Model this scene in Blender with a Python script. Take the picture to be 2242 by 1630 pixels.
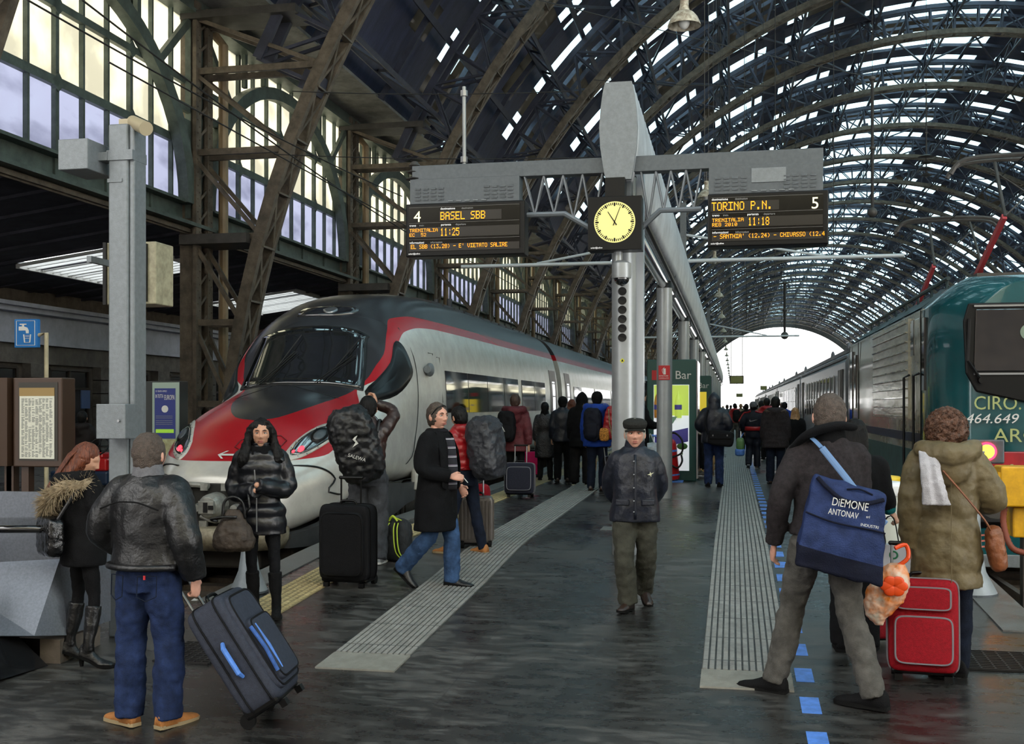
import bpy, math, random
from math import pi, sin, cos, sqrt, radians as R_
from mathutils import Vector, Matrix, noise
for o in list(bpy.data.objects): bpy.data.objects.remove(o)
S = bpy.context.scene
C = S.collection
random.seed(7)
V = Vector
# ---------------- camera ----------------
F = 2400.0; TH = math.atan(484/2400); HZ = 890.0
CAM = V((0, 0, 1.54))
cs, sn = cos(TH), sin(TH)
cd = bpy.data.cameras.new('camera'); cam = bpy.data.objects.new('camera', cd); C.objects.link(cam)
cam.location = CAM; cam.rotation_euler = (pi/2, 0, TH)
cd.sensor_width = 36; cd.lens = 36*F/2242; cd.shift_y = (HZ-815)/2242; cd.clip_end = 1500; cd.clip_start = .05
S.camera = cam
# ---------------- world and exposure ----------------
w = bpy.data.worlds.new('overcast_sky'); S.world = w; w.use_nodes = True
nt = w.node_tree; nt.nodes.clear()
wo = nt.nodes.new('ShaderNodeOutputWorld'); wb = nt.nodes.new('ShaderNodeBackground')
wb.inputs[0].default_value = (1, .99, .965, 1); wb.inputs[1].default_value = 1.0
nt.links.new(wb.outputs[0], wo.inputs[0])
S.view_settings.view_transform = 'Standard'; S.view_settings.look = 'None'
S.view_settings.exposure = 2.55; S.view_settings.gamma = 1; S.view_settings.use_curve_mapping = False
S.cycles.max_bounces = 6; S.cycles.diffuse_bounces = 3; S.cycles.transparent_max_bounces = 16
S.cycles.sample_clamp_indirect = 8; S.cycles.caustics_reflective = False; S.cycles.caustics_refractive = False

# ---------------- geometry of the place ----------------
def floorZ(Y):
    if Y > 13: return 0.0
    if Y > 11: return -.056*(13-Y)**2/4
    Y = max(Y, 1.0)
    return -.056*(12-Y)
def rd(px, py):
    xc = (px-1121)/F; zc = -(py-HZ)/F
    return V((cs*xc-sn, cs+sn*xc, zc))
def onY(px, py, Y): r = rd(px, py); return CAM+r*(Y/r.y)
def onX(px, py, X): r = rd(px, py); return CAM+r*(X/r.x)
def onD(px, py, d): return CAM+rd(px, py)*d
def onG(px, py):
    z = 0
    for i in range(30):
        r = rd(px, py); p = CAM+r*((z-CAM.z)/r.z); z = .5*z+.5*floorZ(p.y)
    p.z = floorZ(p.y); return p

# ---------------- helpers ----------------
def lin(c): return tuple(((x/255)/12.92 if x/255 <= .04045 else ((x/255+.055)/1.055)**2.4) for x in c)
MC = {}
def mat(name, rgb, rough=.6, metal=0, var=0, vs=6, bump=0, bs=40, emit=0, stretch=None, spec=.5, coat=0, rgb2=None, rvar=0):
    if name in MC: return MC[name]
    m = bpy.data.materials.new(name); m.use_nodes = True; n = m.node_tree.nodes; l = m.node_tree.links
    b = n['Principled BSDF']; c = lin(rgb)
    b.inputs['Base Color'].default_value = (*c, 1); b.inputs['Roughness'].default_value = rough
    b.inputs['Metallic'].default_value = metal; b.inputs['Specular IOR Level'].default_value = spec
    if coat: b.inputs['Coat Weight'].default_value = coat; b.inputs['Coat Roughness'].default_value = .05
    if emit: b.inputs['Emission Color'].default_value = (*c, 1); b.inputs['Emission Strength'].default_value = emit
    if var or bump or rvar:
        tc = n.new('ShaderNodeTexCoord'); mp = n.new('ShaderNodeMapping'); l.new(tc.outputs['Object'], mp.inputs[0])
        if stretch: mp.inputs['Scale'].default_value = stretch
    if var or rvar:
        t = n.new('ShaderNodeTexNoise'); t.inputs['Scale'].default_value = vs; t.inputs['Detail'].default_value = 6; t.inputs['Roughness'].default_value = .65
        l.new(mp.outputs[0], t.inputs['Vector'])
    if var:
        r = n.new('ShaderNodeValToRGB'); e = r.color_ramp.elements
        c2 = lin(rgb2) if rgb2 else tuple(x*(1-var) for x in c)
        c1 = c if rgb2 else tuple(min(1, x*(1+var*.6)) for x in c)
        e[0].position = .36; e[1].position = .64; e[0].color = (*c2, 1); e[1].color = (*c1, 1)
        l.new(t.outputs['Fac'], r.inputs[0]); l.new(r.outputs[0], b.inputs['Base Color'])
    if rvar:
        q = n.new('ShaderNodeMapRange'); q.inputs['From Min'].default_value = .3; q.inputs['From Max'].default_value = .7
        q.inputs['To Min'].default_value = max(.02, rough-rvar); q.inputs['To Max'].default_value = min(1, rough+rvar)
        l.new(t.outputs['Fac'], q.inputs[0]); l.new(q.outputs[0], b.inputs['Roughness'])
    if bump:
        t2 = n.new('ShaderNodeTexNoise'); t2.inputs['Scale'].default_value = bs; t2.inputs['Detail'].default_value = 4
        l.new(mp.outputs[0], t2.inputs['Vector']); bp = n.new('ShaderNodeBump'); bp.inputs['Strength'].default_value = bump
        bp.inputs['Distance'].default_value = .02; l.new(t2.outputs['Fac'], bp.inputs['Height']); l.new(bp.outputs[0], b.inputs['Normal'])
    MC[name] = m; return m
def glassy(name, rgb, transp, gloss=.12, stripe=None, trans_rgb=None):
    """sheet glass that lets daylight through: see-through + diffusing + a reflecting coat"""
    if name in MC: return MC[name]
    m = bpy.data.materials.new(name); m.use_nodes = True; n = m.node_tree.nodes; l = m.node_tree.links; n.clear()
    o = n.new('ShaderNodeOutputMaterial'); tr = n.new('ShaderNodeBsdfTransparent'); tl = n.new('ShaderNodeBsdfTranslucent'); gl = n.new('ShaderNodeBsdfGlossy')
    gl.inputs['Roughness'].default_value = .08
    c = lin(rgb); tl.inputs[0].default_value = (*c, 1); tr.inputs[0].default_value = (*(lin(trans_rgb) if trans_rgb else c), 1)
    a = n.new('ShaderNodeMixShader'); a.inputs[0].default_value = transp; l.new(tl.outputs[0], a.inputs[1]); l.new(tr.outputs[0], a.inputs[2])
    if stripe:
        tc = n.new('ShaderNodeTexCoord'); mp = n.new('ShaderNodeMapping'); mp.inputs['Scale'].default_value = stripe
        ns = n.new('ShaderNodeTexNoise'); ns.inputs['Scale'].default_value = 1; ns.inputs['Detail'].default_value = 5
        l.new(tc.outputs['Object'], mp.inputs[0]); l.new(mp.outputs[0], ns.inputs['Vector'])
        r = n.new('ShaderNodeValToRGB'); r.color_ramp.elements[0].position = .38; r.color_ramp.elements[1].position = .55
        r.color_ramp.elements[0].color = (c[0]*.7, c[1]*.7, c[2]*.72, 1); r.color_ramp.elements[1].color = (*c, 1)
        l.new(ns.outputs['Fac'], r.inputs[0]); l.new(r.outputs[0], tl.inputs[0])
    g = n.new('ShaderNodeMixShader'); g.inputs[0].default_value = gloss; l.new(a.outputs[0], g.inputs[1]); l.new(gl.outputs[0], g.inputs[2])
    l.new(g.outputs[0], o.inputs[0]); MC[name] = m; return m

WORLD = {}
def tag(o, label=None, cat=None, group=None, kind=None):
    if label: o['label'] = label
    if cat: o['category'] = cat
    if group: o['group'] = group
    if kind: o['kind'] = kind
    return o
def thing(name, label, cat, loc=(0, 0, 0), rz=0, group=None, kind=None, world=False):
    o = bpy.data.objects.new(name, None); C.objects.link(o); o.empty_display_size = .1
    o.location = loc; o.rotation_euler = (0, 0, rz); tag(o, label, cat, group, kind)
    if world: WORLD[o.name] = V(loc)
    return o
def kids(o): return [x for x in bpy.data.objects if x.parent == o]
TREE = {}
def dup(root, loc=None, rz=None, label=None, group=None, scale=None):
    def cp(o, par):
        c = o.copy(); C.objects.link(c)
        if par: c.parent = par
        for k in TREE.get(o.name, []): cp(k, c)
        return c
    r = cp(root, None)
    if loc is not None: r.location = loc
    if rz is not None: r.rotation_euler = (0, 0, rz)
    if scale: r.scale = (scale,)*3
    if label: r['label'] = label
    if group: r['group'] = group
    return r
def frame(d, up=V((0, 0, 1))):
    d = d.normalized()
    if abs(d.dot(up)) > .98: up = V((0, 1, 0)) if abs(d.y) < .9 else V((1, 0, 0))
    x = d.cross(up).normalized(); y = x.cross(d).normalized(); return x, y, d
class MB:
    def __init__(s): s.v = []; s.f = []; s.mi = []; s.cur = 0
    def add(s, vs, fs):
        b = len(s.v); s.v += [tuple(x) for x in vs]; s.f += [tuple(i+b for i in f) for f in fs]; s.mi += [s.cur]*len(fs); return s
    def box(s, c, d, rot=None):
        c = V(c); hx, hy, hz = d[0]/2, d[1]/2, d[2]/2
        vs = [V((x*hx, y*hy, z*hz)) for z in (-1, 1) for y in (-1, 1) for x in (-1, 1)]
        if rot is not None: vs = [rot @ v for v in vs]
        return s.add([v+c for v in vs], [(0, 2, 3, 1), (4, 5, 7, 6), (0, 1, 5, 4), (2, 6, 7, 3), (0, 4, 6, 2), (1, 3, 7, 5)])
    def bb(s, a, b): # box from min / max corners
        return s.box([(a[i]+b[i])/2 for i in range(3)], [b[i]-a[i] for i in range(3)])
    def beam(s, p, q, w, h, up=V((0, 0, 1))):
        p, q = V(p), V(q); x, y, d = frame(q-p, up)
        vs = [e+x*(sx*w/2)+y*(sy*h/2) for e in (p, q) for sx, sy in ((-1, -1), (1, -1), (1, 1), (-1, 1))]
        return s.add(vs, [(3, 2, 1, 0), (4, 5, 6, 7)]+[(i, (i+1) % 4, (i+1) % 4+4, i+4) for i in range(4)])
    def tube(s, p, q, r, r2=None, n=10, cap=True):
        p, q = V(p), V(q); r2 = r if r2 is None else r2; x, y, d = frame(q-p)
        vs = [e+(x*cos(2*pi*i/n)+y*sin(2*pi*i/n))*rr for e, rr in ((p, r), (q, r2)) for i in range(n)]
        fs = [(i, (i+1) % n, (i+1) % n+n, i+n) for i in range(n)]
        if cap: fs += [tuple(range(n-1, -1, -1)), tuple(range(n, 2*n))]
        return s.add(vs, fs)
    def loft(s, rings, cap=True, closed=True):
        n = len(rings[0]); vs = [v for r in rings for v in r]; fs = []
        for k in range(len(rings)-1):
            for i in range(n if closed else n-1):
                j = (i+1) % n; fs.append((k*n+i, k*n+j, (k+1)*n+j, (k+1)*n+i))
        if cap: fs += [tuple(range(n-1, -1, -1)), tuple(range((len(rings)-1)*n, len(rings)*n))]
        return s.add(vs, fs)
    def path(s, pts, rad, n=10, sub=0, round_ends=False, flat=1.0, up=V((0, 0, 1))):
        pts = [V(p) for p in pts]
        if not hasattr(rad, '__len__'): rad = [rad]*len(pts)
        rad = list(rad)
        if sub: pts, rad = smooth(pts, rad, sub)
        if round_ends:
            d0 = (pts[0]-pts[1]).normalized(); d1 = (pts[-1]-pts[-2]).normalized()
            P = [pts[0]+d0*rad[0]*.85, pts[0]+d0*rad[0]*.55]+pts+[pts[-1]+d1*rad[-1]*.55, pts[-1]+d1*rad[-1]*.85]
            rad = [rad[0]*.3, rad[0]*.8]+rad+[rad[-1]*.8, rad[-1]*.3]; pts = P
        rings = []; x = None
        for i, p in enumerate(pts):
            d = (pts[min(i+1, len(pts)-1)]-pts[max(i-1, 0)])
            if d.length < 1e-9: d = V((0, 0, 1))
            if x is None: x, y, d = frame(d, up)
            else:
                d.normalize(); x = (x-d*x.dot(d)).normalized(); y = x.cross(d).normalized()
            rings.append([p+x*cos(2*pi*k/n)*rad[i]+y*sin(2*pi*k/n)*rad[i]*flat for k in range(n)])
        return s.loft(rings)
    def ell(s, c, r, nu=16, nv=10, rot=None):
        c = V(c); vs = []; fs = []
        for j in range(1, nv):
            t = pi*j/nv
            for i in range(nu):
                a = 2*pi*i/nu; v = V((r[0]*sin(t)*cos(a), r[1]*sin(t)*sin(a), r[2]*cos(t))); vs.append(v)
        vs.append(V((0, 0, r[2]))); vs.append(V((0, 0, -r[2])))
        if rot is not None: vs = [rot @ v for v in vs]
        vs = [v+c for v in vs]
        for j in range(nv-2):
            for i in range(nu):
                k = (i+1) % nu; fs.append((j*nu+i, (j+1)*nu+i, (j+1)*nu+k, j*nu+k))
        T = len(vs)-2
        for i in range(nu):
            k = (i+1) % nu; fs.append((T, i, k)); fs.append((T+1, (nv-2)*nu+k, (nv-2)*nu+i))
        return s.add(vs, fs)
    def prism(s, poly, ext):
        n = len(poly); ext = V(ext); a = [V(p) for p in poly]
        return s.add(a+[p+ext for p in a], [tuple(range(n-1, -1, -1)), tuple(range(n, 2*n))]+[(i, (i+1) % n, (i+1) % n+n, i+n) for i in range(n)])
    def lathe(s, prof, c=(0, 0, 0), n=20, rot=None):
        c = V(c); rings = []
        for r, z in prof:
            rg = [V((r*cos(2*pi*i/n), r*sin(2*pi*i/n), z)) for i in range(n)]
            if rot is not None: rg = [rot @ v for v in rg]
            rings.append([v+c for v in rg])
        return s.loft(rings)
    def grid(s, fn, nu, nv, closed=False):
        vs = [fn(i/nu, j/nv) for j in range(nv+1) for i in range(nu+1)]
        return s.add(vs, [(j*(nu+1)+i, j*(nu+1)+i+1, (j+1)*(nu+1)+i+1, (j+1)*(nu+1)+i) for j in range(nv) for i in range(nu)])
    def build(s, name, m, parent=None, smooth=False, bevel=0, kind=None, attrs=None):
        me = bpy.data.meshes.new(name)
        vs = s.v; off = None
        if parent is not None:
            q = parent
            while q.parent: q = q.parent
            off = WORLD.get(q.name)
        if off is not None: vs = [(v[0]-off[0], v[1]-off[1], v[2]-off[2]) for v in vs]
        me.from_pydata(vs, [], s.f); me.update()
        for x in (m if isinstance(m, (list, tuple)) else [m]): me.materials.append(x)
        if any(s.mi): me.polygons.foreach_set('material_index', s.mi)
        if smooth: me.polygons.foreach_set('use_smooth', [True]*len(s.f)); 
        if attrs:
            for k, vals in attrs.items():
                at = me.attributes.new(k, 'FLOAT', 'POINT'); at.data.foreach_set('value', vals)
        o = bpy.data.objects.new(name, me); C.objects.link(o)
        if parent is not None: o.parent = parent; TREE.setdefault(parent.name, []).append(o)
        if smooth == 2:
            me.polygons.foreach_set('use_smooth', [True]*len(s.f)); autosmooth(me, 40)
        if bevel:
            b = o.modifiers.new('b', 'BEVEL'); b.width = bevel; b.segments = 2; b.limit_method = 'ANGLE'
        if kind: o['kind'] = kind
        return o
def autosmooth(me, deg):
    me.update()
    import bmesh
    bm = bmesh.new(); bm.from_mesh(me)
    for e in bm.edges:
        if len(e.link_faces) == 2 and e.calc_face_angle(0) > R_(deg): e.smooth = False
    bm.to_mesh(me); bm.free()
def smooth(pts, rad, sub):
    P = []; Rr = []
    n = len(pts)
    for i in range(n-1):
        p0, p1, p2, p3 = pts[max(i-1, 0)], pts[i], pts[i+1], pts[min(i+2, n-1)]
        for k in range(sub):
            t = k/sub; t2 = t*t; t3 = t2*t
            P.append(.5*((2*p1)+(p2-p0)*t+(2*p0-5*p1+4*p2-p3)*t2+(3*p1-p0-3*p2+p3)*t3)); Rr.append(rad[i]+(rad[i+1]-rad[i])*(t*t*(3-2*t)))
    P.append(pts[-1]); Rr.append(rad[-1]); return P, Rr
def rm(ax, deg): return Matrix.Rotation(R_(deg), 3, ax)
def text(body, size, m, parent, loc, rot=(pi/2, 0, 0), name='lettering', ext=.002, align='LEFT', sx=1, world=True, shear=0):
    c = bpy.data.curves.new(name, 'FONT'); c.body = body; c.size = size; c.extrude = ext; c.align_x = align; c.shear = shear; c.resolution_u = 3
    c.materials.append(m); tmp = bpy.data.objects.new(name, c); C.objects.link(tmp)
    me = bpy.data.meshes.new_from_object(tmp); bpy.data.objects.remove(tmp); me.name = name
    if not len(me.materials): me.materials.append(m)
    o = bpy.data.objects.new(name, me); C.objects.link(o)
    loc = V(loc)
    if parent is not None:
        q = parent
        while q.parent: q = q.parent
        if q.name in WORLD: loc = loc-WORLD[q.name]
        o.parent = parent; TREE.setdefault(parent.name, []).append(o)
    o.location = loc; o.rotation_euler = rot; o.scale = (sx, 1, 1); return o
# shared materials
M_iron = mat('painted_iron', (94, 84, 72), .55, .15, var=.45, vs=3, bump=.3, bs=30)
M_iron2 = mat('dark_iron', (72, 69, 66), .5, .3, var=.35, vs=2)
M_green = mat('green_iron', (78, 88, 82), .5, .2, var=.35, vs=2.5, bump=.2)
M_black = mat('black_plastic', (8, 8, 9), .4, spec=.25)
M_blackmat = mat('black_rubber', (8, 8, 8), .8, spec=.2)
M_steel = mat('brushed_steel', (150, 152, 155), .3, .8)
M_greyp = mat('grey_paint', (118, 124, 128), .45, .3, var=.12, vs=25, bump=.15, bs=120)
M_greyd = mat('dark_grey_paint', (84, 90, 95), .45, .3, var=.12, vs=25, bump=.1, bs=120)
M_white = mat('white_paint', (205, 205, 200), .5)
M_chrome = mat('chrome', (200, 200, 205), .12, 1)
# ================= SETTING =================
L_END = 328.0
PLX0, PLX1 = -4.6, 2.33
# platform floor
M_floor = bpy.data.materials.new('wet_dark_paving'); M_floor.use_nodes = True
def floor_mat(m):
    n = m.node_tree.nodes; l = m.node_tree.links; b = n['Principled BSDF']
    tc = n.new('ShaderNodeTexCoord')
    def noi(scale, det=6, st=None, ro=.6):
        mp = n.new('ShaderNodeMapping'); l.new(tc.outputs['Object'], mp.inputs[0])
        if st: mp.inputs['Scale'].default_value = st
        t = n.new('ShaderNodeTexNoise'); t.inputs['Scale'].default_value = scale; t.inputs['Detail'].default_value = det; t.inputs['Roughness'].default_value = ro
        l.new(mp.outputs[0], t.inputs['Vector']); return t.outputs['Fac']
    big = noi(.55, 5, (1, .6, 1)); mid = noi(7, 8, (.5, 1.4, 1), .7); fine = noi(90, 4)
    def mr(v, a, b_, c, d):
        q = n.new('ShaderNodeMapRange'); l.new(v, q.inputs[0])
        for i, x in enumerate((a, b_, c, d)): q.inputs[i+1].default_value = x
        return q.outputs[0]
    def mth(op, a, b_):
        q = n.new('ShaderNodeMath'); q.operation = op
        for i, x in enumerate((a, b_)):
            if isinstance(x, (int, float)): q.inputs[i].default_value = x
            else: l.new(x, q.inputs[i])
        return q.outputs[0]
    # paving joints: transverse lines and a few lengthwise ones
    sx = n.new('ShaderNodeSeparateXYZ'); l.new(tc.outputs['Object'], sx.inputs[0])
    def joint(v, per, wd):
        f = mth('FRACT', mth('DIVIDE', v, per), 0); d = mth('ABSOLUTE', mth('SUBTRACT', f, .5), 0); return mth('GREATER_THAN', d, .5-wd/per/2)
    j = mth('MAXIMUM', joint(sx.outputs[1], 1.32, .012), mth('MULTIPLY', joint(sx.outputs[0], 1.8, .01), .6))
    r = n.new('ShaderNodeValToRGB'); cr = r.color_ramp; cr.elements[0].position = .25; cr.elements[0].color = (.0095, .0092, .0088, 1)
    cr.elements[1].position = .8; cr.elements[1].color = (.098, .094, .088, 1); e = cr.elements.new(.52); e.color = (.030, .029, .0275, 1)
    v = mth('ADD', mth('MULTIPLY', big, .45), mth('ADD', mth('MULTIPLY', mid, .45), mth('MULTIPLY', fine, .10)))
    l.new(mr(v, .34, .66, 0, 1), r.inputs[0])
    mx = n.new('ShaderNodeMix'); mx.data_type = 'RGBA'; l.new(mth('MULTIPLY', j, .75), mx.inputs[0]); l.new(r.outputs[0], mx.inputs[6]); mx.inputs[7].default_value = (.008, .008, .008, 1)
    l.new(mx.outputs[2], b.inputs['Base Color'])
    l.new(mr(mth('ADD', mth('MULTIPLY', big, .6), mth('MULTIPLY', mid, .4)), .38, .62, .13, .52), b.inputs['Roughness'])
    bp = n.new('ShaderNodeBump'); bp.inputs['Strength'].default_value = .25; bp.inputs['Distance'].default_value = .01
    l.new(mth('ADD', mth('MULTIPLY', fine, .35), mth('MULTIPLY', mid, .8)), bp.inputs['Height']); l.new(bp.outputs[0], b.inputs['Normal'])
floor_mat(M_floor)
YS = [-8, -2, 0, 2, 4, 6, 7, 8, 8.6, 9.2, 10, 11, 11.5, 12, 12.5, 13, 20, 40, 80, 160, L_END+60]
def yrun(a, b): return [a]+[y for y in YS if a < y < b]+[b]
def ribbon(mb, x0, x1, y0, y1, top, thick):
    ys = yrun(y0, y1)
    mb.loft([[V((x0, y, floorZ(y)+top-thick)), V((x0, y, floorZ(y)+top)), V((x1, y, floorZ(y)+top)), V((x1, y, floorZ(y)+top-thick))] for y in ys])
mb = MB(); ribbon(mb, PLX0, PLX1, 8.6, L_END+60, 0, .9); mb.build('floor', M_floor, kind='structure')
mb = MB(); ribbon(mb, -26, 14, -8, 8.6, 0, .9); mb.build('floor', M_floor, kind='structure')
mb = MB(); ribbon(mb, -26, -11.2, 8.6, L_END, 0, .9); mb.build('floor', M_floor, kind='structure')
# platform edge stones
M_edge = mat('platform_edge_stone', (104, 104, 102), .5, var=.35, vs=4, bump=.3, bs=60, rvar=.15)
for x0, x1 in ((PLX0-.01, PLX0+.32), (PLX1-.32, PLX1+.01), (-11.5, -11.19)):
    mb = MB(); ribbon(mb, x0, x1, 8.9 if x0 < 0 else 8.9, L_END+60, .012, .03); tag(mb.build('trim_platform_edge', M_edge), kind='structure')
# ballast / track bed
M_ballast = mat('track_ballast', (92, 86, 78), .85, var=.7, vs=14, bump=1.0, bs=22)
mb = MB(); mb.grid(lambda u, v: V((-11.2+6.6*u, 8.6+(L_END+60)*v**2.2, -.82+.05*noise.noise(V((u*18, v*160, 0))))), 24, 240)
tag(mb.build('track_ballast', M_ballast, smooth=True), 'dirty stone ballast between the rails under the silver and red train', 'ballast', kind='stuff')
mb = MB(); mb.grid(lambda u, v: V((2.33+36*u**1.4, 8.6+(L_END+60)*v**2.2, -.82+.05*noise.noise(V((u*30, v*160, 5))))), 40, 240)
tag(mb.build('track_ballast', M_ballast, smooth=True), 'littered ballast with torn paper beside the green locomotive', 'ballast', kind='stuff')
M_rail = mat('rail_steel', (120, 112, 104), .3, .8, var=.3, vs=4)
M_sleeper = mat('old_timber_sleeper', (74, 64, 54), .85, var=.4, vs=6, bump=.5)
for cx, lab in ((-6.15, 'steel rail track carrying the silver and red train'), (3.95, 'steel rail track carrying the green locomotive'),
                (11.2, 'empty steel rail track beyond the green locomotive')):
    t = thing('railway_track', lab, 'railway track', (cx, 9.0, -.85), world=True)
    for sx in (-.75, .75):
        mb = MB(); prof = [(-.07, 0), (-.07, .02), (-.015, .04), (-.015, .12), (-.036, .13), (-.036, .17), (.036, .17), (.036, .13), (.015, .12), (.015, .04), (.07, .02), (.07, 0)]
        mb.prism([(cx+sx+a, 8.7, -.75+b) for a, b in prof][::-1], (0, L_END+50, 0)); mb.build('rail', M_rail, t)
    for k in range(60 if cx < 10 else 20):
        if k == 0: mb = MB(); mb.box((cx, 9.2, -.79), (2.5, .24, .12)); s0 = mb.build('sleeper', M_sleeper, t)
        else:
            s1 = s0.copy(); C.objects.link(s1); s1.location = (0, k*.62, 0)
# torn paper and snow lumps
M_paper = mat('paper_scraps', (200, 200, 198), .8)
random.seed(3)
mb = MB()
for i in range(260):
    x = random.choice([random.uniform(2.4, 4.6), random.uniform(-6.8, -4.7)]); y = random.uniform(8.8, 12.5)
    mb.box((x, y, -.77), (random.uniform(.02, .09), random.uniform(.02, .08), .012), rm('Z', random.uniform(0, 180)) @ rm('X', random.uniform(-30, 30)))
tag(mb.build('litter', M_paper), 'scattered white paper scraps on the track bed near the platform', 'litter', kind='stuff')

# tactile strips with raised bars
def strip_mat(name, c1, c2, per, wd):
    m = mat(name, c1, .55, var=.25, vs=9, bump=.3, bs=80)
    n = m.node_tree.nodes; l = m.node_tree.links; b = n['Principled BSDF']
    tc = n.new('ShaderNodeTexCoord'); sx = n.new('ShaderNodeSeparateXYZ'); l.new(tc.outputs['Object'], sx.inputs[0])
    def mth(op, a, v):
        q = n.new('ShaderNodeMath'); q.operation = op; l.new(a, q.inputs[0]); q.inputs[1].default_value = v; return q.outputs[0]
    j = mth('GREATER_THAN', mth('ABSOLUTE', mth('SUBTRACT', mth('FRACT', mth('DIVIDE', sx.outputs[1], per), 0), .5), 0), .5-wd/per/2)
    old = b.inputs['Base Color'].links[0].from_socket
    mx = n.new('ShaderNodeMix'); mx.data_type = 'RGBA'; l.new(j, mx.inputs[0]); l.new(old, mx.inputs[6]); mx.inputs[7].default_value = (*lin(c2), 1)
    l.new(mx.outputs[2], b.inputs['Base Color']); return m
M_tact = strip_mat('tactile_tile', (142, 140, 135), (60, 60, 60), .6, .012)
M_groove = mat('tactile_groove', (78, 78, 77), .6, var=.3, vs=10)
M_tactplain = mat('tactile_plain', (132, 130, 122), .6, var=.2, vs=8, bump=.2, bs=90)
def tactile(x0, x1, y0, y1, lab, skew=None):
    t = thing('tactile_strip', lab, 'tactile paving', ((x0+x1)/2, y0, floorZ(y0)), world=True)
    sk = skew or (lambda y: 0)
    def rib(a, b, top, thick, ya, yb):
        mb = MB(); ys = yrun(ya, yb); n2 = []
        for y in ys: n2.append(y)
        ys = sorted(set(n2+[ya+(yb-ya)*k/24*(k/24) for k in range(25)]))
        mb.loft([[V((a+sk(y), y, floorZ(y)+top-thick)), V((a+sk(y), y, floorZ(y)+top)), V((b+sk(y), y, floorZ(y)+top)), V((b+sk(y), y, floorZ(y)+top-thick))] for y in ys]); return mb
    rib(x0, x1, .006, .01, y0+.38, y1).build('base', M_groove, t)
    rib(x0, x1, .012, .02, y0, y0+.38).build('end_tile', M_tactplain, t)
    al = MB(); N = 13; w_ = (x1-x0)/N
    for k in range(N):
        q = rib(x0+k*w_+w_*.16, x0+(k+1)*w_-w_*.14, .014, .01, y0+.39, y1); al.add(q.v, q.f)
    al.build('raised_bars', M_tact, t); return t
tactile(-.21, .38, 7.15, 150, 'long grey ribbed tactile strip beside the blue dashes')
def sk(y): return -.0 if y < 10 else -.018*(min(y, 23)-10)
tactile(-2.83, -2.26, 7.15, 120, 'long grey ribbed tactile strip leading toward the standing crowd', sk)
M_yel = mat('yellow_tactile', (150, 134, 96), .6, var=.3, vs=10)
M_yel2 = mat('yellow_tactile_domes', (186, 168, 122), .55, var=.25, vs=12)
t = thing('yellow_tactile_strip', 'faded yellow studded warning strip along the left platform edge', 'tactile paving', (-3.9, 9, floorZ(9)), world=True)
mb = MB(); ribbon(mb, -4.1, -3.7, 8.2, 200, .006, .01); mb.build('base', M_yel, t)
mb = MB()
for k in range(int(12/.066)):
    y = 8.25+k*.066
    for i in range(6):
        x = -4.066+i*.066; z = floorZ(y)+.006; r = .022
        mb.add([V((x-r, y-r, z)), V((x+r, y-r, z)), V((x+r, y+r, z)), V((x-r, y+r, z)), V((x-r*.5, y-r*.5, z+.008)), V((x+r*.5, y-r*.5, z+.008)), V((x+r*.5, y+r*.5, z+.008)), V((x-r*.5, y+r*.5, z+.008))],
               [(0, 1, 5, 4), (1, 2, 6, 5), (2, 3, 7, 6), (3, 0, 4, 7), (4, 5, 6, 7)])
tag(mb.build('studs', M_yel2, t), kind='stuff')
# blue dashes
M_blue = mat('blue_marking_tape', (84, 132, 214), .45, var=.25, vs=14)
y = 5.52; k = 0
first = None
while y < 44:
    mb = MB(); mb.loft([[V((.405, yy, floorZ(yy)-.004)), V((.405, yy, floorZ(yy)+.003)), V((.52, yy, floorZ(yy)+.003)), V((.52, yy, floorZ(yy)-.004))] for yy in (y, y+.3)])
    lab = 'blue rectangular floor marking in the dashed line beside the ribbed strip'
    if k == 0: lab = 'blue floor dash nearest the bottom edge of the picture'
    tag(mb.build('floor_marking', M_blue), lab, 'floor marking', 'blue dashes along the platform'); y += .62; k += 1
# drain gratings
M_cast = mat('cast_iron', (44, 44, 45), .45, .5, var=.3, vs=20)
def grating(px, py, w_, l_, lab):
    p = onG(px, py); t = thing('drain_grating', lab, 'grating', p, world=True); mb = MB()
    nx = 7
    for i in range(nx+1): x = p.x-w_/2+w_*i/nx; mb.beam((x, p.y-l_/2, floorZ(p.y-l_/2)+.008), (x, p.y+l_/2, floorZ(p.y+l_/2)+.008), .012, .012)
    for i in range(12): yy = p.y-l_/2+l_*i/11; mb.beam((p.x-w_/2, yy, floorZ(yy)+.009), (p.x+w_/2, yy, floorZ(yy)+.009), .012, .014)
    mb.build('bars', M_cast, t); mb = MB(); mb.loft([[V((p.x-w_/2, yy, floorZ(yy)-.01)), V((p.x-w_/2, yy, floorZ(yy)+.004)), V((p.x+w_/2, yy, floorZ(yy)+.004)), V((p.x+w_/2, yy, floorZ(yy)-.01))] for yy in (p.y-l_/2, p.y+l_/2)]); mb.build('plate', M_black, t)
grating(432, 1432, .42, .5, 'square iron grating in the floor behind the grey suitcase')
grating(2180, 1450, .62, .45, 'iron grating in the wet floor beside the woman in the olive coat')
mb = MB(); p = onG(1338, 1158); mb.loft([[V((p.x-.12, yy, floorZ(yy)-.004)), V((p.x-.12, yy, floorZ(yy)+.004)), V((p.x+.12, yy, floorZ(yy)+.004)), V((p.x+.12, yy, floorZ(yy)-.004))] for yy in (p.y-.2, p.y+.2)])
tag(mb.build('manhole_cover', M_edge), 'small grey floor hatch left of the man in the flat cap', 'floor hatch')

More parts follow.
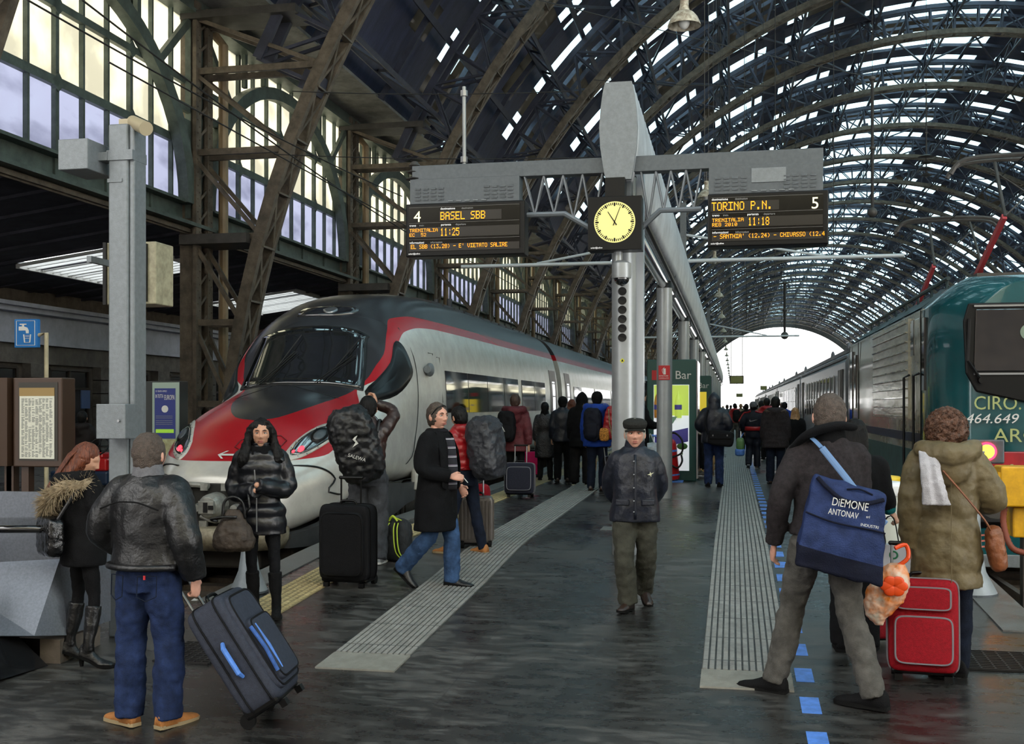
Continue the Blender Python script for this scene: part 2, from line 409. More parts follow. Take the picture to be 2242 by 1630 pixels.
# ---------------- vault ----------------
VX, VZ = 13.6, -1.5; RI, RO, RS = 26.34, 28.3, 29.0; BAY = 11.6; Y0 = 26.5
def arc(r, a, y=0): return V((VX+r*sin(a), y, VZ+r*cos(a)))  # a measured from the crown
A0 = math.acos((0-VZ)/RI)
AW = -math.acos((12.1-VZ)/RS)   # where the skin meets the left wall
def make_rib():
    global M_hazeiron
    M_hazeiron = mat('navy_grey_iron', (50, 53, 68), .55, .1, var=.35, vs=2)  # navy tint puts the bluish distance haze into the iron colour
    t = thing('roof_rib', 'riveted lattice arch rib of the station roof', 'roof rib', (0, 0, 0), group='arched iron ribs of the vault')
    N = 56
    mb = MB(); aa = [-A0+(2*A0)*i/N for i in range(N+1)]
    for sy in (-.36, .36):
        mb.loft([[arc(RI, a, sy-.09), arc(RI, a, sy+.09), arc(RI+.3, a, sy+.09), arc(RI+.3, a, sy-.09)] for a in aa])
    mb.build('inner_chord', M_iron, t)
    mb = MB()
    for i in range(N):
        for p, q in ((-.36, .36), (.36, -.36)):
            mb.beam(arc(RI+.03, aa[i], p), arc(RI+.03, aa[i+1], q), .09, .03, arc(1, aa[i])-V((VX, 0, VZ)))
        mb.beam(arc(RI+.05, aa[i], -.36), arc(RI+.05, aa[i], .36), .16, .05, V((0, 0, 1)))
    mb.build('lacing', M_iron, t)
    a1 = math.acos((10.5-VZ)/RO); mb = MB(); M_ = 44; ab = [-a1+2*a1*i/M_ for i in range(M_+1)]
    for sy in (-.3, .3):
        mb.loft([[arc(RO-.25, a, sy-.07), arc(RO-.25, a, sy+.07), arc(RO, a, sy+.07), arc(RO, a, sy-.07)] for a in ab])
    mb.build('outer_chord', M_hazeiron, t)
    mb = MB()
    for i in range(0, M_):
        a, b = ab[i], ab[i+1]
        for sy in (-.28, .28):
            mb.beam(arc(RI+.2, a, sy), arc(RO-.1, a, sy), .09, .09, V((0, 1, 0)))
            if i % 2: mb.beam(arc(RI+.2, a, sy), arc(RO-.1, b, sy), .08, .08, V((0, 1, 0)))
            else: mb.beam(arc(RO-.1, a, sy), arc(RI+.2, b, sy), .08, .08, V((0, 1, 0)))
        mb.box(arc(RI+.3, a), (.5, .5, .5), Matrix.Rotation(a, 3, 'Y')) if i % 4 == 0 else None
    mb.build('web', M_hazeiron, t); return t
rib0 = make_rib()
K0 = -2; KN = 27
for k in range(K0, KN):
    y = Y0+BAY*k
    if y > L_END: break
    lab = 'riveted lattice arch rib in the row receding under the vault'
    if k == -1: lab = 'nearest lattice arch rib, its leg crossing the top left corner'
    if k == 0: lab = 'lattice arch rib whose leg stands just behind the grey square post'
    if k == 1: lab = 'lattice arch rib springing up behind the train windscreen roof'
    if k == K0: rib0.location = (0, y, 0)
    else: r = dup(rib0, (0, y, 0)); r['label'] = lab
# columns of the left wall with struts to the rib
def make_column():
    t = thing('wall_column', 'riveted iron column standing against the glazed side wall', 'iron column', (0, 0, 0), group='columns of the glazed side wall')
    mb = MB(); X = -14.0
    for sy in (-.32, .32):
        mb.bb((X-.05, sy-.04, -.9), (X+.45, sy+.04, 12)); mb.bb((X+.36, sy-.14, -.9), (X+.46, sy+.14, 12))
    mb.bb((X-.05, -.32, -.9), (X+.02, .32, 12)); mb.build('shaft', M_iron, t)
    mb = MB()
    for i in range(22):
        z = .2+i*.55
        if z < 11.6: mb.beam((X+.42, -.32, z), (X+.42, .32, z+.5), .07, .03, V((1, 0, 0)))
    mb.build('lacing', M_iron, t)
    mb = MB()
    for z in (1.6, 3.7, 5.9, 8.1, 10.2):
        xi = VX-sqrt((RI+.15)**2-(z-VZ)**2)
        for sy in (-.3, .3): mb.beam((X+.3, sy, z), (xi, sy, z), .1, .16)
        z2 = z+2.1; xj = VX-sqrt(max(1, (RI+.15)**2-(z2-VZ)**2))
        for sy in (-.3, .3):
            mb.beam((X+.3, sy, z2 if z < 9 else 11.6), (xi, sy, z), .09, .1)
    mb.build('strut', M_iron, t)
    mb = MB()
    for sy in (-.2, .2):
        for i in range(70):
            z = .1+i*.17; mb.box((X+.465, sy*1.6+(.05 if i % 2 else -.05), z), (.03, .035, .035))
    tag(mb.build('rivets', M_iron, t), kind='stuff')
    mb = MB(); mb.path([(X+.62, .75, -.5), (X+.62, .75, 11.2), (X+.2, .75, 11.7)], .13, 10)
    mb.build('downpipe', mat('tan_downpipe', (150, 128, 98), .5, .1, var=.3, vs=2, stretch=(1, 1, .4)), t)
    mb = MB(); mb.bb((X+.05, -.6, 5.7), (X+1.9, .6, 5.95)); mb.bb((X+.05, -.55, 11.5), (X+3.2, .55, 11.7)); mb.build('bracket', M_iron2, t)
    return t
col0 = make_column()
for k in range(-2, KN):
    y = Y0+BAY*k
    lab = 'riveted iron column in the row against the glazed side wall'
    if k == 0: lab = 'riveted iron column just right of the grey square post'
    if k == 1: lab = 'iron column with tan downpipe above the train roof hood'
    if k == -2: col0.location = (0, y, 0)
    else: c = dup(col0, (0, y, 0)); c['label'] = lab
# left wall: beam, glazing bay by bay
M_pane_lo = glassy('milky_blue_glass', (172, 174, 186), .05, .06, stripe=(.6, .6, 1.4), trans_rgb=(200, 210, 240))
M_pane_hi = glassy('milky_cream_glass', (206, 204, 190), .08, .05, stripe=(.9, .9, .8), trans_rgb=(255, 250, 225))
X = -14.0; ZS, Z1, Z2, ZT = 6.83, 8.36, 9.98, 11.75
def make_window():
    t = thing('window_1', None, None, (0, 0, 0), kind='structure')
    mb = MB(); mb.bb((X-.06, 0, ZS), (X-.03, BAY, Z1)); mb.build('lower_glass', M_pane_lo, t)
    mb = MB(); mb.bb((X-.06, 0, Z1), (X-.03, BAY, ZT)); mb.build('upper_glass', M_pane_hi, t)
    mb = MB()
    for i in range(13):
        y = BAY*i/12; mb.bb((X-.03, y-.035 if i % 3 else y-.06, ZS), (X+.08, y+.035 if i % 3 else y+.06, ZT))
    for z, h in ((ZS, .12), (Z1, .2), (Z2, .17), (ZT, .1)): mb.bb((X-.02, 0, z-h/2), (X+.11, BAY, z+h/2))
    for i in range(13):
        y = BAY*i/12
        for z in (Z1, Z2):
            if i % 3 == 0: mb.box((X+.05, y, z), (.12, .3, .3), rm('X', 45))
    mb.build('mullions', M_green, t)
    mb = MB(); c = BAY/2; n = 28
    rings = []
    for i in range(n+1):
        a = pi*i/n; p = V((X+.12, c-5.45*cos(a), 6.75+4.55*sin(a))); q = V((X+.12, c-5.05*cos(a), 6.75+4.2*sin(a)))
        rings.append([p, q, q+V((.28, 0, 0)), p+V((.28, 0, 0))])
    mb.loft(rings); mb.build('arch', M_green, t)
    mb = MB(); w2 = .22
    for s_ in (-1, 1):
        # spandrel: round-cornered openings framed by plates
        mb.beam((X+.2, c+s_*5.62, 6.4), (X+.2, c+s_*5.62, 12), .16, .45, V((0, 1, 0)))
        mb.beam((X+.22, c+s_*3.85, 10.0), (X+.22, c+s_*5.5, 11.6), .12, .2, V((0, 1, 0)))
        mb.beam((X+.22, c+s_*4.6, 9.2), (X+.22, c+s_*5.6, 9.2), .12, .2)
        mb.beam((X+.22, c+s_*2.9, 10.7), (X+.22, c+s_*2.9, 11.7), .12, .16, V((0, 1, 0)))
        mb.beam((X+.22, c+s_*1.6, 11.1), (X+.22, c+s_*1.6, 11.7), .12, .14, V((0, 1, 0)))
        pts = [(5.4, 7.0), (5.4, 8.9), (5.05, 8.9), (5.15, 8.2)]
        mb.prism([(X+.16, c+s_*a, b) for a, b in pts], (.12, 0, 0))
    mb.build('spandrel', M_green, t)
    mb = MB(); mb.bb((X-.1, 0, ZT), (X+.4, BAY, 12.15)); mb.bb((X-.1, 0, 11.65), (X+.5, BAY, 11.75)); mb.build('head_beam', M_green, t)
    return t
w0 = make_window()
for k in range(-2, KN-1):
    y = Y0+BAY*k
    if k == -2: w0.location = (0, y, 0)
    else: q = dup(w0, (0, y, 0)); q.name = 'window_%d' % (k+3)
mb = MB(); YA, YB = Y0-2*BAY, L_END
mb.bb((X-.12, YA, 6.2), (X+.02, YB, 6.84)); mb.bb((X-.12, YA, 6.16), (X+.5, YB, 6.25)); mb.bb((X-.12, YA, 6.76), (X+.3, YB, 6.83))
for i in range(150):
    y = YA+i*1.93; mb.box((X+.04, y, 6.5), (.08, .1, .5))
mb.build('trim_canopy_beam', M_green, kind='structure')
mb = MB()
mb.bb((X+.1, YA, 6.02), (X+.28, YB, 6.12)); mb.bb((X+.15, YA, 5.98), (X+.2, YB, 6.16))
mb.build('trim_lower_flange', M_iron, kind='structure')
# roof skin: per bay copies (dark sheet + glazing + small lights), purlins
M_sheet = mat('dark_roof_sheet', (44, 49, 74), .55, .1, var=.4, vs=.8, bump=.3, bs=6, stretch=(1, 3, 1))  # blue of the distance haze is mixed into the sheet colour
M_sheet2 = mat('pale_roof_sheet', (128, 126, 122), .6, .1, var=.45, vs=1.2, bump=.4, bs=14)
M_sheet3 = glassy('sooty_translucent_sheet', (74, 73, 68), 0, .04, stripe=(.8, .8, .8))  # translucency tuned so pale sheets glow as if window-lit from behind
M_sky = glassy('roof_glass', (225, 245, 250), .38, .08, stripe=(.5, .8, .5), trans_rgb=(205, 234, 242))
NS = 48
sa = [AW+(-2*AW)*i/NS for i in range(NS+1)]
def skin(mb, a, b, y0, y1, r=RS, th=.08):
    mb.loft([[arc(r, x, y0), arc(r, x, y1), arc(r+th, x, y1), arc(r+th, x, y0)] for x in (a, (a+b)/2, b)])
def make_bay(seed):
    random.seed(seed)
    t = thing('ceiling', None, None, (0, 0, 0), kind='structure')
    dk, gl, pl = MB(), MB(), MB()
    for i in range(NS):
        a, b = sa[i], sa[i+1]; mid = (a+b)/2; g = sa[1]-sa[0]
        deg = math.degrees(mid)
        def put(y0, y1, kind): skin({'d': dk, 'g': gl, 'p': pl}[kind], a, b, y0, y1)
        put(-.9, .9, 'd')
        gap = (i % 4 == 3)
        crown = abs(deg) < 7
        if crown: put(.9, 4.6, 'g'); put(4.6, 7.0, 'p'); put(7.0, 10.7, 'g'); continue
        k = 'g' if not gap else 'd'
        if abs(deg) < 52: put(.9, 2.9, k)
        else: put(.9, 2.9, 'g' if (i % 5 == 2) else 'p' if random.random() < .5 else 'd')
        if 12 < deg < 60 and not gap: put(2.9, 4.4, 'g')
        elif random.random() < .4: put(2.9, 4.4, 'p')
        else: put(2.9, 4.4, 'd')
        if random.random() < .35:
            put(4.4, 5.3, 'd'); skin(gl, a+g*.2, a+g*.42, 5.3, 6.1); skin(gl, a+g*.55, a+g*.77, 5.3, 6.1)
            skin(dk, a, a+g*.2, 5.3, 6.1); skin(dk, a+g*.42, a+g*.55, 5.3, 6.1); skin(dk, a+g*.77, b, 5.3, 6.1); put(6.1, 8.9, 'd')
        else: put(4.4, 8.9, 'd' if random.random() < .75 else 'p')
        put(8.9, 10.7, 'g' if (not gap and abs(deg) < 48 and random.random() < .7) else ('p' if random.random() < .35 else 'd'))
    dk.build('roof_sheet', M_sheet, t); gl.build('skylight', M_sky, t); pl.build('pale_sheet', M_sheet3, t)
    mb = MB()
    NP = 24; 
    for i in range(NP+1):
        a = AW*.98+(-2*AW*.98)*i/NP
        mb.beam(arc(RO+.1, a, 0), arc(RO+.1, a, BAY), .22, .1, arc(1, a)-V((VX, 0, VZ)))
        if i % 2 == 0:
            mb.beam(arc(RO-.9, a, 0), arc(RO-.9, a, BAY), .14, .1, arc(1, a)-V((VX, 0, VZ)))
            n = 8
            for j in range(n):
                p, q = (RO+.1, RO-.9) if j % 2 else (RO-.9, RO+.1)
                mb.beam(arc(p, a, BAY*j/n), arc(q, a, BAY*(j+1)/n), .09, .09)
    mb.build('purlins', M_hazeiron, t)
    mb = MB()
    for i in range(4, 44, 4):
        a, b = sa[i], sa[i+4] if i+4 <= NS else sa[NS]
        mb.beam(arc(RO-.2, a, 0), arc(RO-.2, b, BAY), .1, .1); 
        if i % 8 == 0: mb.beam(arc(RO-.25, b, 0), arc(RO-.25, a, BAY), .1, .1)
    for i in range(0, NS, 3):
        for yy in (2.9, 4.4, 8.9):
            mb.beam(arc(RO+.3, sa[i], yy), arc(RO+.3, sa[i+3], yy), .12, .2)
    mb.build('bracing', M_hazeiron, t)
    return t
bays = [make_bay(s) for s in (11, 22, 33)]
for k in range(-3, KN-1):
    y = Y0+BAY*k
    if k < 0: bays[k+3].location = (0, y, 0)
    else: dup(bays[k % 3], (0, y, 0))
mb = MB(); e0 = arc(RS, AW, 0)
mb.prism([(X-.1, YA, 12.1), (e0.x+.1, YA, e0.z), (e0.x+.1, YA, e0.z+.1), (X-.1, YA, 12.2)], (0, YB-YA, 0)); mb.build('trim_eaves_sheet', M_sheet2, kind='structure')
# end walls beside the open end, right side wall, left building
M_pl = mat('cornice_plaster', (176, 180, 190), .7, var=.15, vs=2)
M_stone = mat('dark_limestone', (98, 88, 78), .75, var=.4, vs=2.5, bump=.4, bs=20)
M_stoneb = mat('pilaster_stone', (104, 99, 92), .75, var=.3, vs=3, bump=.4, bs=20)
BX = -22.0
mb = MB(); mb.bb((BX-.4, -8, -.9), (BX, L_END, 5.35)); mb.build('wall_left', M_stone, kind='structure')
mb = MB(); mb.bb((BX, -8, 3.55), (BX+.25, L_END, 4.75)); mb.bb((BX, -8, 4.45), (BX+.6, L_END, 4.6)); mb.bb((BX, -8, 4.6), (BX+.8, L_END, 4.72)); mb.bb((BX, -8, 3.5), (BX+.35, L_END, 3.6))
mb.build('trim_cornice', M_pl, kind='structure')
mb = MB(); mb.bb((BX, -8, 2.9), (BX+.15, L_END, 3.5))
for k in range(40):
    y = 4+k*3.9; 
    for z in range(7): mb.bb((BX, y-.45, -.3+z*.46), (BX+.32, y+.45, -.3+z*.46+.43))
mb.build('trim_pilaster', M_stoneb, kind='structure')
M_doorglass = mat('dark_shop_glass', (30, 33, 36), .12, 0, spec=.8)
M_frame = mat('brown_frame', (54, 44, 36), .5)
for k in range(14):
    y = 5.95+k*3.9
    t = thing('door_%d' % (k+1), None, None, (BX+.05, y, 0), kind='structure', world=True)
    mb = MB(); mb.bb((BX+.01, y-1.1, -.4), (BX+.05, y+1.1, 2.7)); mb.build('pane', M_doorglass, t)
    mb = MB()
    for yy in (-1.12, 0, 1.12): mb.bb((BX+.02, y+yy-.05, -.4), (BX+.12, y+yy+.05, 2.75))
    for zz in (2.1, 2.72): mb.bb((BX+.02, y-1.1, zz), (BX+.12, y+1.1, zz+.08))
    mb.build('frame', M_frame, t)
# aisle roof between the vault wall and the building
M_aisle = mat('aisle_roof_boards', (66, 66, 76), .7, var=.35, vs=2, bump=.2)
ZA, ZB = 6.25, 5.2
mb = MB(); sl = lambda x: ZB+(ZA-ZB)*(x-BX)/(X-BX)
LS = [(Y0+BAY*k+.8, Y0+BAY*k+5.4) for k in range(-2, KN-1)]
ys = [-8]+[q for a in LS for q in a]+[L_END]
for i in range(len(ys)-1):
    a, b = ys[i], ys[i+1]
    if i % 2 == 0: mb.prism([(BX-.4, a, sl(BX)), (X, a, sl(X)), (X, a, sl(X)+.1), (BX-.4, a, sl(BX)+.1)], (0, b-a, 0))
    else:
        for x0, x1 in ((BX-.4, -19.6), (-16.2, X)): mb.prism([(x0, a, sl(x0)), (x1, a, sl(x1)), (x1, a, sl(x1)+.1), (x0, a, sl(x0)+.1)], (0, b-a, 0))
for i in range(int((L_END+8)/1.45)):
    y = -8+i*1.45; mb.prism([(BX-.2, y, sl(BX)-.07), (X, y, sl(X)-.07), (X, y, sl(X)), (BX-.2, y, sl(BX))], (0, .1, 0))
mb.build('ceiling', M_aisle, kind='structure')
M_aglass = glassy('aisle_skylight_glass', (232, 236, 240), .5, .05)
mb = MB(); mf = MB()
for a, b in LS:
    mb.prism([(-19.6, a, sl(-19.6)), (-16.2, a, sl(-16.2)), (-16.2, a, sl(-16.2)+.02), (-19.6, a, sl(-19.6)+.02)], (0, b-a, 0))
    for i in range(13): y = a+(b-a)*i/12; mf.beam((-19.6, y, sl(-19.6)-.04), (-16.2, y, sl(-16.2)-.04), .07, .08)
    for x in (-19.6, -16.2): mf.beam((x, a, sl(x)-.05), (x, b, sl(x)-.05), .12, .14)
t = thing('ceiling_light_strip', None, None, (0, 0, 0), kind='structure'); t.name = 'ceiling.090'
mb.build('skylight', M_aglass, t); mf.build('skylight_bars', M_white, t)
# right side
mb = MB(); mb.bb((39.6, YA, -.9), (40.0, L_END, 6.8)); mb.build('wall_right', M_stone, kind='structure')
mb = MB(); mb.bb((39.6, YA, 6.8), (39.65, L_END, 12)); mb.build('window_90', M_pane_hi, kind='structure')
# far end fascia below the last rib
mb = MB()
for i in range(NS):
    a, b = sa[i], sa[i+1]
    mb.prism([arc(RI-.3, a, L_END), arc(RI-.3, b, L_END), arc(RS+.2, b, L_END), arc(RS+.2, a, L_END)], (0, .3, 0))
mb.build('trim_end_fascia', M_iron2, kind='structure')
# unseen concourse wall, added to darken glass reflections; glazing above admits daylight
mb = MB(); mb.bb((-26, -21, -.9), (41, -20, 9.5)); mb.build('wall_back', M_stone, kind='structure')
mb = MB(); mb.bb((-14, -20.6, 9.5), (41, -20.4, 26)); mb.build('window_91', M_pane_hi, kind='structure')
# ================= SILVER AND RED TRAIN (left) =================
def interp(tab, s):
    if s <= tab[0][0]: return tab[0][1]
    for i in range(len(tab)-1):
        a, b = tab[i], tab[i+1]
        if s <= b[0]:
            # monotone smooth (catmull-rom with limited slopes)
            h = b[0]-a[0]; d = (b[1]-a[1])/h
            def sl(j):
                if j <= 0 or j >= len(tab)-1: return 0 if j >= len(tab)-1 else (tab[1][1]-tab[0][1])/(tab[1][0]-tab[0][0])
                d0 = (tab[j][1]-tab[j-1][1])/(tab[j][0]-tab[j-1][0]); d1 = (tab[j+1][1]-tab[j][1])/(tab[j+1][0]-tab[j][0])
                return 0 if d0*d1 <= 0 else 2*d0*d1/(d0+d1)
            m0, m1 = sl(i), sl(i+1); t = (s-a[0])/h
            return (2*t**3-3*t*t+1)*a[1]+(t**3-2*t*t+t)*h*m0+(-2*t**3+3*t*t)*b[1]+(t**3-t*t)*h*m1
    return tab[-1][1]
TX, TY = -6.15, 12.05
TF = 12.4
def YY(s): return TF+(s*.84 if s < 2.1875 else s-.35)
T_h = [(0, .68), (.2, .85), (.5, 1.02), (1, 1.22), (1.5, 1.33), (2.2, 1.39), (3.5, 1.415), (60, 1.415)]
T_top = [(0, .66), (.15, .80), (.3, .9), (.6, 1.03), (.9, 1.2), (1.2, 1.36), (1.6, 1.5), (2, 1.61), (2.5, 1.73), (2.9, 1.87), (3.2, 2.25), (3.5, 2.68), (4, 3.02), (4.8, 3.3), (5.6, 3.43), (7, 3.52), (9, 3.55), (60, 3.55)]
T_bot = [(0, -.08), (.5, -.02), (1, .1), (1.6, .28), (2.3, .46), (3, .4), (4, .35), (60, .35)]
T_mid = [(0, .3), (1, .55), (2.5, .85), (5, 1.05), (60, 1.05)]
T_n = [(0, 3.0), (1.5, 2.7), (3, 2.9), (4, 3.2), (60, 3.2)]
T_zr = [(0, .86), (.3, .86), (.6, .88), (.9, .92), (1.2, 1.05), (1.5, 1.24), (1.9, 1.4), (2.35, 1.51), (3.1, 1.9), (3.8, 2.46), (4.3, 2.7), (5, 2.8), (6, 2.83), (60, 2.83)]
T_zd = [(0, 1.7), (1.15, 1.33), (1.4, 1.345), (1.7, 1.39), (2, 1.44), (2.4, 1.56), (2.9, 1.78), (3.35, 2.22), (3.8, 2.66), (4.2, 2.9), (5, 2.98), (60, 3.0)]
T_sb = [(0, 1.19), (.25, 1.26), (.4, 1.43), (.53, 1.7), (.65, 2.05), (.76, 2.5), (.87, 3.0), (1.5, 4.5)]
def tring(s, n=132):
    h, tp, bt, md, nn = (interp(t, s) for t in (T_h, T_top, T_bot, T_mid, T_n)); out = []
    for i in range(n):
        a = 2*pi*i/n; c, q = cos(a), sin(a)
        x = h*math.copysign(abs(c)**(2/nn), c)
        z = md+(tp-md)*abs(q)**(2/nn) if q >= 0 else md-(md-bt)*abs(q)**(2/4.5)
        if q < 0: x = h*math.copysign(abs(c)**(2/4.5), c)*(1-.04*abs(q))
        out.append(V((TX+x, YY(s), z)))
    return out
def txs(s, z): # half width of the body at s, z
    h, tp, bt, md, nn = (interp(t, s) for t in (T_h, T_top, T_bot, T_mid, T_n))
    if z >= tp: return -1
    if z < bt: return -1
    f = ((z-md)/(tp-md))**nn if z > md else ((md-z)/(md-bt))**4.5
    return h*max(0, 1-f)**(1/(nn if z > md else 4.5))
def front(x, z): # point of the nose seen from the front at offset x, height z
    s = 0
    while s < 6 and txs(s, z) < abs(x): s += .04
    if s > 0:
        lo, hi = s-.04, s
        for i in range(12):
            m = (lo+hi)/2
            if txs(m, z) >= abs(x): hi = m
            else: lo = m
        s = hi
    return V((TX+x, YY(s), z))
def side(s, z, sg=1, off=0): return V((TX+sg*(max(txs(s, z), 0)+off), YY(s), z))
def topp(x, s):
    h, tp, bt, md, nn = (interp(t, s) for t in (T_h, T_top, T_bot, T_mid, T_n))
    return V((TX+x, YY(s), md+(tp-md)*max(0, 1-abs(x/h)**nn)**(1/nn)))
def patch(fn, poly, off, rings=6, dens=4, nrm=None):
    """cover panel: polygon (2-D params) mapped on the body by fn and lifted by off along the local normal"""
    pts = []
    n = len(poly); cx = sum(p[0] for p in poly)/n; cy = sum(p[1] for p in poly)/n
    P2, _ = smooth([V((p[0], p[1], 0)) for p in poly]+[V((poly[0][0], poly[0][1], 0))], [0]*(n+1), dens)
    P2 = P2[:-1]; m = len(P2); vs = []; eps = .01
    def pt(a, b, o):
        p = fn(a, b); u = fn(a+eps, b)-fn(a-eps, b); v = fn(a, b+eps)-fn(a, b-eps); nn = u.cross(v)
        if nn.length < 1e-9: nn = V((0, -1, 0))
        nn.normalize(); ref = nrm or (p-V((TX, TY+6, 1.0)))
        if nn.dot(ref) < 0: nn = -nn
        return p+nn*o
    for k in range(rings, 0, -1):
        t = k/rings
        vs += [pt(cx+(q.x-cx)*t, cy+(q.y-cy)*t, off) for q in P2]
    vs.append(pt(cx, cy, off)); out = [pt(q.x, q.y, -.02) for q in P2]; b = len(vs); vs += out
    fs = [(k*m+i, k*m+(i+1) % m, (k+1)*m+(i+1) % m, (k+1)*m+i) for k in range(rings-1) for i in range(m)]
    fs += [((rings-1)*m+i, (rings-1)*m+(i+1) % m, b-1) for i in range(m)] + [(b+i, b+(i+1) % m, (i+1) % m, i) for i in range(m)]
    return MB().add(vs, fs)
def livery(name, silver, red, dark):
    m = mat(name, silver, .3, .2, var=.12, vs=3, spec=.3)
    n = m.node_tree.nodes; l = m.node_tree.links; b = n['Principled BSDF']; base = b.inputs['Base Color'].links[0].from_socket
    for at, col in (('sdr', red), ('sdd', dark)):
        a = n.new('ShaderNodeAttribute'); a.attribute_name = at; g = n.new('ShaderNodeMath'); g.operation = 'GREATER_THAN'; g.inputs[1].default_value = 0; l.new(a.outputs['Fac'], g.inputs[0])
        x = n.new('ShaderNodeMix'); x.data_type = 'RGBA'; l.new(g.outputs[0], x.inputs[0]); l.new(base, x.inputs[6]); x.inputs[7].default_value = (*lin(col), 1); base = x.outputs[2]
        if at == 'sdr':
            mm = n.new('ShaderNodeMapRange'); mm.inputs['To Min'].default_value = .35; mm.inputs['To Max'].default_value = 0; l.new(g.outputs[0], mm.inputs[0]); l.new(mm.outputs[0], b.inputs['Metallic'])
    l.new(base, b.inputs['Base Color']); b.inputs['Roughness'].default_value = .27; return m
M_liv = livery('silver_red_livery', (206, 204, 197), (158, 22, 32), (44, 45, 49))
train = thing('passenger_train', 'silver high-speed train with red and charcoal nose at the left platform', 'train', (TX, TY, -.58), world=True)
def body(s0, s1, name, step=.08):
    ss = []; s = s0
    while s < s1: ss.append(s); s += step if s < 7 else .8
    ss.append(s1); rings = [tring(s) for s in ss]; mb = MB(); mb.loft(rings)
    sdr = []; sdd = []
    for s, r in zip(ss, rings):
        for v in r: sdr.append(v.z-interp(T_zr, s)); sdd.append(min(s-interp(T_sb, abs(v.x-TX)), v.z-interp(T_mid, s)-.1) if s < 3 else v.z-interp(T_zd, s))
    o = mb.build(name, M_liv, train, smooth=True, attrs={'sdr': sdr, 'sdd': sdd}); autosmooth(o.data, 50); return o
body(0, 17.9, 'front_car')
CARS = [(18.7, 43.5), (44.3, 69), (69.8, 94.5), (95.3, 120)]
for a, b in CARS: body(a, b, 'middle_car', 1)
M_glass_d = mat('dark_window_glass', (16, 20, 26), .04, 0, spec=.9, coat=1)
M_wind = mat('windscreen_glass', (24, 28, 30), .03, 0, spec=1, coat=1)
M_sealr = mat('black_rubber_seal', (12, 12, 13), .5)
M_redp = mat('red_paint', (168, 34, 40), .3, coat=.5)
M_trainw = mat('dirty_white_paint', (196, 194, 186), .35, .1, var=.25, vs=4)
def hwv(s): return 1.0
wpoly = [(-.86, 2.93), (-.9, 3.02), (-.80, 3.42), (-.74, 3.5), (0, 3.54), (.74, 3.5), (.80, 3.42), (.9, 3.02), (.86, 2.93), (.45, 2.905), (0, 2.9), (-.45, 2.905)]
patch(topp, [(x*1.05, 3.22+(s-3.22)*1.12) for x, s in wpoly], .012, 8).build('windscreen_seal', M_sealr, train, smooth=True)
wsc = patch(topp, wpoly, .025, 10).build('windscreen', M_wind, train, smooth=True)
for sg in (-1, 1):
    mb = MB()
    a, b, c = topp(sg*.62, 2.93), topp(sg*.12 if sg > 0 else -.5, 3.05), topp(sg*.7, 3.3)
    for dx in (0, .045): mb.path([topp(sg*.45+dx-.2, 2.9)+V((0, -.05, .02)), topp(sg*.45+dx+.05, 3.1)+V((0, -.05, .03)), topp(sg*.45+dx+.25, 3.25)+V((0, -.05, .03))], .008, 6)
    mb.path([topp(sg*.45+.05, 3.1)+V((0, -.08, .02)), topp(sg*.45+.3, 3.42)+V((0, -.07, .02))], .009, 6)
    mb.build('wiper', M_black, train)
M_lampg = mat('lamp_cover_glass', (40, 42, 44), .05, 0, spec=1, coat=1)
patch(topp, [(-.42, 3.84), (-.36, 4.1), (.3, 4.14), (.5, 4.02), (.3, 3.84)], .02, 5).build('top_lamp_cover', M_lampg, train, smooth=True)
patch(topp, [(.02, 3.88), (-.05, 3.97), (.02, 4.05), (.12, 4.05), (.18, 3.97), (.12, 3.88)], .035, 3).build('top_lamp', M_steel, train, smooth=True)
M_redl = mat('red_tail_light', (255, 30, 40), .3, emit=1.6)
def fr(x, z): return front(x, z)
for sg in (1, -1):
    lp = [(.66, .93), (.72, .86), (.9, .92), (1.08, 1.1), (1.14, 1.27), (1.06, 1.34), (.86, 1.27), (.7, 1.08)]
    if sg < 0: lp = [(-a, b) for a, b in lp][::-1]
    cxx = sum(a for a, b in lp)/8; czz = sum(b for a, b in lp)/8
    f = patch(fr, lp, .014, 5, nrm=V((sg*.5, -1, .3))).build('headlamp_frame', M_trainw, train, smooth=True)
    g = patch(fr, [(cxx+(a-cxx)*.80, czz+(b-czz)*.76) for a, b in lp], .026, 5, nrm=V((sg*.5, -1, .3))).build('headlamp_cover', M_lampg, train, smooth=True)
    def disc(x, z, r, m, nm, o):
        patch(fr, [(sg*x+r*cos(t*pi/4), z+r*sin(t*pi/4)) for t in range(8)], o, 2, nrm=V((sg*.5, -1, .3))).build(nm, m, g, smooth=True)
    disc(.94, 1.15, .085, M_black, 'lamp_ring', .034); disc(.94, 1.15, .06, M_greyd, 'lamp_lens', .04); disc(.82, .98, .032, M_redl, 'tail_light', .04); disc(.75, .95, .014, M_redl, 'tail_light', .04)
    mb = MB()
    for i in range(len(lp)):
        for t in (0, .5):
            a = lp[i]; b = lp[(i+1) % 8]; p = (a[0]+(b[0]-a[0])*t, a[1]+(b[1]-a[1])*t); p = (cxx+(p[0]-cxx)*.91, czz+(p[1]-czz)*.89)
            mb.ell(front(*p)+V((sg*.008, -.016, .004)), (.008, .008, .008), 6, 4)
    mb.build('frame_bolts', M_greyd, f)
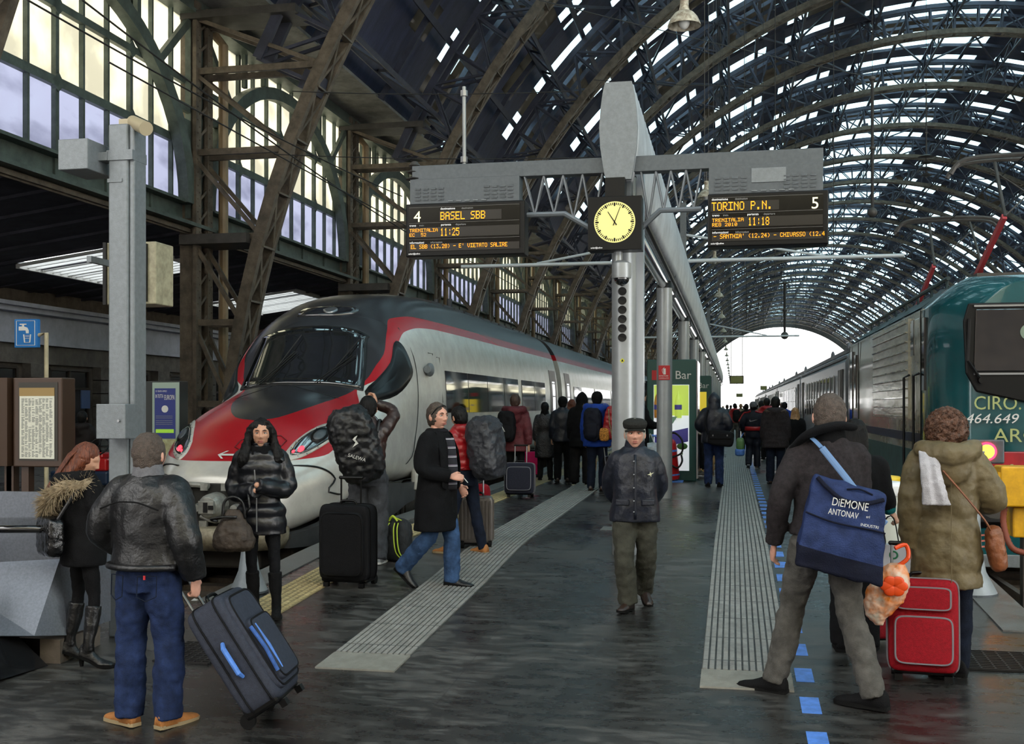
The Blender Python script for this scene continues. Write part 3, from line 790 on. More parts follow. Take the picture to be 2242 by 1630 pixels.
# front: flat dark panel paints the shaded hatch opening, coupler before it
mb = MB(); mb.bb((TX-.6, TF-.015, .08), (TX+.6, TF+.02, .6)); op = mb.build('coupler_recess', mat('recess_dark', (34, 33, 30), .8, var=.4, vs=8), train, bevel=.02)
M_mech = mat('grey_machinery', (140, 140, 134), .5, .3, var=.35, vs=9)
mb = MB(); mb.tube((TX-.02, TF+.02, .33), (TX-.02, TF-.2, .33), .17, .15, 20); mb.tube((TX-.02, TF-.2, .33), (TX-.02, TF-.26, .33), .15, .12, 20); mb.box((TX-.02, TF-.28, .33), (.2, .05, .16)); mb.build('coupler_head', M_mech, train, bevel=.01)
mb = MB(); mb.box((TX-.02, TF-.31, .33), (.05, .02, .12)); mb.box((TX+.05, TF-.31, .33), (.06, .02, .05)); mb.build('coupler_slot', M_black, train)
mb = MB(); mb.tube((TX-.42, TF-.05, .12), (TX-.42, TF-.05, .5), .09, .09, 14); mb.ell((TX-.42, TF-.05, .5), (.09, .09, .06)); mb.build('air_reservoir', M_mech, train, smooth=2)
mb = MB(); tri = [(TX-.48, TF-.147, .26), (TX-.36, TF-.147, .26), (TX-.36, TF-.147, .4), (TX-.48, TF-.147, .4)]; mb.prism(tri, (0, .01, 0)); mb.build('warning_label', mat('warning_yellow', (222, 190, 60), .5), train)
mb = MB(); mb.prism([(TX-.465, TF-.15, .28), (TX-.375, TF-.15, .28), (TX-.42, TF-.15, .375)], (0, .002, 0)); mb.build('warning_mark', M_black, train)
mb = MB()
mb.path([(TX-.58, TF-.04, .1), (TX-.57, TF-.06, .5), (TX-.4, TF-.06, .58), (TX-.1, TF-.06, .57)], .035, 8, sub=4)
for x in (-.15, .12): mb.box((TX+x, TF-.08, .56), (.09, .03, .09)); mb.box((TX+x, TF-.1, .1), (.1, .04, .1))
for x in (-.25, .25, .42): mb.tube((TX+x, TF-.02, .3), (TX+x, TF-.12, .3), .06, .05)
mb.path([(TX+.2, TF-.1, .12), (TX+.4, TF-.18, 0), (TX+.5, TF-.28, -.12)], [.05, .04, .02], 8)
mb.path([(TX-.2, TF-.08, .2), (TX, TF-.1, .14), (TX+.2, TF-.08, .2)], .02, 6, sub=3)
mb.build('coupler_pipes', M_mech, train, smooth=2)
mb = MB()
def lipring(y, z0, z1, h): return [V((TX+h*sin(a), TF+.35-(.35-y+.3)*cos(a)*(1 if abs(a) < 1.4 else 1), z)) for a in [(-1.35+2.7*i/20) for i in range(21)] for z in (z0,)]
rs = []
for z, o, hh in ((.08, -.30, .78), (.04, -.36, .80), (-.08, -.34, .79), (-.2, -.22, .72), (-.22, .1, .6)):
    rs.append([V((TX+hh*sin(a)*1.05, TF+.3+(o-.3)*cos(a)**.7, z)) for a in [(-1.5+3.0*i/24) for i in range(25)]])
mb.loft(rs, cap=False, closed=False); b = len(mb.v)
mb.loft([[v for v in rs[0]], [V((v.x, TF+.3, .08)) for v in rs[0]]], cap=False, closed=False)
mb.build('nose_tray', mat('tray_cream', (168, 160, 138), .5, .1, var=.5, vs=5, rgb2=(96, 86, 70)), train, smooth=True)
mb = MB(); mb.bb((TX-.5, TF+.1, -.45), (TX+.5, TF+1.2, -.15)); mb.bb((TX-.8, TF+.4, -.4), (TX+.8, TF+2.2, 0)); mb.build('underframe', mat('grimy_underframe', (40, 37, 33), .8, var=.4, vs=5), train, bevel=.03)
# hatch seam on the cover, arrow emblem
mb = MB(); pl_ = [(.64, .80), (.95, .80), (1.12, .74), (1.2, .62), (1.22, .42), (1.14, .2), (1.0, .06), (.8, -.0)]
mb.path([front(a, b)+V((.006, -.008, 0)) for a, b in pl_], .012, 6, sub=4); mb.build('hatch_seam', M_sealr, train)
mb = MB(); mb.path([front(-a, b)+V((-.006, -.008, 0)) for a, b in pl_], .012, 6, sub=4); mb.build('hatch_seam', M_sealr, train)
mb = MB()
def onnose(poly): mb.add([front(a, b)+V((0, -.012, .006)) for a, b in poly], [tuple(range(len(poly)))])
for q in ([(-.16, .93), (-.08, .975), (-.05, .975), (-.11, .94), (.06, .94), (.06, .92), (-.11, .92), (-.05, .885), (-.08, .885)],): onnose(q)
mb.build('arrow_emblem', M_white, train)
mb = MB(); mb.path([front(a, b)+V((0, -.006, .006)) for a, b in [(.1, .98), (-.02, 1.02), (.0, 1.1), (.14, 1.16), (.5, 1.16), (.6, 1.1), (.56, 1.0), (.45, .97), (.1, .98)]], .006, 5); mb.build('nose_panel_seam', mat('dark_red', (90, 18, 22), .5), train)
# dark skirt
M_skirt = mat('charcoal_skirt', (66, 68, 70), .45, .1, var=.25, vs=3)
for sg in (1, -1):
    mb = MB(); rr = []
    for s in (.25, .5, .8, 1.2, 1.7, 2.3, 3, 3.8, 4.2):
        x = interp(T_h, s)*.97; zt = interp(T_bot, s)+.03; zb = interp([(0, -.2), (1, -.2), (2.5, -.12), (4.2, .1)], s)
        rr.append([V((TX+sg*x, YY(s), zt)), V((TX+sg*(x-.03), YY(s), zb)), V((TX+sg*(x-.12), YY(s), zb)), V((TX+sg*(x-.12), YY(s), zt))])
    mb.loft(rr); mb.build('skirt', M_skirt, train)
    mb = MB()
    for a, b in ((6.9, 17.9), *CARS):
        for p, q in ((a+.1, a+1.3), (a+4.6, b-4.6), (b-1.3, b-.1)):
            if q > p: mb.bb((TX+sg*1.33-.03, TY+p, -.15), (TX+sg*1.33+.03, TY+q, .4))
    mb.build('side_skirt', M_skirt, train)
# bogies
M_bog = mat('bogie_grime', (62, 58, 52), .7, .3, var=.5, vs=7)
M_wheel = mat('wheel_steel', (104, 98, 90), .4, .8, var=.3)
for a in [4.6, 15.0]+[c for q in CARS for c in (q[0]+2.6, q[1]-2.6)][:5]:
    bg = None
    mb = MB()
    for sx in (-1.05, 1.05):
        mb.bb((TX+sx-.09, TY+a-1.6, -.2), (TX+sx+.09, TY+a+1.6, .02)); mb.bb((TX+sx-.14, TY+a-.35, -.3), (TX+sx+.14, TY+a+.35, .2))
        for q in (-1.25, 1.25): mb.box((TX+sx, TY+a+q, -.12), (.22, .36, .34))
        for q in (-.75, .75):
            for k in range(6): mb.tube((TX+sx, TY+a+q, -.28+k*.08), (TX+sx, TY+a+q, -.24+k*.08), .12, .12, 12)
        mb.path([(TX+sx*1.12, TY+a-1.3, .3), (TX+sx*1.14, TY+a-1.0, -.25), (TX+sx*1.14, TY+a-.6, -.2), (TX+sx*1.1, TY+a-.4, .3)], .025, 6, sub=4)
    mb.bb((TX-1, TY+a-.3, -.2), (TX+1, TY+a+.3, .25)); bg = mb.build('bogie', M_bog, train)
    for q in (-1.25, 1.25):
        for sx in (-.75, .75): mb = MB(); mb.tube((TX+sx-.07, TY+a+q, -.14), (TX+sx+.07, TY+a+q, -.14), .44, .44, 24); mb.build('wheel', M_wheel, bg)
mb = MB(); mb.box((TX+1.36, TY+4.35, .42), (.1, .5, .34)); mb.build('jacking_box', M_trainw, train, bevel=.03)
# cab side window, doors, windows, panel seams
for sg in (1, -1):
    sf = lambda s, z, sg=sg: side(s, z, sg)
    cw = [(2.75, 1.6), (3.05, 1.84), (3.45, 2.18), (3.74, 2.46), (3.9, 2.46), (3.99, 2.2), (3.95, 2.0), (3.3, 1.72)]
    nr = V((sg, 0, .1))
    patch(sf, [(3.5+(a-3.5)*1.07, 2.02+(b-2.02)*1.07) for a, b in cw], .008, 4, nrm=nr).build('cab_window_seal', M_sealr, train, smooth=True)
    patch(sf, cw, .016, 4, nrm=nr).build('cab_window', mat('cab_glass', (14, 17, 20), .3, 0, spec=.4), train, smooth=True)
    mb = MB(); mb.path([side(s, z, sg, .003) for s, z in [(4.15, 2.75), (4.22, 2.3), (4.18, 1.7), (4.0, 1.1), (3.6, .7), (3.0, .42)]], .008, 5, sub=4)
    mb.path([side(s, z, sg, .003) for s, z in [(2.3, 1.86), (2.5, 1.5), (2.6, 1.0), (2.6, .5)]], .005, 5, sub=4)
    mb.path([side(s, z, sg, .003) for s, z in [(5.0, 2.4), (5.25, 2.4), (5.25, .5)]], .006, 5)
    mb.path([side(s, z, sg, .003) for s, z in [(5.45, 2.35), (5.6, 2.35), (5.62, 1.6)]], .006, 5)
    mb.build('panel_seam', M_sealr, train)
    mb = MB(); p = side(4.75, 2.12, sg, .06); mb.ell(p, (.07, .13, .11)); mb.tube(p+V((0, -.1, 0)), p+V((0, -.16, 0)), .05, .06); mb.build('rear_view_camera', M_greyp, train, smooth=2)
    def band(a, b, z0=1.43, z1=2.14):
        mb = MB(); n = 6
        mb.loft([[side(a, z0+(z1-z0)*k/n, sg, .01) for k in range(n+1)]+[side(a, z0+(z1-z0)*k/n, sg, -.03) for k in range(n, -1, -1)],
                 [side(b, z0+(z1-z0)*k/n, sg, .01) for k in range(n+1)]+[side(b, z0+(z1-z0)*k/n, sg, -.03) for k in range(n, -1, -1)]]); return mb
    for k, (a, b) in enumerate([(5.85, 16.2)]+[(q[0]+2.4, q[1]-2.4) for q in CARS]):
        s = a
        while s+1.5 < b:
            band(s, s+1.55).build('window', M_glass_d, train); s += 1.6 if int((s-a)/1.6) % 3 != 2 else 2.0
        # seats and curtains are hidden behind the dark glass; pale blind strips show in it
    for a in [16.7]+[c for q in CARS for c in (q[0]+.7, q[1]-1.7)]:
        band(a, a+1.0, .42, 2.5).build('door', mat('door_dark', (40, 20, 26), .35, .2), train)  # dark panel paints the shade of an open doorway
        band(a+.3, a+.7, 1.3, 2.2).build('door_window', mat('lit_window', (225, 232, 240), .2, emit=.25), train)  # glowing pane stands in for the lit interior in the doorway
mb = MB()
for a in (17.9, 43.5, 69, 94.5): mb.loft([[V((TX+(v.x-TX)*.9, TY+a+o, 1.6+(v.z-1.6)*.93)) for v in tring(30)] for o in (-.1, .9)])
mb.build('gangway', M_blackmat, train)
mb = MB()
for k in range(12): s = 7.5+k*.85; mb.loft([[topp(x, s+o)+V((0, 0, .04)) for x in (-.7, -.35, 0, .35, .7)]+[topp(x, s+o)-V((0, 0, .04)) for x in (.7, .35, 0, -.35, -.7)] for o in (0, .7)])
for k in range(3): mb.tube((TX-.3+k*.3, TY+10.3, 3.5), (TX-.3+k*.3, TY+10.3, 3.8), .06, .06)
mb.build('roof_equipment', mat('roof_grey', (58, 60, 64), .5, .2, var=.4, vs=3), train)
for i in range(60):
    pass

# ================= GREEN LOCOMOTIVE AND COACHES (right) =================
LX0, LX1, LY = 2.5, 5.5, 14.5; LC = (LX0+LX1)/2
loco = thing('locomotive', 'green and cream electric locomotive with lit red tail lamp at the right platform', 'locomotive', (LC, LY, -.58), world=True)
M_teal = mat('teal_green_paint', (12, 80, 86), .25, .1, var=.18, vs=1.5, coat=.6)
M_tealr = mat('dark_teal_roof', (42, 62, 66), .45, .1, var=.35, vs=3)
M_cream = mat('cream_side_paint', (190, 182, 160), .25, .1, var=.3, vs=2.5, coat=.6)
M_navy = mat('navy_band', (34, 42, 66), .3)
M_redf = mat('loco_red_paint', (158, 28, 36), .35, var=.2)
def lsec(y, tp=3.22, sh=2.84, inx=.0, rr=.42): # body outline, lower part to roof
    a0, a1 = LX0+inx, LX1-inx
    return [V((a0, y, .42)), V((a0-.02*0, y, 1.2)), V((a0, y, 2.2)), V((a0+.02, y, sh)), V((a0+.3, y, sh+.26)), V((a0+.5, y, tp)), V((LC, y, tp+.03)), V((a1-.5, y, tp)), V((a1-.3, y, sh+.26)), V((a1-.02, y, sh)), V((a1, y, 2.2)), V((a1, y, 1.2)), V((a1, y, .42))]
# cab nose: rounded front plan
mb = MB(); rings = []
for k in range(13):
    t = k/12; ang = t*pi/2; y = LY+.62*(1-sin(ang)); inx = .5*(1-cos(ang)) if k < 12 else .5
for t in (0, .08, .2, .35, .5, .7, .85, 1.0):
    inx = .42*(1-t)**2.2; y = LY+t*.75; r = lsec(y, 3.22-.14*(1-t)**2, 2.84-.12*(1-t)**2, inx); rings.append(r)
rings.append(lsec(LY+1.15)); mb.loft([r[::-1] for r in rings]); cab = mb.build('cab', M_teal, loco, smooth=True); autosmooth(cab.data, 45)
Yc, Ye = LY+1.15, 25.2
mb = MB(); mb.loft([[V((v.x, y, v.z)) for v in (lsec(0)[0:4]+[V((LX0+.02, 0, 2.86)), V((LX1-.02, 0, 2.86))]+lsec(0)[9:])][::-1] for y in (Yc, Ye)]); mb.build('body_side', M_cream, loco)
mb = MB(); mb.loft([[V((v.x, y, v.z)) for v in lsec(0)[3:10]][::-1] for y in (Yc, Ye)]); mb.build('roof', M_tealr, loco)
mb = MB()
for sx in (LX0-.006, LX1+.006): mb.bb((sx-.006, Yc, 1.04), (sx+.006, Ye, 1.17))
mb.build('navy_stripe', M_navy, loco)
mb = MB()
for sx in (LX0-.006, LX1+.006): mb.bb((sx-.006, Yc-.1, .35), (sx+.006, Ye, .93))
mb.build('green_lower_band', mat('dull_green_band', (58, 86, 84), .5, var=.3, vs=4), loco)
# louvre panel and side details
for (a, b) in ((Yc+.95, Yc+5.0),):
    mb = MB(); mb.bb((LX0-.03, a, 1.36), (LX0+.02, b, 2.8)); mb.build('louvre_panel', mat('bright_panel', (200, 194, 174), .18, .2, var=.2, vs=3, stretch=(1, .5, 3), bump=.3, bs=3), loco)
    for k in range(11):
        z = 1.38+k*.135; mb = MB(); mb.prism([(LX0-.03, a+.05, z+.0), (LX0-.06, a+.05, z+.008), (LX0-.06, a+.05, z+.022), (LX0-.03, a+.05, z+.02)], (0, b-a-.1, 0)); mb.build('louvre', M_cream, loco)
mb = MB(); mb.bb((LX0-.012, Yc+.05, 1.2), (LX0+.01, Yc+.75, 2.75)); mb.build('cab_door', M_cream, loco, bevel=.01)
mb = MB(); mb.bb((LX0-.02, LY+.82, 1.75), (LX0+.01, LY+1.0, 2.72)); mb.build('cab_side_window', M_glass_d, loco)
mb = MB(); mb.bb((LX0-.02, Yc+.55, 2.25), (LX0+.01, Yc+.8, 2.75)); mb.bb((LX0-.02, Ye-1.6, 1.5), (LX0+.01, Ye-1.3, 2.6)); mb.bb((LX0-.02, Ye-.9, 1.2), (LX0+.01, Ye-.5, 2.7)); mb.build('door_window', M_glass_d, loco)
for y in (Yc+.02, Yc+.86):
    mb = MB(); mb.path([(LX0-.02, y, .62), (LX0-.1, y, .66), (LX0-.1, y, 1.95), (LX0-.02, y, 1.99)], .018, 8); mb.build('handrail', M_black, loco)
mb = MB()
for y in (Yc, Ye-2.0, Ye-.35): mb.bb((LX0-.015, y-.01, .9), (LX0, y+.01, 2.84))
mb.build('panel_seam', M_black, loco)
# roof grille boxes, edge rail, pantographs
mb = MB()
for k in range(5): mb.prism([(LX0+.08, Yc+.6+k*1.8, 2.92), (LX0+.5, Yc+.6+k*1.8, 3.24), (LX0+.8, Yc+.6+k*1.8, 3.24), (LX0+.8, Yc+.6+k*1.8, 2.92)], (0, 1.6, 0))
mb.path([(LX0+.4, Yc+.3, 3.3), (LX0+.4, Ye-.3, 3.3)], .03, 6)
for k in range(8): mb.tube((LX0+.4, Yc+.4+k*1.2, 3.15), (LX0+.4, Yc+.4+k*1.2, 3.3), .02)
mb.build('roof_grille', M_tealr, loco)
M_redarm = mat('red_pantograph_arm', (168, 60, 66), .5)
for base in (LY+2.2, LY+7.5):
    mb = MB(); mb.bb((LC-.7, base-.6, 3.3), (LC+.7, base+.9, 3.38))
    for sx in (-.6, .6):
        for sy in (-.4, .7):
            for k in range(4): mb.tube((LC+sx, base+sy, 3.2+.03*k), (LC+sx, base+sy, 3.22+.03*k), .08-.01*(k % 2))
    pf = mb.build('pantograph_base', M_iron2, loco)
    for sx in (-.55, .55): mb = MB(); mb.beam((LC+sx, base+.3, 3.38), (LC+sx*.75, base-.9, 4.1), .06, .08); mb.build('pantograph_arm', M_redarm, loco)
    mb = MB()
    for sx in (-.45, .45):
        mb.path([(LC+sx*.9, base-.9, 4.1), (LC+sx*.8, base-.1, 5.0)], .025, 6); mb.path([(LC+sx, base-.7, 4.05), (LC-sx, base-.2, 4.9)], .012, 6)
    mb.path([(LC-.95, base-.1, 4.86), (LC-.75, base-.1, 5.06), (LC, base-.1, 5.1), (LC+.75, base-.1, 5.06), (LC+.95, base-.1, 4.86)], .035, 6, sub=4)
    mb.path([(LC-.95, base+.2, 4.86), (LC-.75, base+.2, 5.06), (LC, base+.2, 5.1), (LC+.75, base+.2, 5.06), (LC+.95, base+.2, 4.86)], .035, 6, sub=4)
    mb.build('pantograph_head', M_iron2, loco)
# front windscreen, visor, lamps, number, graffiti
yf = LY-.015
def fpl(poly, th, m, nm, dy=0, par=None, bev=.02): mb = MB(); mb.prism([(a, yf-dy, b) for a, b in poly][::-1], (0, -th, 0)); return mb.build(nm, m, par or loco, bevel=bev)
vis = [(LX0+.36, 2.82), (LX0+.3, 2.6), (LX0+.33, 1.95), (LX0+.45, 1.72), (LC-.2, 1.52), (LC+.2, 1.52), (LX1-.45, 1.72), (LX1-.33, 1.95), (LX1-.3, 2.6), (LX1-.36, 2.82)]
fpl(vis, .05, M_black, 'windscreen_surround')
for s0, s1 in ((LX0+.42, LX1-.42),):
    fpl([(s0+.02, 2.74), (s0, 2.0), (s0+.02, 1.97), (s1-.02, 1.97), (s1, 2.0), (s1-.02, 2.74)], .02, M_glass_d, 'windscreen', .05)
mb = MB()
for z in (2.78, 1.94): mb.bb((LX0+.42, yf-.08, z-.012), (LX1-.42, yf-.05, z+.012))
mb.build('windscreen_trim', M_steel, loco)
mb = MB(); mb.tube((3.55, yf-.085, 2.45), (3.55, yf-.07, 2.45), .1, .1, 24); mb.build('round_sticker', mat('pale_sticker', (120, 136, 120), .5), loco)
mb = MB(); mb.path([(LX0+.5, yf-.1, 1.86), (LX0+.34, yf-.12, 2.1), (LX0+.36, yf-.1, 2.62)], .02, 6); mb.tube((LX0+.5, yf-.06, 1.86), (LX0+.5, yf-.14, 1.86), .04); mb.build('wiper', M_black, loco)
mb = MB(); mb.ell((3.75, yf-.08, 1.78), (.11, .07, .11)); mb.build('front_camera', M_black, loco, smooth=True)
fpl([(LX0+.18, .98), (LX0+.18, .5), (LX1-.18, .5), (LX1-.18, .98)], .03, M_redf, 'red_bumper_band')
fpl([(LX0+.2, 1.13), (LX0+.2, .83), (3.28, .83), (3.28, 1.13)], .05, M_greyd, 'lamp_housing')
mb = MB(); mb.tube((2.83, yf-.05, .98), (2.83, yf-.075, .98), .1, .1, 24); mb.build('unlit_lamp', mat('grey_lens', (86, 84, 84), .25), loco)
M_glow = mat('glowing_lens', (255, 190, 30), .3, emit=2.2); M_glowr = mat('glowing_red_rim', (255, 26, 50), .3, emit=1.8)
mb = MB(); mb.tube((3.07, yf-.05, .98), (3.07, yf-.075, .98), .115, .115, 28); lr = mb.build('tail_lamp', M_glowr, loco)
mb = MB(); mb.tube((3.07, yf-.075, .98), (3.07, yf-.085, .98), .085, .085, 24); mb.build('tail_lamp_lens', M_glow, lr)
M_let = mat('silver_lettering', (206, 208, 206), .4, .2)
text('464.649', .17, M_let, loco, (2.82, yf-.035, 1.33), sx=1.12, shear=.25, name='running_number')
M_graf = mat('graffiti_yellow', (160, 170, 110), .7)
text('CIRO.', .24, M_graf, loco, (2.92, yf-.035, 1.5), name='graffiti', ext=.001, sx=.9)
text('ARO', .24, M_graf, loco, (3.15, yf-.035, 1.1), name='graffiti', ext=.001, sx=1.1)
text('U7', .3, M_graf, loco, (3.33, yf-.035, .62), name='graffiti', ext=.001, sx=1.1)
mb = MB(); mb.bb((LX0+.1, LY+.05, .1), (LX1-.1, LY+.6, .45)); mb.bb((LX0+.1, LY+.6, -.1), (LX1-.1, Ye, .4)); mb.build('underframe', mat('loco_underframe', (34, 33, 32), .7, var=.4), loco)
for sx in (LX0+.62, LX1-.62):
    mb = MB(); mb.tube((sx, LY+.1, .42), (sx, LY-.35, .42), .1, .1, 16); mb.tube((sx, LY-.35, .42), (sx, LY-.4, .42), .24, .24, 20); mb.build('buffer', M_iron2, loco)
fpl([(LX0+.2, .02), (LX0+.2, -.42), (LX1-.2, -.42), (LX1-.2, .02)], .06, M_teal, 'snow_plough', -.1)
fpl([(LX0+.2, -.3), (LX0+.2, -.46), (LX1-.2, -.46), (LX1-.2, -.3)], .02, M_greyp, 'plough_edge', -.04)
text('KEN', .24, mat('graffiti_pink', (206, 120, 104), .7), loco, (2.82, yf+.03, -.24), name='graffiti', ext=.001, rot=(pi/2, -.1, 0))
for a in (LY+2.6, LY+8.6):
    mb = MB()
    for sx in (LX0+.35, LX1-.35): mb.bb((sx-.1, a-1.5, -.35), (sx+.1, a+1.5, -.1)); [mb.tube((sx, a+q, -.4), (sx, a+q, .1), .13) for q in (-.9, .9)]
    bg = mb.build('bogie', M_bog, loco)
    for q in (-1.2, 1.2):
        for sx in (-.75, .75): mb = MB(); mb.tube((LC+sx-.07, a+q, -.1), (LC+sx+.07, a+q, -.1), .48, .48, 24); mb.build('wheel', M_wheel, bg)
# coaches
M_coach = mat('stainless_coach_side', (150, 152, 160), .25, .55, var=.22, vs=1.5, stretch=(1, .3, 2))
M_coachr = mat('coach_roof_ribs', (112, 114, 120), .4, .4, var=.3, vs=2)
def coach(y0, y1, lab):
    t = thing('passenger_coach', lab, 'railway coach', (LC, y0, -.58), world=True, group='coaches behind the green locomotive')
    def sec(y): return [V((LX0, y, .35)), V((LX0, y, 2.55)), V((LX0+.1, y, 2.75)), V((LX0+.45, y, 3.0)), V((LC-.5, y, 3.14)), V((LC+.5, y, 3.14)), V((LX1-.45, y, 3.0)), V((LX1-.1, y, 2.75)), V((LX1, y, 2.55)), V((LX1, y, .35))]
    mb = MB(); mb.loft([sec(y)[::-1] for y in (y0, y1)]); mb.build('body', M_coach, t)
    mb = MB()
    for k in range(5): 
        a, b = [(LX0+.03, 2.66), (LX0+.16, 2.82), (LX0+.3, 2.93), (LX0+.5, 3.03), (LX0+.8, 3.1)][k]; mb.bb((a-.02, y0+.1, b-.02), (a+.02, y1-.1, b+.035))
    mb.build('roof_ribs', M_coachr, t)
    n = int((y1-y0-5)/1.15)
    for k in range(n):
        yy = y0+2.6+k*1.15; mb = MB(); mb.bb((LX0-.012, yy+.12, 1.28), (LX0+.01, yy+.95, 2.28)); w_ = mb.build('window', M_glass_d, t)
        mb = MB(); mb.bb((LX0-.03, yy+.1, 1.72), (LX0-.01, yy+.97, 1.76)); mb.bb((LX0-.03, yy+.04, 1.25), (LX0-.008, yy+.12, 2.31)); mb.build('window_bar', M_steel, w_)
    for yy in (y0+.5, y1-1.7):
        mb = MB(); mb.bb((LX0-.012, yy, .5), (LX0+.01, yy+1.2, 2.4)); d_ = mb.build('door', M_black, t)
        mb = MB(); mb.bb((LX0-.03, yy+.57, .5), (LX0-.01, yy+.63, 2.4)); mb.build('door_post', M_steel, d_)
    mb = MB(); mb.bb((LX0+.2, y0+.3, -.2), (LX1-.2, y1-.3, .36)); mb.build('underframe', M_bog, t)
    mb = MB(); mb.bb((LX0+.4, y0-.45, .5), (LX1-.4, y0, 2.7)); mb.build('gangway', M_blackmat, t)
    mb = MB(); mb.ell((LC-.6, (y0+y1)/2, 3.2), (.08, .08, .25)); mb.ell((LC-.6, y1-3, 3.2), (.08, .08, .25)); mb.build('roof_vent', M_coachr, t)
ys = [25.9, 43.2, 65.5, 88, 110.5, 133]
for k in range(5): coach(ys[k], ys[k+1]-.7, ['stainless coach coupled directly behind the green locomotive', 'second stainless coach behind the green locomotive', 'third stainless coach behind the green locomotive', 'distant stainless coach, fourth behind the locomotive', 'farthest stainless coach near the bright open end'][k])
# ================= PLATFORM FURNITURE =================
CX = -1.13
M_col = mat('satin_column_paint', (150, 154, 156), .35, .4, var=.1, vs=3)
# round columns
cys = [11.6, 18.55, 25.9, 33.1, 40.4, 47.6, 55, 62, 70, 78, 86, 94]
for k, y in enumerate(cys):
    lab = 'grey round steel column in the row under the silver duct'
    if k == 0: lab = 'grey round column directly behind the man in the flat cap, with dark speaker holes'
    if k == 1: lab = 'grey round column bearing the red fire extinguisher sign'
    if k == 2: lab = 'grey round column just behind the green vending kiosk front'
    t = thing('support_column', lab, 'column', (CX, y, 0), group='round columns under the silver duct', world=True)
    mb = MB(); r = .13; top = 3.95 if k == 0 else 3.52
    mb.lathe([(r, floorZ(y)), (r, top)], (CX, y, 0), 32); mb.build('shaft', M_col, t, smooth=2)
    if k == 0:
        mb = MB(); mb.bb((CX+.1, y+.05, floorZ(y)), (CX+.2, y+.2, 4.1)); mb.build('cable_cover', mat('pale_panel', (176, 182, 190), .3, .3), t)
        mh = MB()
        for i in range(7):
            z = 2.84-i*.097; a0 = -1.42
            n = 16; cc = [V((0, 0, 0))]
            vs = [V((CX+(r+.009)*cos(-1.62+.044/r*cos(q*2*pi/n)), y+(r+.009)*sin(-1.62+.044/r*cos(q*2*pi/n)), z+.044*sin(q*2*pi/n))) for q in range(n)]
            mh.add(vs, [tuple(range(n))])
        tag(mh.build('speaker_holes', M_black, t), kind='stuff')
        mb = MB(); yy = y-r-.004; mb.prism([(CX-.005, yy, 1.99), (CX+.022, yy, 2.017), (CX-.005, yy, 2.044), (CX-.032, yy, 2.017)], (0, .004, 0)); mb.build('sticker', mat('yellow_sticker', (196, 190, 50), .5), t)
        mb = MB(); mb.prism([(CX-.018, yy-.002, 2.008), (CX+.008, yy-.002, 2.008), (CX-.005, yy-.002, 2.034)], (0, .002, 0)); mb.build('sticker_mark', M_black, t)
    if k == 1:
        mb = MB(); yy = y-r-.012; mb.bb((CX-.09, yy, 1.98), (CX+.1, yy+.01, 2.22)); s_ = mb.build('extinguisher_sign', mat('sign_red', (176, 24, 32), .4), t)
        mb = MB(); mb.bb((CX-.01, yy-.004, 2.07), (CX+.03, yy, 2.17)); mb.path([(CX-.02, yy-.002, 2.09), (CX-.03, yy-.002, 2.15), (CX+.01, yy-.002, 2.19)], .004, 5); mb.build('pictogram', M_white, s_)
        text('ESTINTORE', .03, M_white, s_, (CX-.08, yy-.002, 2.035), ext=.001); text('CARRELLATO', .026, M_white, s_, (CX-.08, yy-.002, 2.0), ext=.001)
    mb = MB(); mb.lathe([(r*1.02, top), (r*.85, top+.12)], (CX, y, 0), 24); mb.build('collar', M_black, t)
# silver duct (spine)
dk = thing('duct', 'long silver ribbed service duct running over the row of columns', 'duct', (CX, 11.1, 3.5), world=True)
M_duct = mat('ribbed_silver', (186, 190, 194), .4, .15, var=.2, vs=2)
DZ0, DZ1 = 3.86, 4.86
def dsec(y, f=0):
    out = []
    for z, hw in ((3.86, .12), (4.0, .145), (4.2, .175), (4.4, .185), (4.6, .17), (4.75, .15), (4.86, .125)): out.append((z, hw+f))
    return [V((CX-.02-h, y, z)) for z, h in out]+[V((CX-.02+h, y, z)) for z, h in out[::-1]]
mb = MB(); rs = []
y = 11.25
while y < 110:
    for o, f in ((0, .0), (.10, .022), (.2, .0)): rs.append(dsec(y+o, f))
    y += .3 if y < 40 else 1.2
mb.loft([r[::-1] for r in rs]); mb.build('casing', M_duct, dk, smooth=True)
mb = MB(); mb.loft([dsec(11.2, .012)[::-1], dsec(11.26, .012)[::-1]]); mb.build('end_cap', M_greyp, dk)
mb = MB(); mb.tube((CX-.02, 12.2, 3.62), (CX-.02, 110, 3.62), .1, .1, 16)
for k in range(14): mb.tube((CX-.02, 13+k*7.3, 3.62), (CX-.02, 13.08+k*7.3, 3.62), .115, .115, 16)
mb.build('polished_pipe', M_chrome, dk, smooth=2)
mb = MB(); mb.path([(CX+.12, 12.2, 3.7), (CX+.14, 20, 3.66), (CX+.12, 40, 3.68), (CX+.12, 110, 3.68)], .03, 8); mb.build('cable', M_black, dk)
mb = MB()
for k in range(14):
    y = 12.5+k*7.3; mb.bb((CX-.16, y-.03, 3.5), (CX-.13, y+.03, 3.95)); mb.bb((CX+.1, y-.03, 3.5), (CX+.13, y+.03, 3.95)); mb.bb((CX-.16, y-.03, 3.48), (CX+.13, y+.03, 3.51))
mb.build('bracket', M_greyd, dk)
mb = MB(); mb.bb((CX-.14, 11.3, 3.62), (CX+.1, 11.9, 3.9)); mb.tube((CX, 11.4, 3.3), (CX, 11.4, 3.9), .03); mb.build('cap_mount', M_greyd, dk)
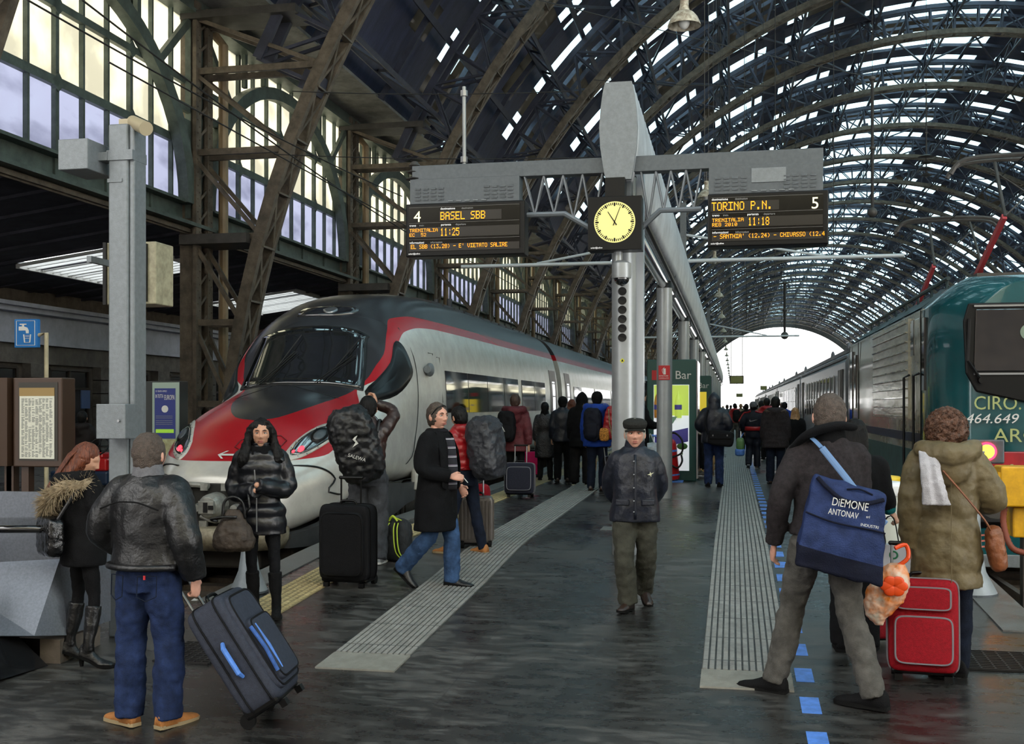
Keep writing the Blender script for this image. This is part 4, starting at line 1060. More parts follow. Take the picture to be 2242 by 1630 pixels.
# gantry beam carrying the boards
gy = 11.35
pl = onY(905, 398, gy); pr = onY(1802, 385, gy)
gt = thing('sign_gantry', 'grey horizontal gantry beam with tubular braces holding the departure boards', 'gantry', (CX, gy, 4.0), world=True)
zb = 3.96
mb = MB(); mb.bb((pl.x, gy-.05, zb-.005), (pr.x, gy+.1, zb+.155)); mb.build('beam', M_greyd, gt, bevel=.005)
M_tube = mat('grey_tube', (120, 126, 132), .35, .5)
mb = MB()
for sg, x1, x0 in ((-1, pl.x+1.22, CX-.2), (1, pr.x-1.2, CX+.2)):
    mb.path([(x1, gy+.03, 3.56), (x1-sg*.42, gy+.03, 3.56), (CX, gy+.03, 3.2)], .03, 8)
    n = 4; xs = [x0+(x1-x0)*i/n for i in range(n+1)]
    for i in range(n):
        zm = lambda x: 3.56-.36*max(0, 1-abs((x-CX)/(x1-sg*.42-CX)))
        xm = (xs[i]+xs[i+1])/2
        for dy in (-.02, .06): mb.tube((xs[i], gy+dy, zb), (xm, gy+.03, zm(xm)), .012, n=6); mb.tube((xm, gy+.03, zm(xm)), (xs[i+1], gy+dy, zb), .012, n=6)
mb.build('braces', M_tube, gt, smooth=2)
# louvred cabinets above the boards
def dots(mb, s, x, y, z, h, wd=None):
    wd = wd or h*6/7
    """5x7 lamp-matrix letters"""
    FNT = {'A': '0111010001100011111110001100011000 1', 'B': '11110100011000111110100011000111110', 'C': '01110100011000010000100001000101110', 'D': '11110100011000110001100011000111110',
     'E': '11111100001000011110100001000011111', 'G': '01110100011000010111100011000101110', 'H': '10001100011000111111100011000110001', 'I': '11111001000010000100001000010011111',
     'L': '10000100001000010000100001000011111', 'M': '10001110111010110001100011000110001', 'N': '10001110011010110011100011000110001', 'O': '01110100011000110001100011000101110',
     'P': '11110100011000111110100001000010000', 'R': '11110100011000111110101001001010001', 'S': '01111100001000001110000010000111110', 'T': '11111001000010000100001000010000100',
     'U': '10001100011000110001100011000101110', 'V': '10001100011000110001100010101000100', '0': '01110100011001110101110011000101110', '1': '00100011000010000100001000010001110',
     '2': '01110100010000100010001000100011111', '3': '11111000100010000010000011000101110', '4': '00010001100101010010111110001000010', '5': '11111100001111000001000011000101110',
     '6': '01110100001000011110100011000101110', '8': '01110100011000101110100011000101110', ':': '00000001000010000000001000010000000', '.': '00000000000000000000000000110001100',
     '-': '00000000000000011111000000000000000', "'": '00100001000010000000000000000000000', '(': '00010001000100001000010000010000010', ')': '01000001000001000010000100010001000', ' ': '0'*35}
    p = h/7; pw = wd/6; cx_ = x
    for ch in s:
        g = FNT.get(ch, '1'*35).replace(' ', '')
        for r in range(7):
            for c in range(5):
                if g[r*5+c] == '1':
                    a = cx_+c*pw; b = z+h-(r+1)*p; q = p*.75; qw = pw*.85; mb.add([(a, y, b), (a+qw, y, b), (a+qw, y, b+q), (a, y, b+q)], [(0, 1, 2, 3)])
        cx_ += 6*pw
M_led = mat('amber_led', (255, 150, 10), .5, emit=.45)
M_cream_l = mat('backlit_cream', (236, 228, 180), .5, emit=.18)
M_face = mat('board_glass', (7, 6, 6), .15, 0, spec=.35)
M_row = mat('board_row', (26, 22, 20), .3)
M_wlet = mat('white_lettering', (225, 225, 225), .5, emit=.1)
def board(xl, xr, zt, zbm, lab, num, dest, op, trn, tm, info, numleft, cab):
    t = thing('departure_board', lab, 'departure board', (xl, gy, zbm), world=True)
    yb = gy-.11; W_ = xr-xl
    mb = MB(); mb.bb((xl, yb, zbm), (xr, gy+.12, zt)); mb.build('housing', M_black, t, bevel=.012)
    mb = MB(); mb.bb((xl+.035, yb-.006, zbm+.07), (xr-.05, yb, zt-.035)); mb.build('glass', M_face, t)
    H = zt-zbm; y1 = yb-.008; rows = [(zt-.22*H-.11, .13), (zt-.56*H-.09, .12), (zbm+.085, .10)]
    xt = xl+(.385 if numleft else .04)
    mb = MB()
    for z in (zt-.04, zt-.365*H, zt-.675*H): mb.bb((xl+.04, y1-.001, z-.004), (xr-.055, y1, z))
    mb.build('divider', mat('divider_grey', (90, 88, 86), .5), t)
    mb = MB()
    mb.bb((xt-.01, y1-.0005, zt-.335*H), (xt+.66, y1, zt-.155*H)); mb.bb((xl+.04, y1-.0005, zt-.64*H), (xr-.055, y1, zt-.455*H)); mb.bb((xl+.04, y1-.0005, zt-.90*H), (xr-.055, y1, zt-.765*H)); mb.build('display_row', M_row, t)
    mb = MB(); yl = y1-.003
    dots(mb, dest, xt, yl, zt-.32*H, .085, .055); dots(mb, trn[0], xl+.045, yl, zt-.535*H, .035, .0315); dots(mb, trn[1], xl+.045, yl, zt-.62*H, .035, .0315)
    dots(mb, tm, xl+.385 if numleft else xl+.4, yl, zt-.62*H, .083, .0425); dots(mb, info, xl+.06, yl, zt-.85*H, .044, .031)
    mb.build('led_text', M_led, t)
    text(num, .165, M_cream_l, t, (xl+.09 if numleft else xr-.17, yl, zt-.345*H), ext=.002, name='platform_number')
    for s_, x, z in (('destinazione', xt, zt-.13*H), ('treno', xl+.045, zt-.43*H), ('partenza', xl+.39, zt-.43*H), ('informazioni', xl+.045, zt-.755*H)):
        text(s_, .032, M_wlet, t, (x, yl, z), ext=.001, name='caption')
        text({'destinazione': 'destination', 'treno': 'train', 'partenza': 'departure', 'informazioni': 'information'}[s_], .028, mat('dim_lettering', (150, 150, 150), .5), t, (x+.0175*len(s_)+.02, yl, z), ext=.001, name='caption')
    text('solari@udine', .024, M_wlet, t, (xl+.03, yb-.003, zbm+.025), ext=.001, name='maker_mark')
    c = MB(); cl, cr_ = xl+cab[0], xr-cab[1]; c.bb((cl, gy-.09, zt), (cr_, gy+.1, zb)); cb = c.build('cabinet', M_greyd, t, bevel=.004)
    c = MB(); yc = gy-.095
    for side_ in (0, 1):
        for g in range(4):
            for r in range(4 if zb-zt > .2 else 3):
                x0 = (cl+.06+g*.085) if side_ == 0 else (cr_-.06-(4-g)*.085+.02)
                c.box((x0+.03, yc, zt+.045+r*.038), (.058, .02, .014), rm('X', 25))
    for g in range(5): c.box((cl+.45+g*.09, yc, zt+.02), (.055, .016, .01))
    c.build('louvres', M_greyp, cb)
    if not numleft: c = MB(); c.bb((cl+.42, gy-.1, zt+.1), (cl+.76, gy-.09, zb-.03)); c.build('access_plate', M_greyp, cb, bevel=.006)
    return t
a = onY(895, 450, gy); b = onY(1153, 562, gy)
board(a.x, b.x, onY(1020, 447, gy).z, onY(1020, 563, gy).z, 'left departure board for platform 4 showing BASEL SBB 11:25', '4', 'BASEL SBB', 0, ('TRENITALIA', 'EC  52'), '11:25', "EL SBB (13.28) - E' VIETATO SALIRE", True, (.04, .06))
a = onY(1550, 450, gy); b = onY(1812, 562, gy)
board(a.x, b.x, onY(1680, 425, gy).z, onY(1680, 541, gy).z, 'right departure board for platform 5 showing TORINO P.N. 11:18', '5', 'TORINO P.N.', 0, ('TRENITALIA', 'REG 2010'), '11:18', "- SANTHIA' (12.24) - CHIVASSO (12.4", False, (0.01, .05))
# clock
ck = thing('platform_clock', 'square black station clock with lit pale yellow dial', 'clock', (CX, gy-.25, 3.3), world=True)
a = onY(1287, 430, gy-.28); b = onY(1405, 548, gy-.28); cxm, czm = (a.x+b.x)/2, (a.z+b.z)/2; hw = (b.x-a.x)/2; yq = gy-.28
mb = MB(); mb.bb((cxm-hw, yq, czm-hw), (cxm+hw, yq+.22, czm+hw)); mb.build('case', M_black, ck, bevel=.006)
mb = MB(); mb.tube((cxm, yq-.006, czm+.01), (cxm, yq, czm+.01), hw*.765, n=48); mb.build('dial', mat('lit_dial', (214, 206, 130), .4, emit=.09), ck)
mb = MB(); cz = czm+.01
for i in range(60):
    an = i*pi/30; big = i % 5 == 0; r1 = hw*.72; r0 = r1-(hw*.13 if big else hw*.09); ww = .008 if big else .0045
    d = V((sin(an), 0, cos(an))); p = V((cos(an), 0, -sin(an))); c0 = V((cxm, yq-.008, cz))
    mb.add([c0+d*r0-p*ww, c0+d*r1-p*ww, c0+d*r1+p*ww, c0+d*r0+p*ww], [(0, 3, 2, 1)])
mb.build('minute_marks', M_black, ck)
for an, ln, ww, nm in ((-33, .46, .006, 'hour_hand'), (21, .60, .0045, 'minute_hand')):
    an = R_(an); d = V((sin(an), 0, cos(an))); p = V((cos(an), 0, -sin(an))); c0 = V((cxm, yq-.012, cz)); mb = MB()
    mb.prism([c0-d*hw*.14-p*ww, c0+d*hw*ln-p*ww*.6, c0+d*hw*ln+p*ww*.6, c0-d*hw*.14+p*ww], (0, -.003, 0)); mb.build(nm, M_black, ck)
text('solari@udine', .022, M_wlet, ck, (cxm-hw+.03, yq-.004, czm-hw+.02), ext=.001, name='maker_mark')
mb = MB(); mb.bb((cxm-.1, yq+.02, czm+hw), (cxm+.1, yq+.2, 3.86)); mb.build('mount', M_black, ck)
mb = MB(); mb.tube((cxm+.02, yq+.15, 2.95), (cxm+.02, yq+.15, czm-hw), .045, n=16); mb.build('camera_stem', M_col, ck, smooth=2)
cm = thing('dome_camera', 'grey dome surveillance camera under the platform clock', 'camera', (cxm+.05, yq+.1, 2.9), world=True)
p = onY(1359, 590, yq-.02); mb = MB(); mb.lathe([(.05, p.z+.1), (.098, p.z+.07), (.1, p.z-.05), (.095, p.z-.08)], (p.x, p.y+.1, 0), 24); mb.build('housing', M_col, cm, smooth=2)
mb = MB(); mb.ell((p.x, p.y+.1, p.z-.08), (.08, .08, .075), 20, 12); mb.build('dome', M_glass_d, cm, smooth=True)
# T-shaped catenary posts over the duct
for k, (px, ytop, yc_, d) in enumerate(((1496, 445, 572, 25.6), (1551, 675, 738, 52))):
    p = onD(px, 800, d); yy = p.y; zt_ = CAM.z+(HZ-ytop)*d/F; zc_ = CAM.z+(HZ-yc_)*d/F
    t = thing('catenary_mast', ['tall grey mast with white crossarm behind the right departure board', 'second grey mast with white crossarm, near the bright arch'][k], 'mast', (CX, yy, 3.5), world=True)
    mb = MB(); mb.bb((p.x-.07, yy-.09, 4.87), (p.x+.07, yy+.09, zt_)); mb.build('post', M_greyd, t)
    xl, xr = onY(1010 if k == 0 else 1380, yc_, yy).x, onY(1980 if k == 0 else 1750, yc_, yy).x
    mb = MB(); mb.tube((xl, yy, zc_), (xr, yy, zc_), .045, n=10); mb.build('crossarm', mat('pale_tube', (196, 202, 206), .4, .2), t, smooth=2)
    mb = MB(); 
    for x, q in ((xl+(p.x-xl)*.35, .62), (xr-(xr-p.x)*.35, .62)): mb.tube((x, yy, zc_+.03), (p.x, yy, zc_+q), .03, n=8)
    mb.build('stay', mat('pale_tube', (196, 202, 206), .4, .2), t, smooth=2)
# bell lamps hanging on cables
M_bell = mat('weathered_white_enamel', (196, 190, 172), .5, var=.4, vs=14, rgb2=(120, 104, 84))
lx = -.6
def bell():
    t = thing('pendant_lamp', 'white enamel bell lamp hanging in the long row over the platform', 'pendant lamp', (lx, 13.6, 0), group='bell lamps hanging in a row over the platform')
    prof = [(.05, .34), (.055, .2), (.07, .14), (.12, .11), (.17, .05), (.2, -.02), (.21, -.05), (.205, -.05), (.19, -.02), (.15, .06), (.05, .12)]
    mb = MB(); mb.lathe(prof, (0, 0, 6.36), 28); mb.build('shade', M_bell, t, smooth=2)
    mb = MB(); mb.ell((0, 0, 6.36), (.07, .07, .09), 14, 10); mb.build('bulb', mat('frosted_bulb', (210, 210, 205), .4), t, smooth=True)
    mb = MB(); mb.tube((-.04, 0, 6.66), (-.04, 0, 24), .008, n=5); mb.tube((.05, 0, 6.66), (.05, 0, 24), .006, n=5); mb.tube((0, 0, 6.7), (0, 0, 7.1), .02, n=8); mb.build('cable', M_iron2, t)
    return t
b0 = bell(); b0.location = (lx, 13.9, 0); b0['label'] = 'nearest weathered bell lamp hanging at the top of the picture'
for k in range(1, 20): r = dup(b0, (lx, 13.9+k*11.6, 0)); r['label'] = 'white enamel bell lamp hanging in the long row over the platform'
# ---------------- overhead wires, insulators ----------------
M_wire = mat('black_wire', (30, 28, 27), .6)
def wire(pts, r, lab, n=5, grp=None):
    mb = MB(); mb.path(pts, r, n); return tag(mb.build('overhead_wire', M_wire), lab, 'wire', grp)
def sag(a, b, s, n=16): return [V(a)+(V(b)-V(a))*(i/n)-V((0, 0, 4*s*(i/n)*(1-i/n))) for i in range(n+1)]
A = onY(60, 0, 13.5); B = onY(470, 250, 26.3)
wire(sag(onY(180, 0, 11), onY(900, 515, 22), .1), .012, 'dark cable slanting from the top left past the grey post')
wire(sag(onY(60, 0, 10.5), onY(880, 430, 22), .1), .012, 'second dark cable slanting across the glazed wall, below the first')
for (a_, b_, lb) in (((640, 200, 18), (1250, 200, 18), 'thin wire crossing at the top, above the left board'), ((600, 338, 18), (1300, 345, 18), 'thin wire crossing just above the gantry beam'), ((1300, 175, 24), (1700, 188, 24), 'thin wire crossing the vault right of the duct cap'),
                     ((1180, 0, 16), (1915, 170, 30), 'cable descending from the top toward the hanging rod')):
    wire(sag(onY(*a_), onY(*b_), .05), .009, lb)
# catenary contact wires over the right track
wire([(3.95, 8, 5.0), (3.95, 300, 5.0)], .01, 'contact wire above the green locomotive'); wire([(3.95, 8, 6.2), (3.95, 60, 5.6), (3.95, 110, 6.2), (3.95, 300, 5.6)], .012, 'carrier wire above the locomotive contact wire')
wire([(-6.15, 10, 5.0), (-6.15, 300, 5.0)], .01, 'contact wire above the silver and red train')
def rod(px, y0_, y1_, d, lab, ball=True, r=.035):
    p = onD(px, y0_, d); q = onD(px, y1_, d); t = thing('insulator_rod', lab, 'insulator', q, world=True)
    mb = MB(); mb.tube(p, q, r, n=8)
    mb.build('rod', M_wire, t)
    mb = MB()
    for c_, r_, z_ in ([(q, 3, 3)] if ball else [])+[(p+(q-p)*.52, 2, 1.4), (p, 2.2, 1.6)]:
        mb = MB(); mb.ell(c_, (r*r_, r*r_, r*z_), 14, 10); mb.build('insulator_ball', M_iron2, t, smooth=True)
    mb = MB(); mb.tube(p, V((p.x, p.y, VZ+sqrt(RI**2-(p.x-VX)**2)+.2)), .008, n=5); mb.build('suspension_wire', M_wire, t)
rod(1910, 172, 465, 24, 'long black hanging rod with ball end right of the board')
rod(1718, 620, 735, 60, 'small black hanging rod before the bright arch', r=.07)
rod(2028, 185, 390, 30, 'thin wire hanger with stacked insulator discs, right of the black rod', False, .02)
p = onD(2028, 375, 30); mb = MB()
for k in range(4): mb.lathe([(.03, -.05), (.22 if k % 2 else .16, -.02), (.05, .05)], p+V((0, 0, -.1+k*.17)), 14)
tag(mb.build('disc_insulator', M_iron2), 'dark stacked disc insulator hanging above the locomotive', 'insulator')
for i, (x0, z0) in enumerate(((1.1, 0), (2.6, .0), (.3, 0))):
    for k in range(3):
        y = 30+k*23.2; wire([(x0+.3*k, y, 5.0), (x0+.3*k, y, 22)], .012, 'thin vertical drop wire hanging from the vault', grp='vertical drop wires')
t = thing('hanging_pole', 'pale rod standing above the left board into the roof', 'pole', onY(1016, 398, gy+.02), world=True)
mb = MB(); mb.tube(onY(1016, 190, gy+.02), onY(1017, 396, gy+.02), .02, n=8); mb.build('rod', M_col, t)
mb = MB(); [mb.tube(onY(1016, q, gy+.02)+V((0, 0, -.03)), onY(1016, q, gy+.02)+V((0, 0, .03)), .04, n=8) for q in (205, 350)]; mb.build('clamp', M_steel, t)
mb = MB(); c = onY(908, 392, gy+.02)
for k in range(3): mb.lathe([(.025, -.035), (.1-.018*k, -.01), (.03, .035)], c+V((0, 0, k*.075)), 14)
tag(mb.build('disc_insulator', M_iron2), 'small dark insulator at the left tip of the gantry beam', 'insulator')
# far hanging boards before the bright exit
for k, (px, py, w_, h_, d) in enumerate(((1613, 832, 30, 18, 60), (1619, 866, 14, 8, 105), (1672, 850, 14, 9, 100))):
    p = onD(px, py, d); hw = w_/2*d/F; hh = h_/2*d/F
    t = thing('departure_board', ['small far departure board against the bright exit', 'tiny farthest departure board against the exit', 'tiny dark board beside the far coaches'][k], 'departure board', p, world=True)
    mb = MB(); mb.box(p, (hw*2, .2, hh*2)); mb.build('housing', M_black, t); mb = MB(); mb.box(p-V((0, .12, 0)), (hw*1.75, .02, hh*1.6)); mb.build('display', mat('board_display', (140, 140, 80), .5), t)
    mb = MB(); mb.tube(p+V((-hw*.8, 0, hh)), p+V((-hw*.8, 0, hh+2.5)), .02); mb.tube(p+V((hw*.8, 0, hh)), p+V((hw*.8, 0, hh+2.5)), .02); mb.build('hanger', M_wire, t)
# ---------------- vending kiosks ----------------
M_kg = mat('kiosk_green', (30, 72, 66), .4)
M_lime = mat('poster_lime', (190, 214, 90), .4, emit=.08); M_posw = mat('poster_white', (222, 228, 232), .4, emit=.1); M_violet = mat('poster_violet', (92, 86, 176), .4); M_org = mat('poster_orange', (232, 160, 70), .4)
for k, (x0, x1, yb_, h_, lab) in enumerate(((-1.74, -.74, 22.7, 2.5, 'dark green Bar vending kiosk with juice poster behind the column'), (-1.56, -.66, 34.2, 2.48, 'farther green Bar kiosk with yellow poster'))):
    t = thing('vending_kiosk', lab, 'kiosk', (x0, yb_, 0), world=True)
    mb = MB(); mb.bb((x0, yb_, 0), (x1, yb_+1.6, h_)); mb.build('body', M_kg, t, bevel=.02)
    mb = MB(); mb.bb((x1, yb_+.1, .05), (x1+.03, yb_+1.5, h_-.03)); mb.build('side_panel', M_chrome if k == 0 else M_greyp, t)
    mb = MB(); mb.bb((x0+.14, yb_-.03, .25), (x1-.14, yb_, 1.98)); mb.bb((x0+.14, yb_-.03, .22), (x1-.14, yb_-.01, .25)); fp = mb.build('poster_frame', M_posw if k == 0 else mat('poster_yellow', (228, 200, 60), .4, emit=.08), t)
    W_ = x1-x0-.28; X0_ = x0+.14
    if k == 0:
        mb = MB(); mb.bb((X0_+.01, yb_-.035, 1.35), (x1-.15, yb_-.03, 1.97)); mb.build('green_backdrop', M_lime, fp)
        for bx, m_ in ((.3, M_org), (.5, M_lime), (.08, M_org)):
            mb = MB(); mb.lathe([(.07, 1.3), (.075, 1.36), (.075, 1.62), (.05, 1.74), (.025, 1.8), (.025, 1.86)], (X0_+bx, yb_-.02, 0), 16); bt = mb.build('printed_bottle', m_, fp, smooth=2)
            mb = MB(); mb.lathe([(.077, 1.47), (.077, 1.57)], (X0_+bx, yb_-.02, 0), 16); mb.build('bottle_label', M_violet, bt)
        mb = MB(); mb.prism([(X0_+.02, yb_-.036, .95), (x1-.16, yb_-.036, 1.1), (x1-.16, yb_-.036, .82), (X0_+.3, yb_-.036, .72), (X0_+.02, yb_-.036, .78)], (0, .006, 0)); mb.build('violet_wave', M_violet, fp)
        mb = MB(); mb.ell((x1-.28, yb_-.03, .72), (.11, .01, .07)); mb.tube((x1-.28, yb_-.034, .55), (x1-.28, yb_-.034, .7), .012); mb.build('printed_tree', mat('poster_tree', (70, 120, 50), .5), fp)
        text('mix & veggie', .08, M_violet, fp, (X0_+.06, yb_-.036, 1.18), rot=(pi/2, -.2, 0)); text('BENEDETTA', .07, M_violet, fp, (X0_+.1, yb_-.036, .45))
    else:
        mb = MB()
        for i, (a, b) in enumerate(((.15, 1.7), (.3, 1.55), (.2, 1.2), (.35, 1.0), (.15, .8), (.4, 1.35))): mb.ell((X0_+a, yb_-.03, b), (.05, .012, .06))
        mb.build('printed_fruit', M_violet, fp)
    text('Bar', .24, M_white, t, (x1-.43 if k == 0 else x1-.4, yb_-.012, 2.1), ext=.006, name='bar_sign')
    mb = MB(); mb.bb((x0+.1, yb_-.01, 2.08), (x0+.32, yb_, 2.28)); mb.build('red_cup_sign', mat('sign_red', (176, 24, 32), .4), t)
# stack of grey machine beside the kiosk
mb = MB(); mb.bb((-2.12, 22.8, 0), (-1.8, 23.6, 2.02)); mb.bb((-2.15, 22.78, 2.02), (-1.77, 23.62, 2.07)); tag(mb.build('service_cabinet', M_greyd), 'narrow grey cabinet left of the green kiosk', 'cabinet')
# ---------------- wheeled fire extinguisher ----------------
p = onG(1472, 1056); ex = thing('fire_extinguisher', 'big red wheeled fire extinguisher with black hose', 'fire extinguisher', p, world=True)
M_fire = mat('extinguisher_red', (186, 24, 28), .28, coat=.4)
tl = rm('Y', -6)
mb = MB(); mb.lathe([(.02, 0), (.14, .02), (.16, .08), (.16, .72), (.14, .8), (.07, .86), (.04, .88)], p+V((0, 0, .03)), 26, tl); mb.build('tank', M_fire, ex, smooth=2)
mb = MB(); mb.lathe([(.163, .58), (.163, .62)], p+V((0, 0, .03)), 26, tl); mb.lathe([(.163, .1), (.163, .13)], p+V((0, 0, .03)), 26, tl); mb.build('blue_band', M_blue, ex)
mb = MB(); mb.tube(p+V((-.09, 0, .88)), p+V((-.09, 0, 1.02)), .03); mb.box(p+V((-.1, -.02, 1.03)), (.12, .03, .02)); mb.build('valve', M_fire, ex)
mb = MB(); mb.path([p+V(q) for q in ((-.08, 0, .95), (.05, -.08, 1.0), (.2, -.12, .85), (.19, -.16, .6), (-.05, -.2, .5), (-.2, -.16, .45), (-.19, -.1, .7), (-.1, -.2, .45), (.1, -.2, .3), (.2, -.12, .42), (.18, 0, .55))], .02, 8, sub=6); mb.build('hose', M_black, ex, smooth=True)
mb = MB(); mb.path([p+V(q) for q in ((-.2, .12, .03), (-.24, .14, .9), (-.42, .14, .95))], .016, 6); mb.path([p+V(q) for q in ((-.2, -.12, .03), (-.24, -.1, .9), (-.42, -.1, .95))], .016, 6); mb.build('trolley_frame', M_blue, ex)
for q in (-.15, .17): mb = MB(); mb.tube(p+V((-.2, q, .1)), p+V((-.2, q+.04, .1)), .1, n=20); mb.build('wheel', M_blackmat, ex)
mb = MB(); mb.box(p+V((.02, 0, .015)), (.4, .3, .03)); mb.build('base_plate', M_blue, ex)
# ---------------- left foreground: grey square post with boxes ----------------
p0 = onG(272, 1395); dd = (p0-CAM).dot(V((-sn, cs, 0)))
PXL = onD(237, 900, dd); PXR = onY(291, 900, PXL.y); py_ = PXL.y; xl, xr = PXL.x, PXR.x
zat = lambda y, d=dd: CAM.z+(HZ-y)*d/F
gp = thing('camera_post', 'tall square grey post with boxes in the left foreground', 'post', (xl, py_, floorZ(py_)), world=True)
mb = MB(); mb.bb((xl, py_, floorZ(py_)), (xr-.045, py_+.2, zat(272))); mb.bb((xr-.045, py_+.02, floorZ(py_)), (xr, py_+.2, zat(272))); mb.build('shaft', M_greyp, gp, bevel=.012)
mb = MB(); mb.bb((xl-.01, py_-.012, zat(352)), (xr+.002, py_+.2, zat(330))); mb.bb((xl-.004, py_-.008, zat(400)), (xl+.12, py_, zat(392))); mb.build('strap', M_greyp, gp)
q = onD(143, 385, dd); mb = MB(); mb.bb((q.x, py_-.16, zat(378)), (q.x+.25, py_+.22, zat(312))); mb.build('camera_housing', M_greyp, gp, bevel=.006)
mb = MB(); mb.bb((q.x+.25, py_-.02, zat(352)), (xl, py_+.1, zat(334))); mb.build('arm', M_greyp, gp)
mb = MB(); a_ = V((xr-.06, py_+.1, zat(262))); mb.tube(a_, a_+V((.2, -.15, -.1)), .05, .055, 16); mb.box((xr-.1, py_+.1, zat(268)), (.1, .1, .07)); mb.build('bullet_camera', mat('beige_plastic', (168, 156, 128), .45), gp, smooth=2)
mb = MB(); q1, q2 = onY(210, 885, py_-.2), onY(274, 962, py_-.2); mb.bb((q1.x, py_-.2, q2.z), (q2.x, py_-.02, q1.z)); bx = mb.build('lower_box', M_greyp, gp, bevel=.006)
mb = MB(); mb.tube((q2.x-.05, py_-.2, zat(921)), (q2.x-.05, py_-.215, zat(921)), .01, n=10); mb.build('lock', M_steel, bx)
jb = thing('junction_box', 'beige metal junction box with hinged covers behind the grey post', 'junction box', onD(300, 600, dd+1.2), world=True)
d2 = dd+.9; a_ = onD(230, 600, d2); b_ = onD(354, 600, d2); z1_, z0_ = CAM.z+(HZ-532)*d2/F, CAM.z+(HZ-668)*d2/F
mb = MB(); mb.bb((a_.x, a_.y, z0_), (b_.x, a_.y+.3, z1_)); mb.build('case', mat('beige_enamel', (158, 152, 126), .5, .1, var=.3, vs=12), jb, bevel=.01)
mb = MB(); mb.bb((b_.x-.12, a_.y-.02, z0_+.02), (b_.x-.075, a_.y, z1_-.02)); mb.build('hinge_strip', M_black, jb); mb = MB(); mb.bb((a_.x-.01, a_.y-.02, z0_), (a_.x+.02, a_.y, z1_)); mb.build('hinge_strip', M_black, jb)
mb = MB(); mb.path([(b_.x-.1, a_.y-.024, z0_+.2), (b_.x-.1, a_.y-.024, z0_+.3), (b_.x-.09, a_.y-.024, z0_+.45)], .008, 5); mb.build('blue_scrawl', M_blue, jb)
mb = MB(); mb.bb(((a_.x+b_.x)/2-.02, py_+.2, z1_-.25), ((a_.x+b_.x)/2+.02, a_.y, z1_-.2)); mb.build('bracket', M_greyp, jb)
# water tap sign
dS = 13.0; zS = lambda y: CAM.z+(HZ-y)*dS/F
a_ = onD(35, 700, dS); b_ = onD(92, 760, dS)
ws = thing('tap_sign', 'blue drinking water sign with white tap and glass on a beige pole', 'sign', (b_.x+.12, b_.y, floorZ(b_.y)), world=True)
mb = MB(); mb.bb((a_.x, a_.y-.03, zS(762)), (b_.x, a_.y+.03, zS(700))); pn = mb.build('panel', mat('sign_blue', (20, 102, 168), .4), ws, bevel=.004)
yw = a_.y-.034; cx_ = (a_.x+b_.x)/2; mb = MB()
W_, H_ = b_.x-a_.x, zS(700)-zS(762); u = lambda a, b: (a_.x+a*W_, yw, zS(762)+b*H_)
for q in ([(.1, .08), (.9, .08)], [(.9, .08), (.9, .94)], [(.9, .94), (.1, .94)], [(.1, .94), (.1, .08)]): mb.beam(u(*q[0]), u(*q[1]), .006, .004)
mb.add([u(*k) for k in ((.2, .6), (.5, .6), (.52, .5), (.64, .5), (.64, .6), (.58, .7), (.44, .74), (.44, .8), (.54, .8), (.54, .84), (.24, .84), (.24, .8), (.34, .8), (.34, .74), (.2, .74))][::-1], [tuple(range(15))])
for q in ([(.42, .46), (.46, .18)], [(.46, .18), (.68, .18)], [(.68, .18), (.72, .46)]): mb.beam(u(*q[0]), u(*q[1]), .014, .004)
for z in (.38, .32, .42): mb.beam(u(.48, z), u(.66, z), .006, .004)
mb.build('pictogram', M_white, pn)
M_beige = mat('beige_pipe', (166, 156, 128), .5, var=.2)
mb = MB(); mb.path([(b_.x, a_.y, zS(735)), (b_.x+.1, a_.y, zS(730)), (b_.x+.1, a_.y, floorZ(a_.y))], .025, 8); mb.build('pole', M_beige, ws)
# notice board cabinets
dN = 9.7; zN = lambda y: CAM.z+(HZ-y)*dN/F
M_cab = mat('brown_cabinet', (62, 44, 32), .4, .2); M_sheetp = mat('timetable_paper', (214, 214, 200), .7, var=.1, vs=2)
a_ = onD(-90, 900, dN); c_ = onD(36, 900, dN); b_ = onY(136, 900, c_.y-.05)
nb = thing('notice_board', 'brown double-sided notice cabinet with printed timetable at the left edge', 'notice board', (c_.x, c_.y, floorZ(c_.y)), world=True)
mb = MB(); mb.prism([(a_.x, c_.y-.1, zN(1020)), (c_.x-.02, c_.y, zN(1020)), (c_.x-.02, c_.y, zN(828)), (a_.x, c_.y-.1, zN(828))][::-1], (0, -.1, 0)); mb.build('side_cabinet', M_cab, nb)
mb = MB(); mb.bb((c_.x, c_.y-.05, zN(1022)), (b_.x, c_.y+.15, zN(828))); mb.build('cabinet', M_cab, nb, bevel=.01)
mb = MB(); mb.bb((c_.x+.06, c_.y-.055, zN(1008)), (b_.x-.04, c_.y-.05, zN(838))); mb.build('glass_back', mat('dark_backing', (46, 42, 34), .5), nb)
mb = MB(); mb.bb((c_.x+.07, c_.y-.06, zN(868)), (b_.x-.07, c_.y-.055, zN(850))); mb.build('cork_strip', mat('cork_backing', (150, 124, 76), .6), nb)
mb = MB(); x0_, x1_ = c_.x+.075, b_.x-.07; mb.bb((x0_, c_.y-.062, zN(1004)), (x1_, c_.y-.056, zN(868))); sh = mb.build('timetable', M_sheetp, nb)
mb = MB(); random.seed(9)
for c in range(9):
    for r in range(54):
        if random.random() < .84:
            z = zN(1000)+r*(zN(872)-zN(1000))/54; x = x0_+.02+c*(x1_-x0_-.03)/9; mb.bb((x, c_.y-.064, z), (x+(x1_-x0_)/9*random.uniform(.4, .8), c_.y-.062, z+.005))
mb.build('print_rows', mat('print_grey', (120, 124, 122), .7), sh)
mb = MB()
for x in (a_.x+.4, c_.x+.05, b_.x-.1, c_.x-.12): mb.bb((x, c_.y, floorZ(c_.y)), (x+.07, c_.y+.08, zN(1015)))
mb.build('legs', M_cab, nb); 
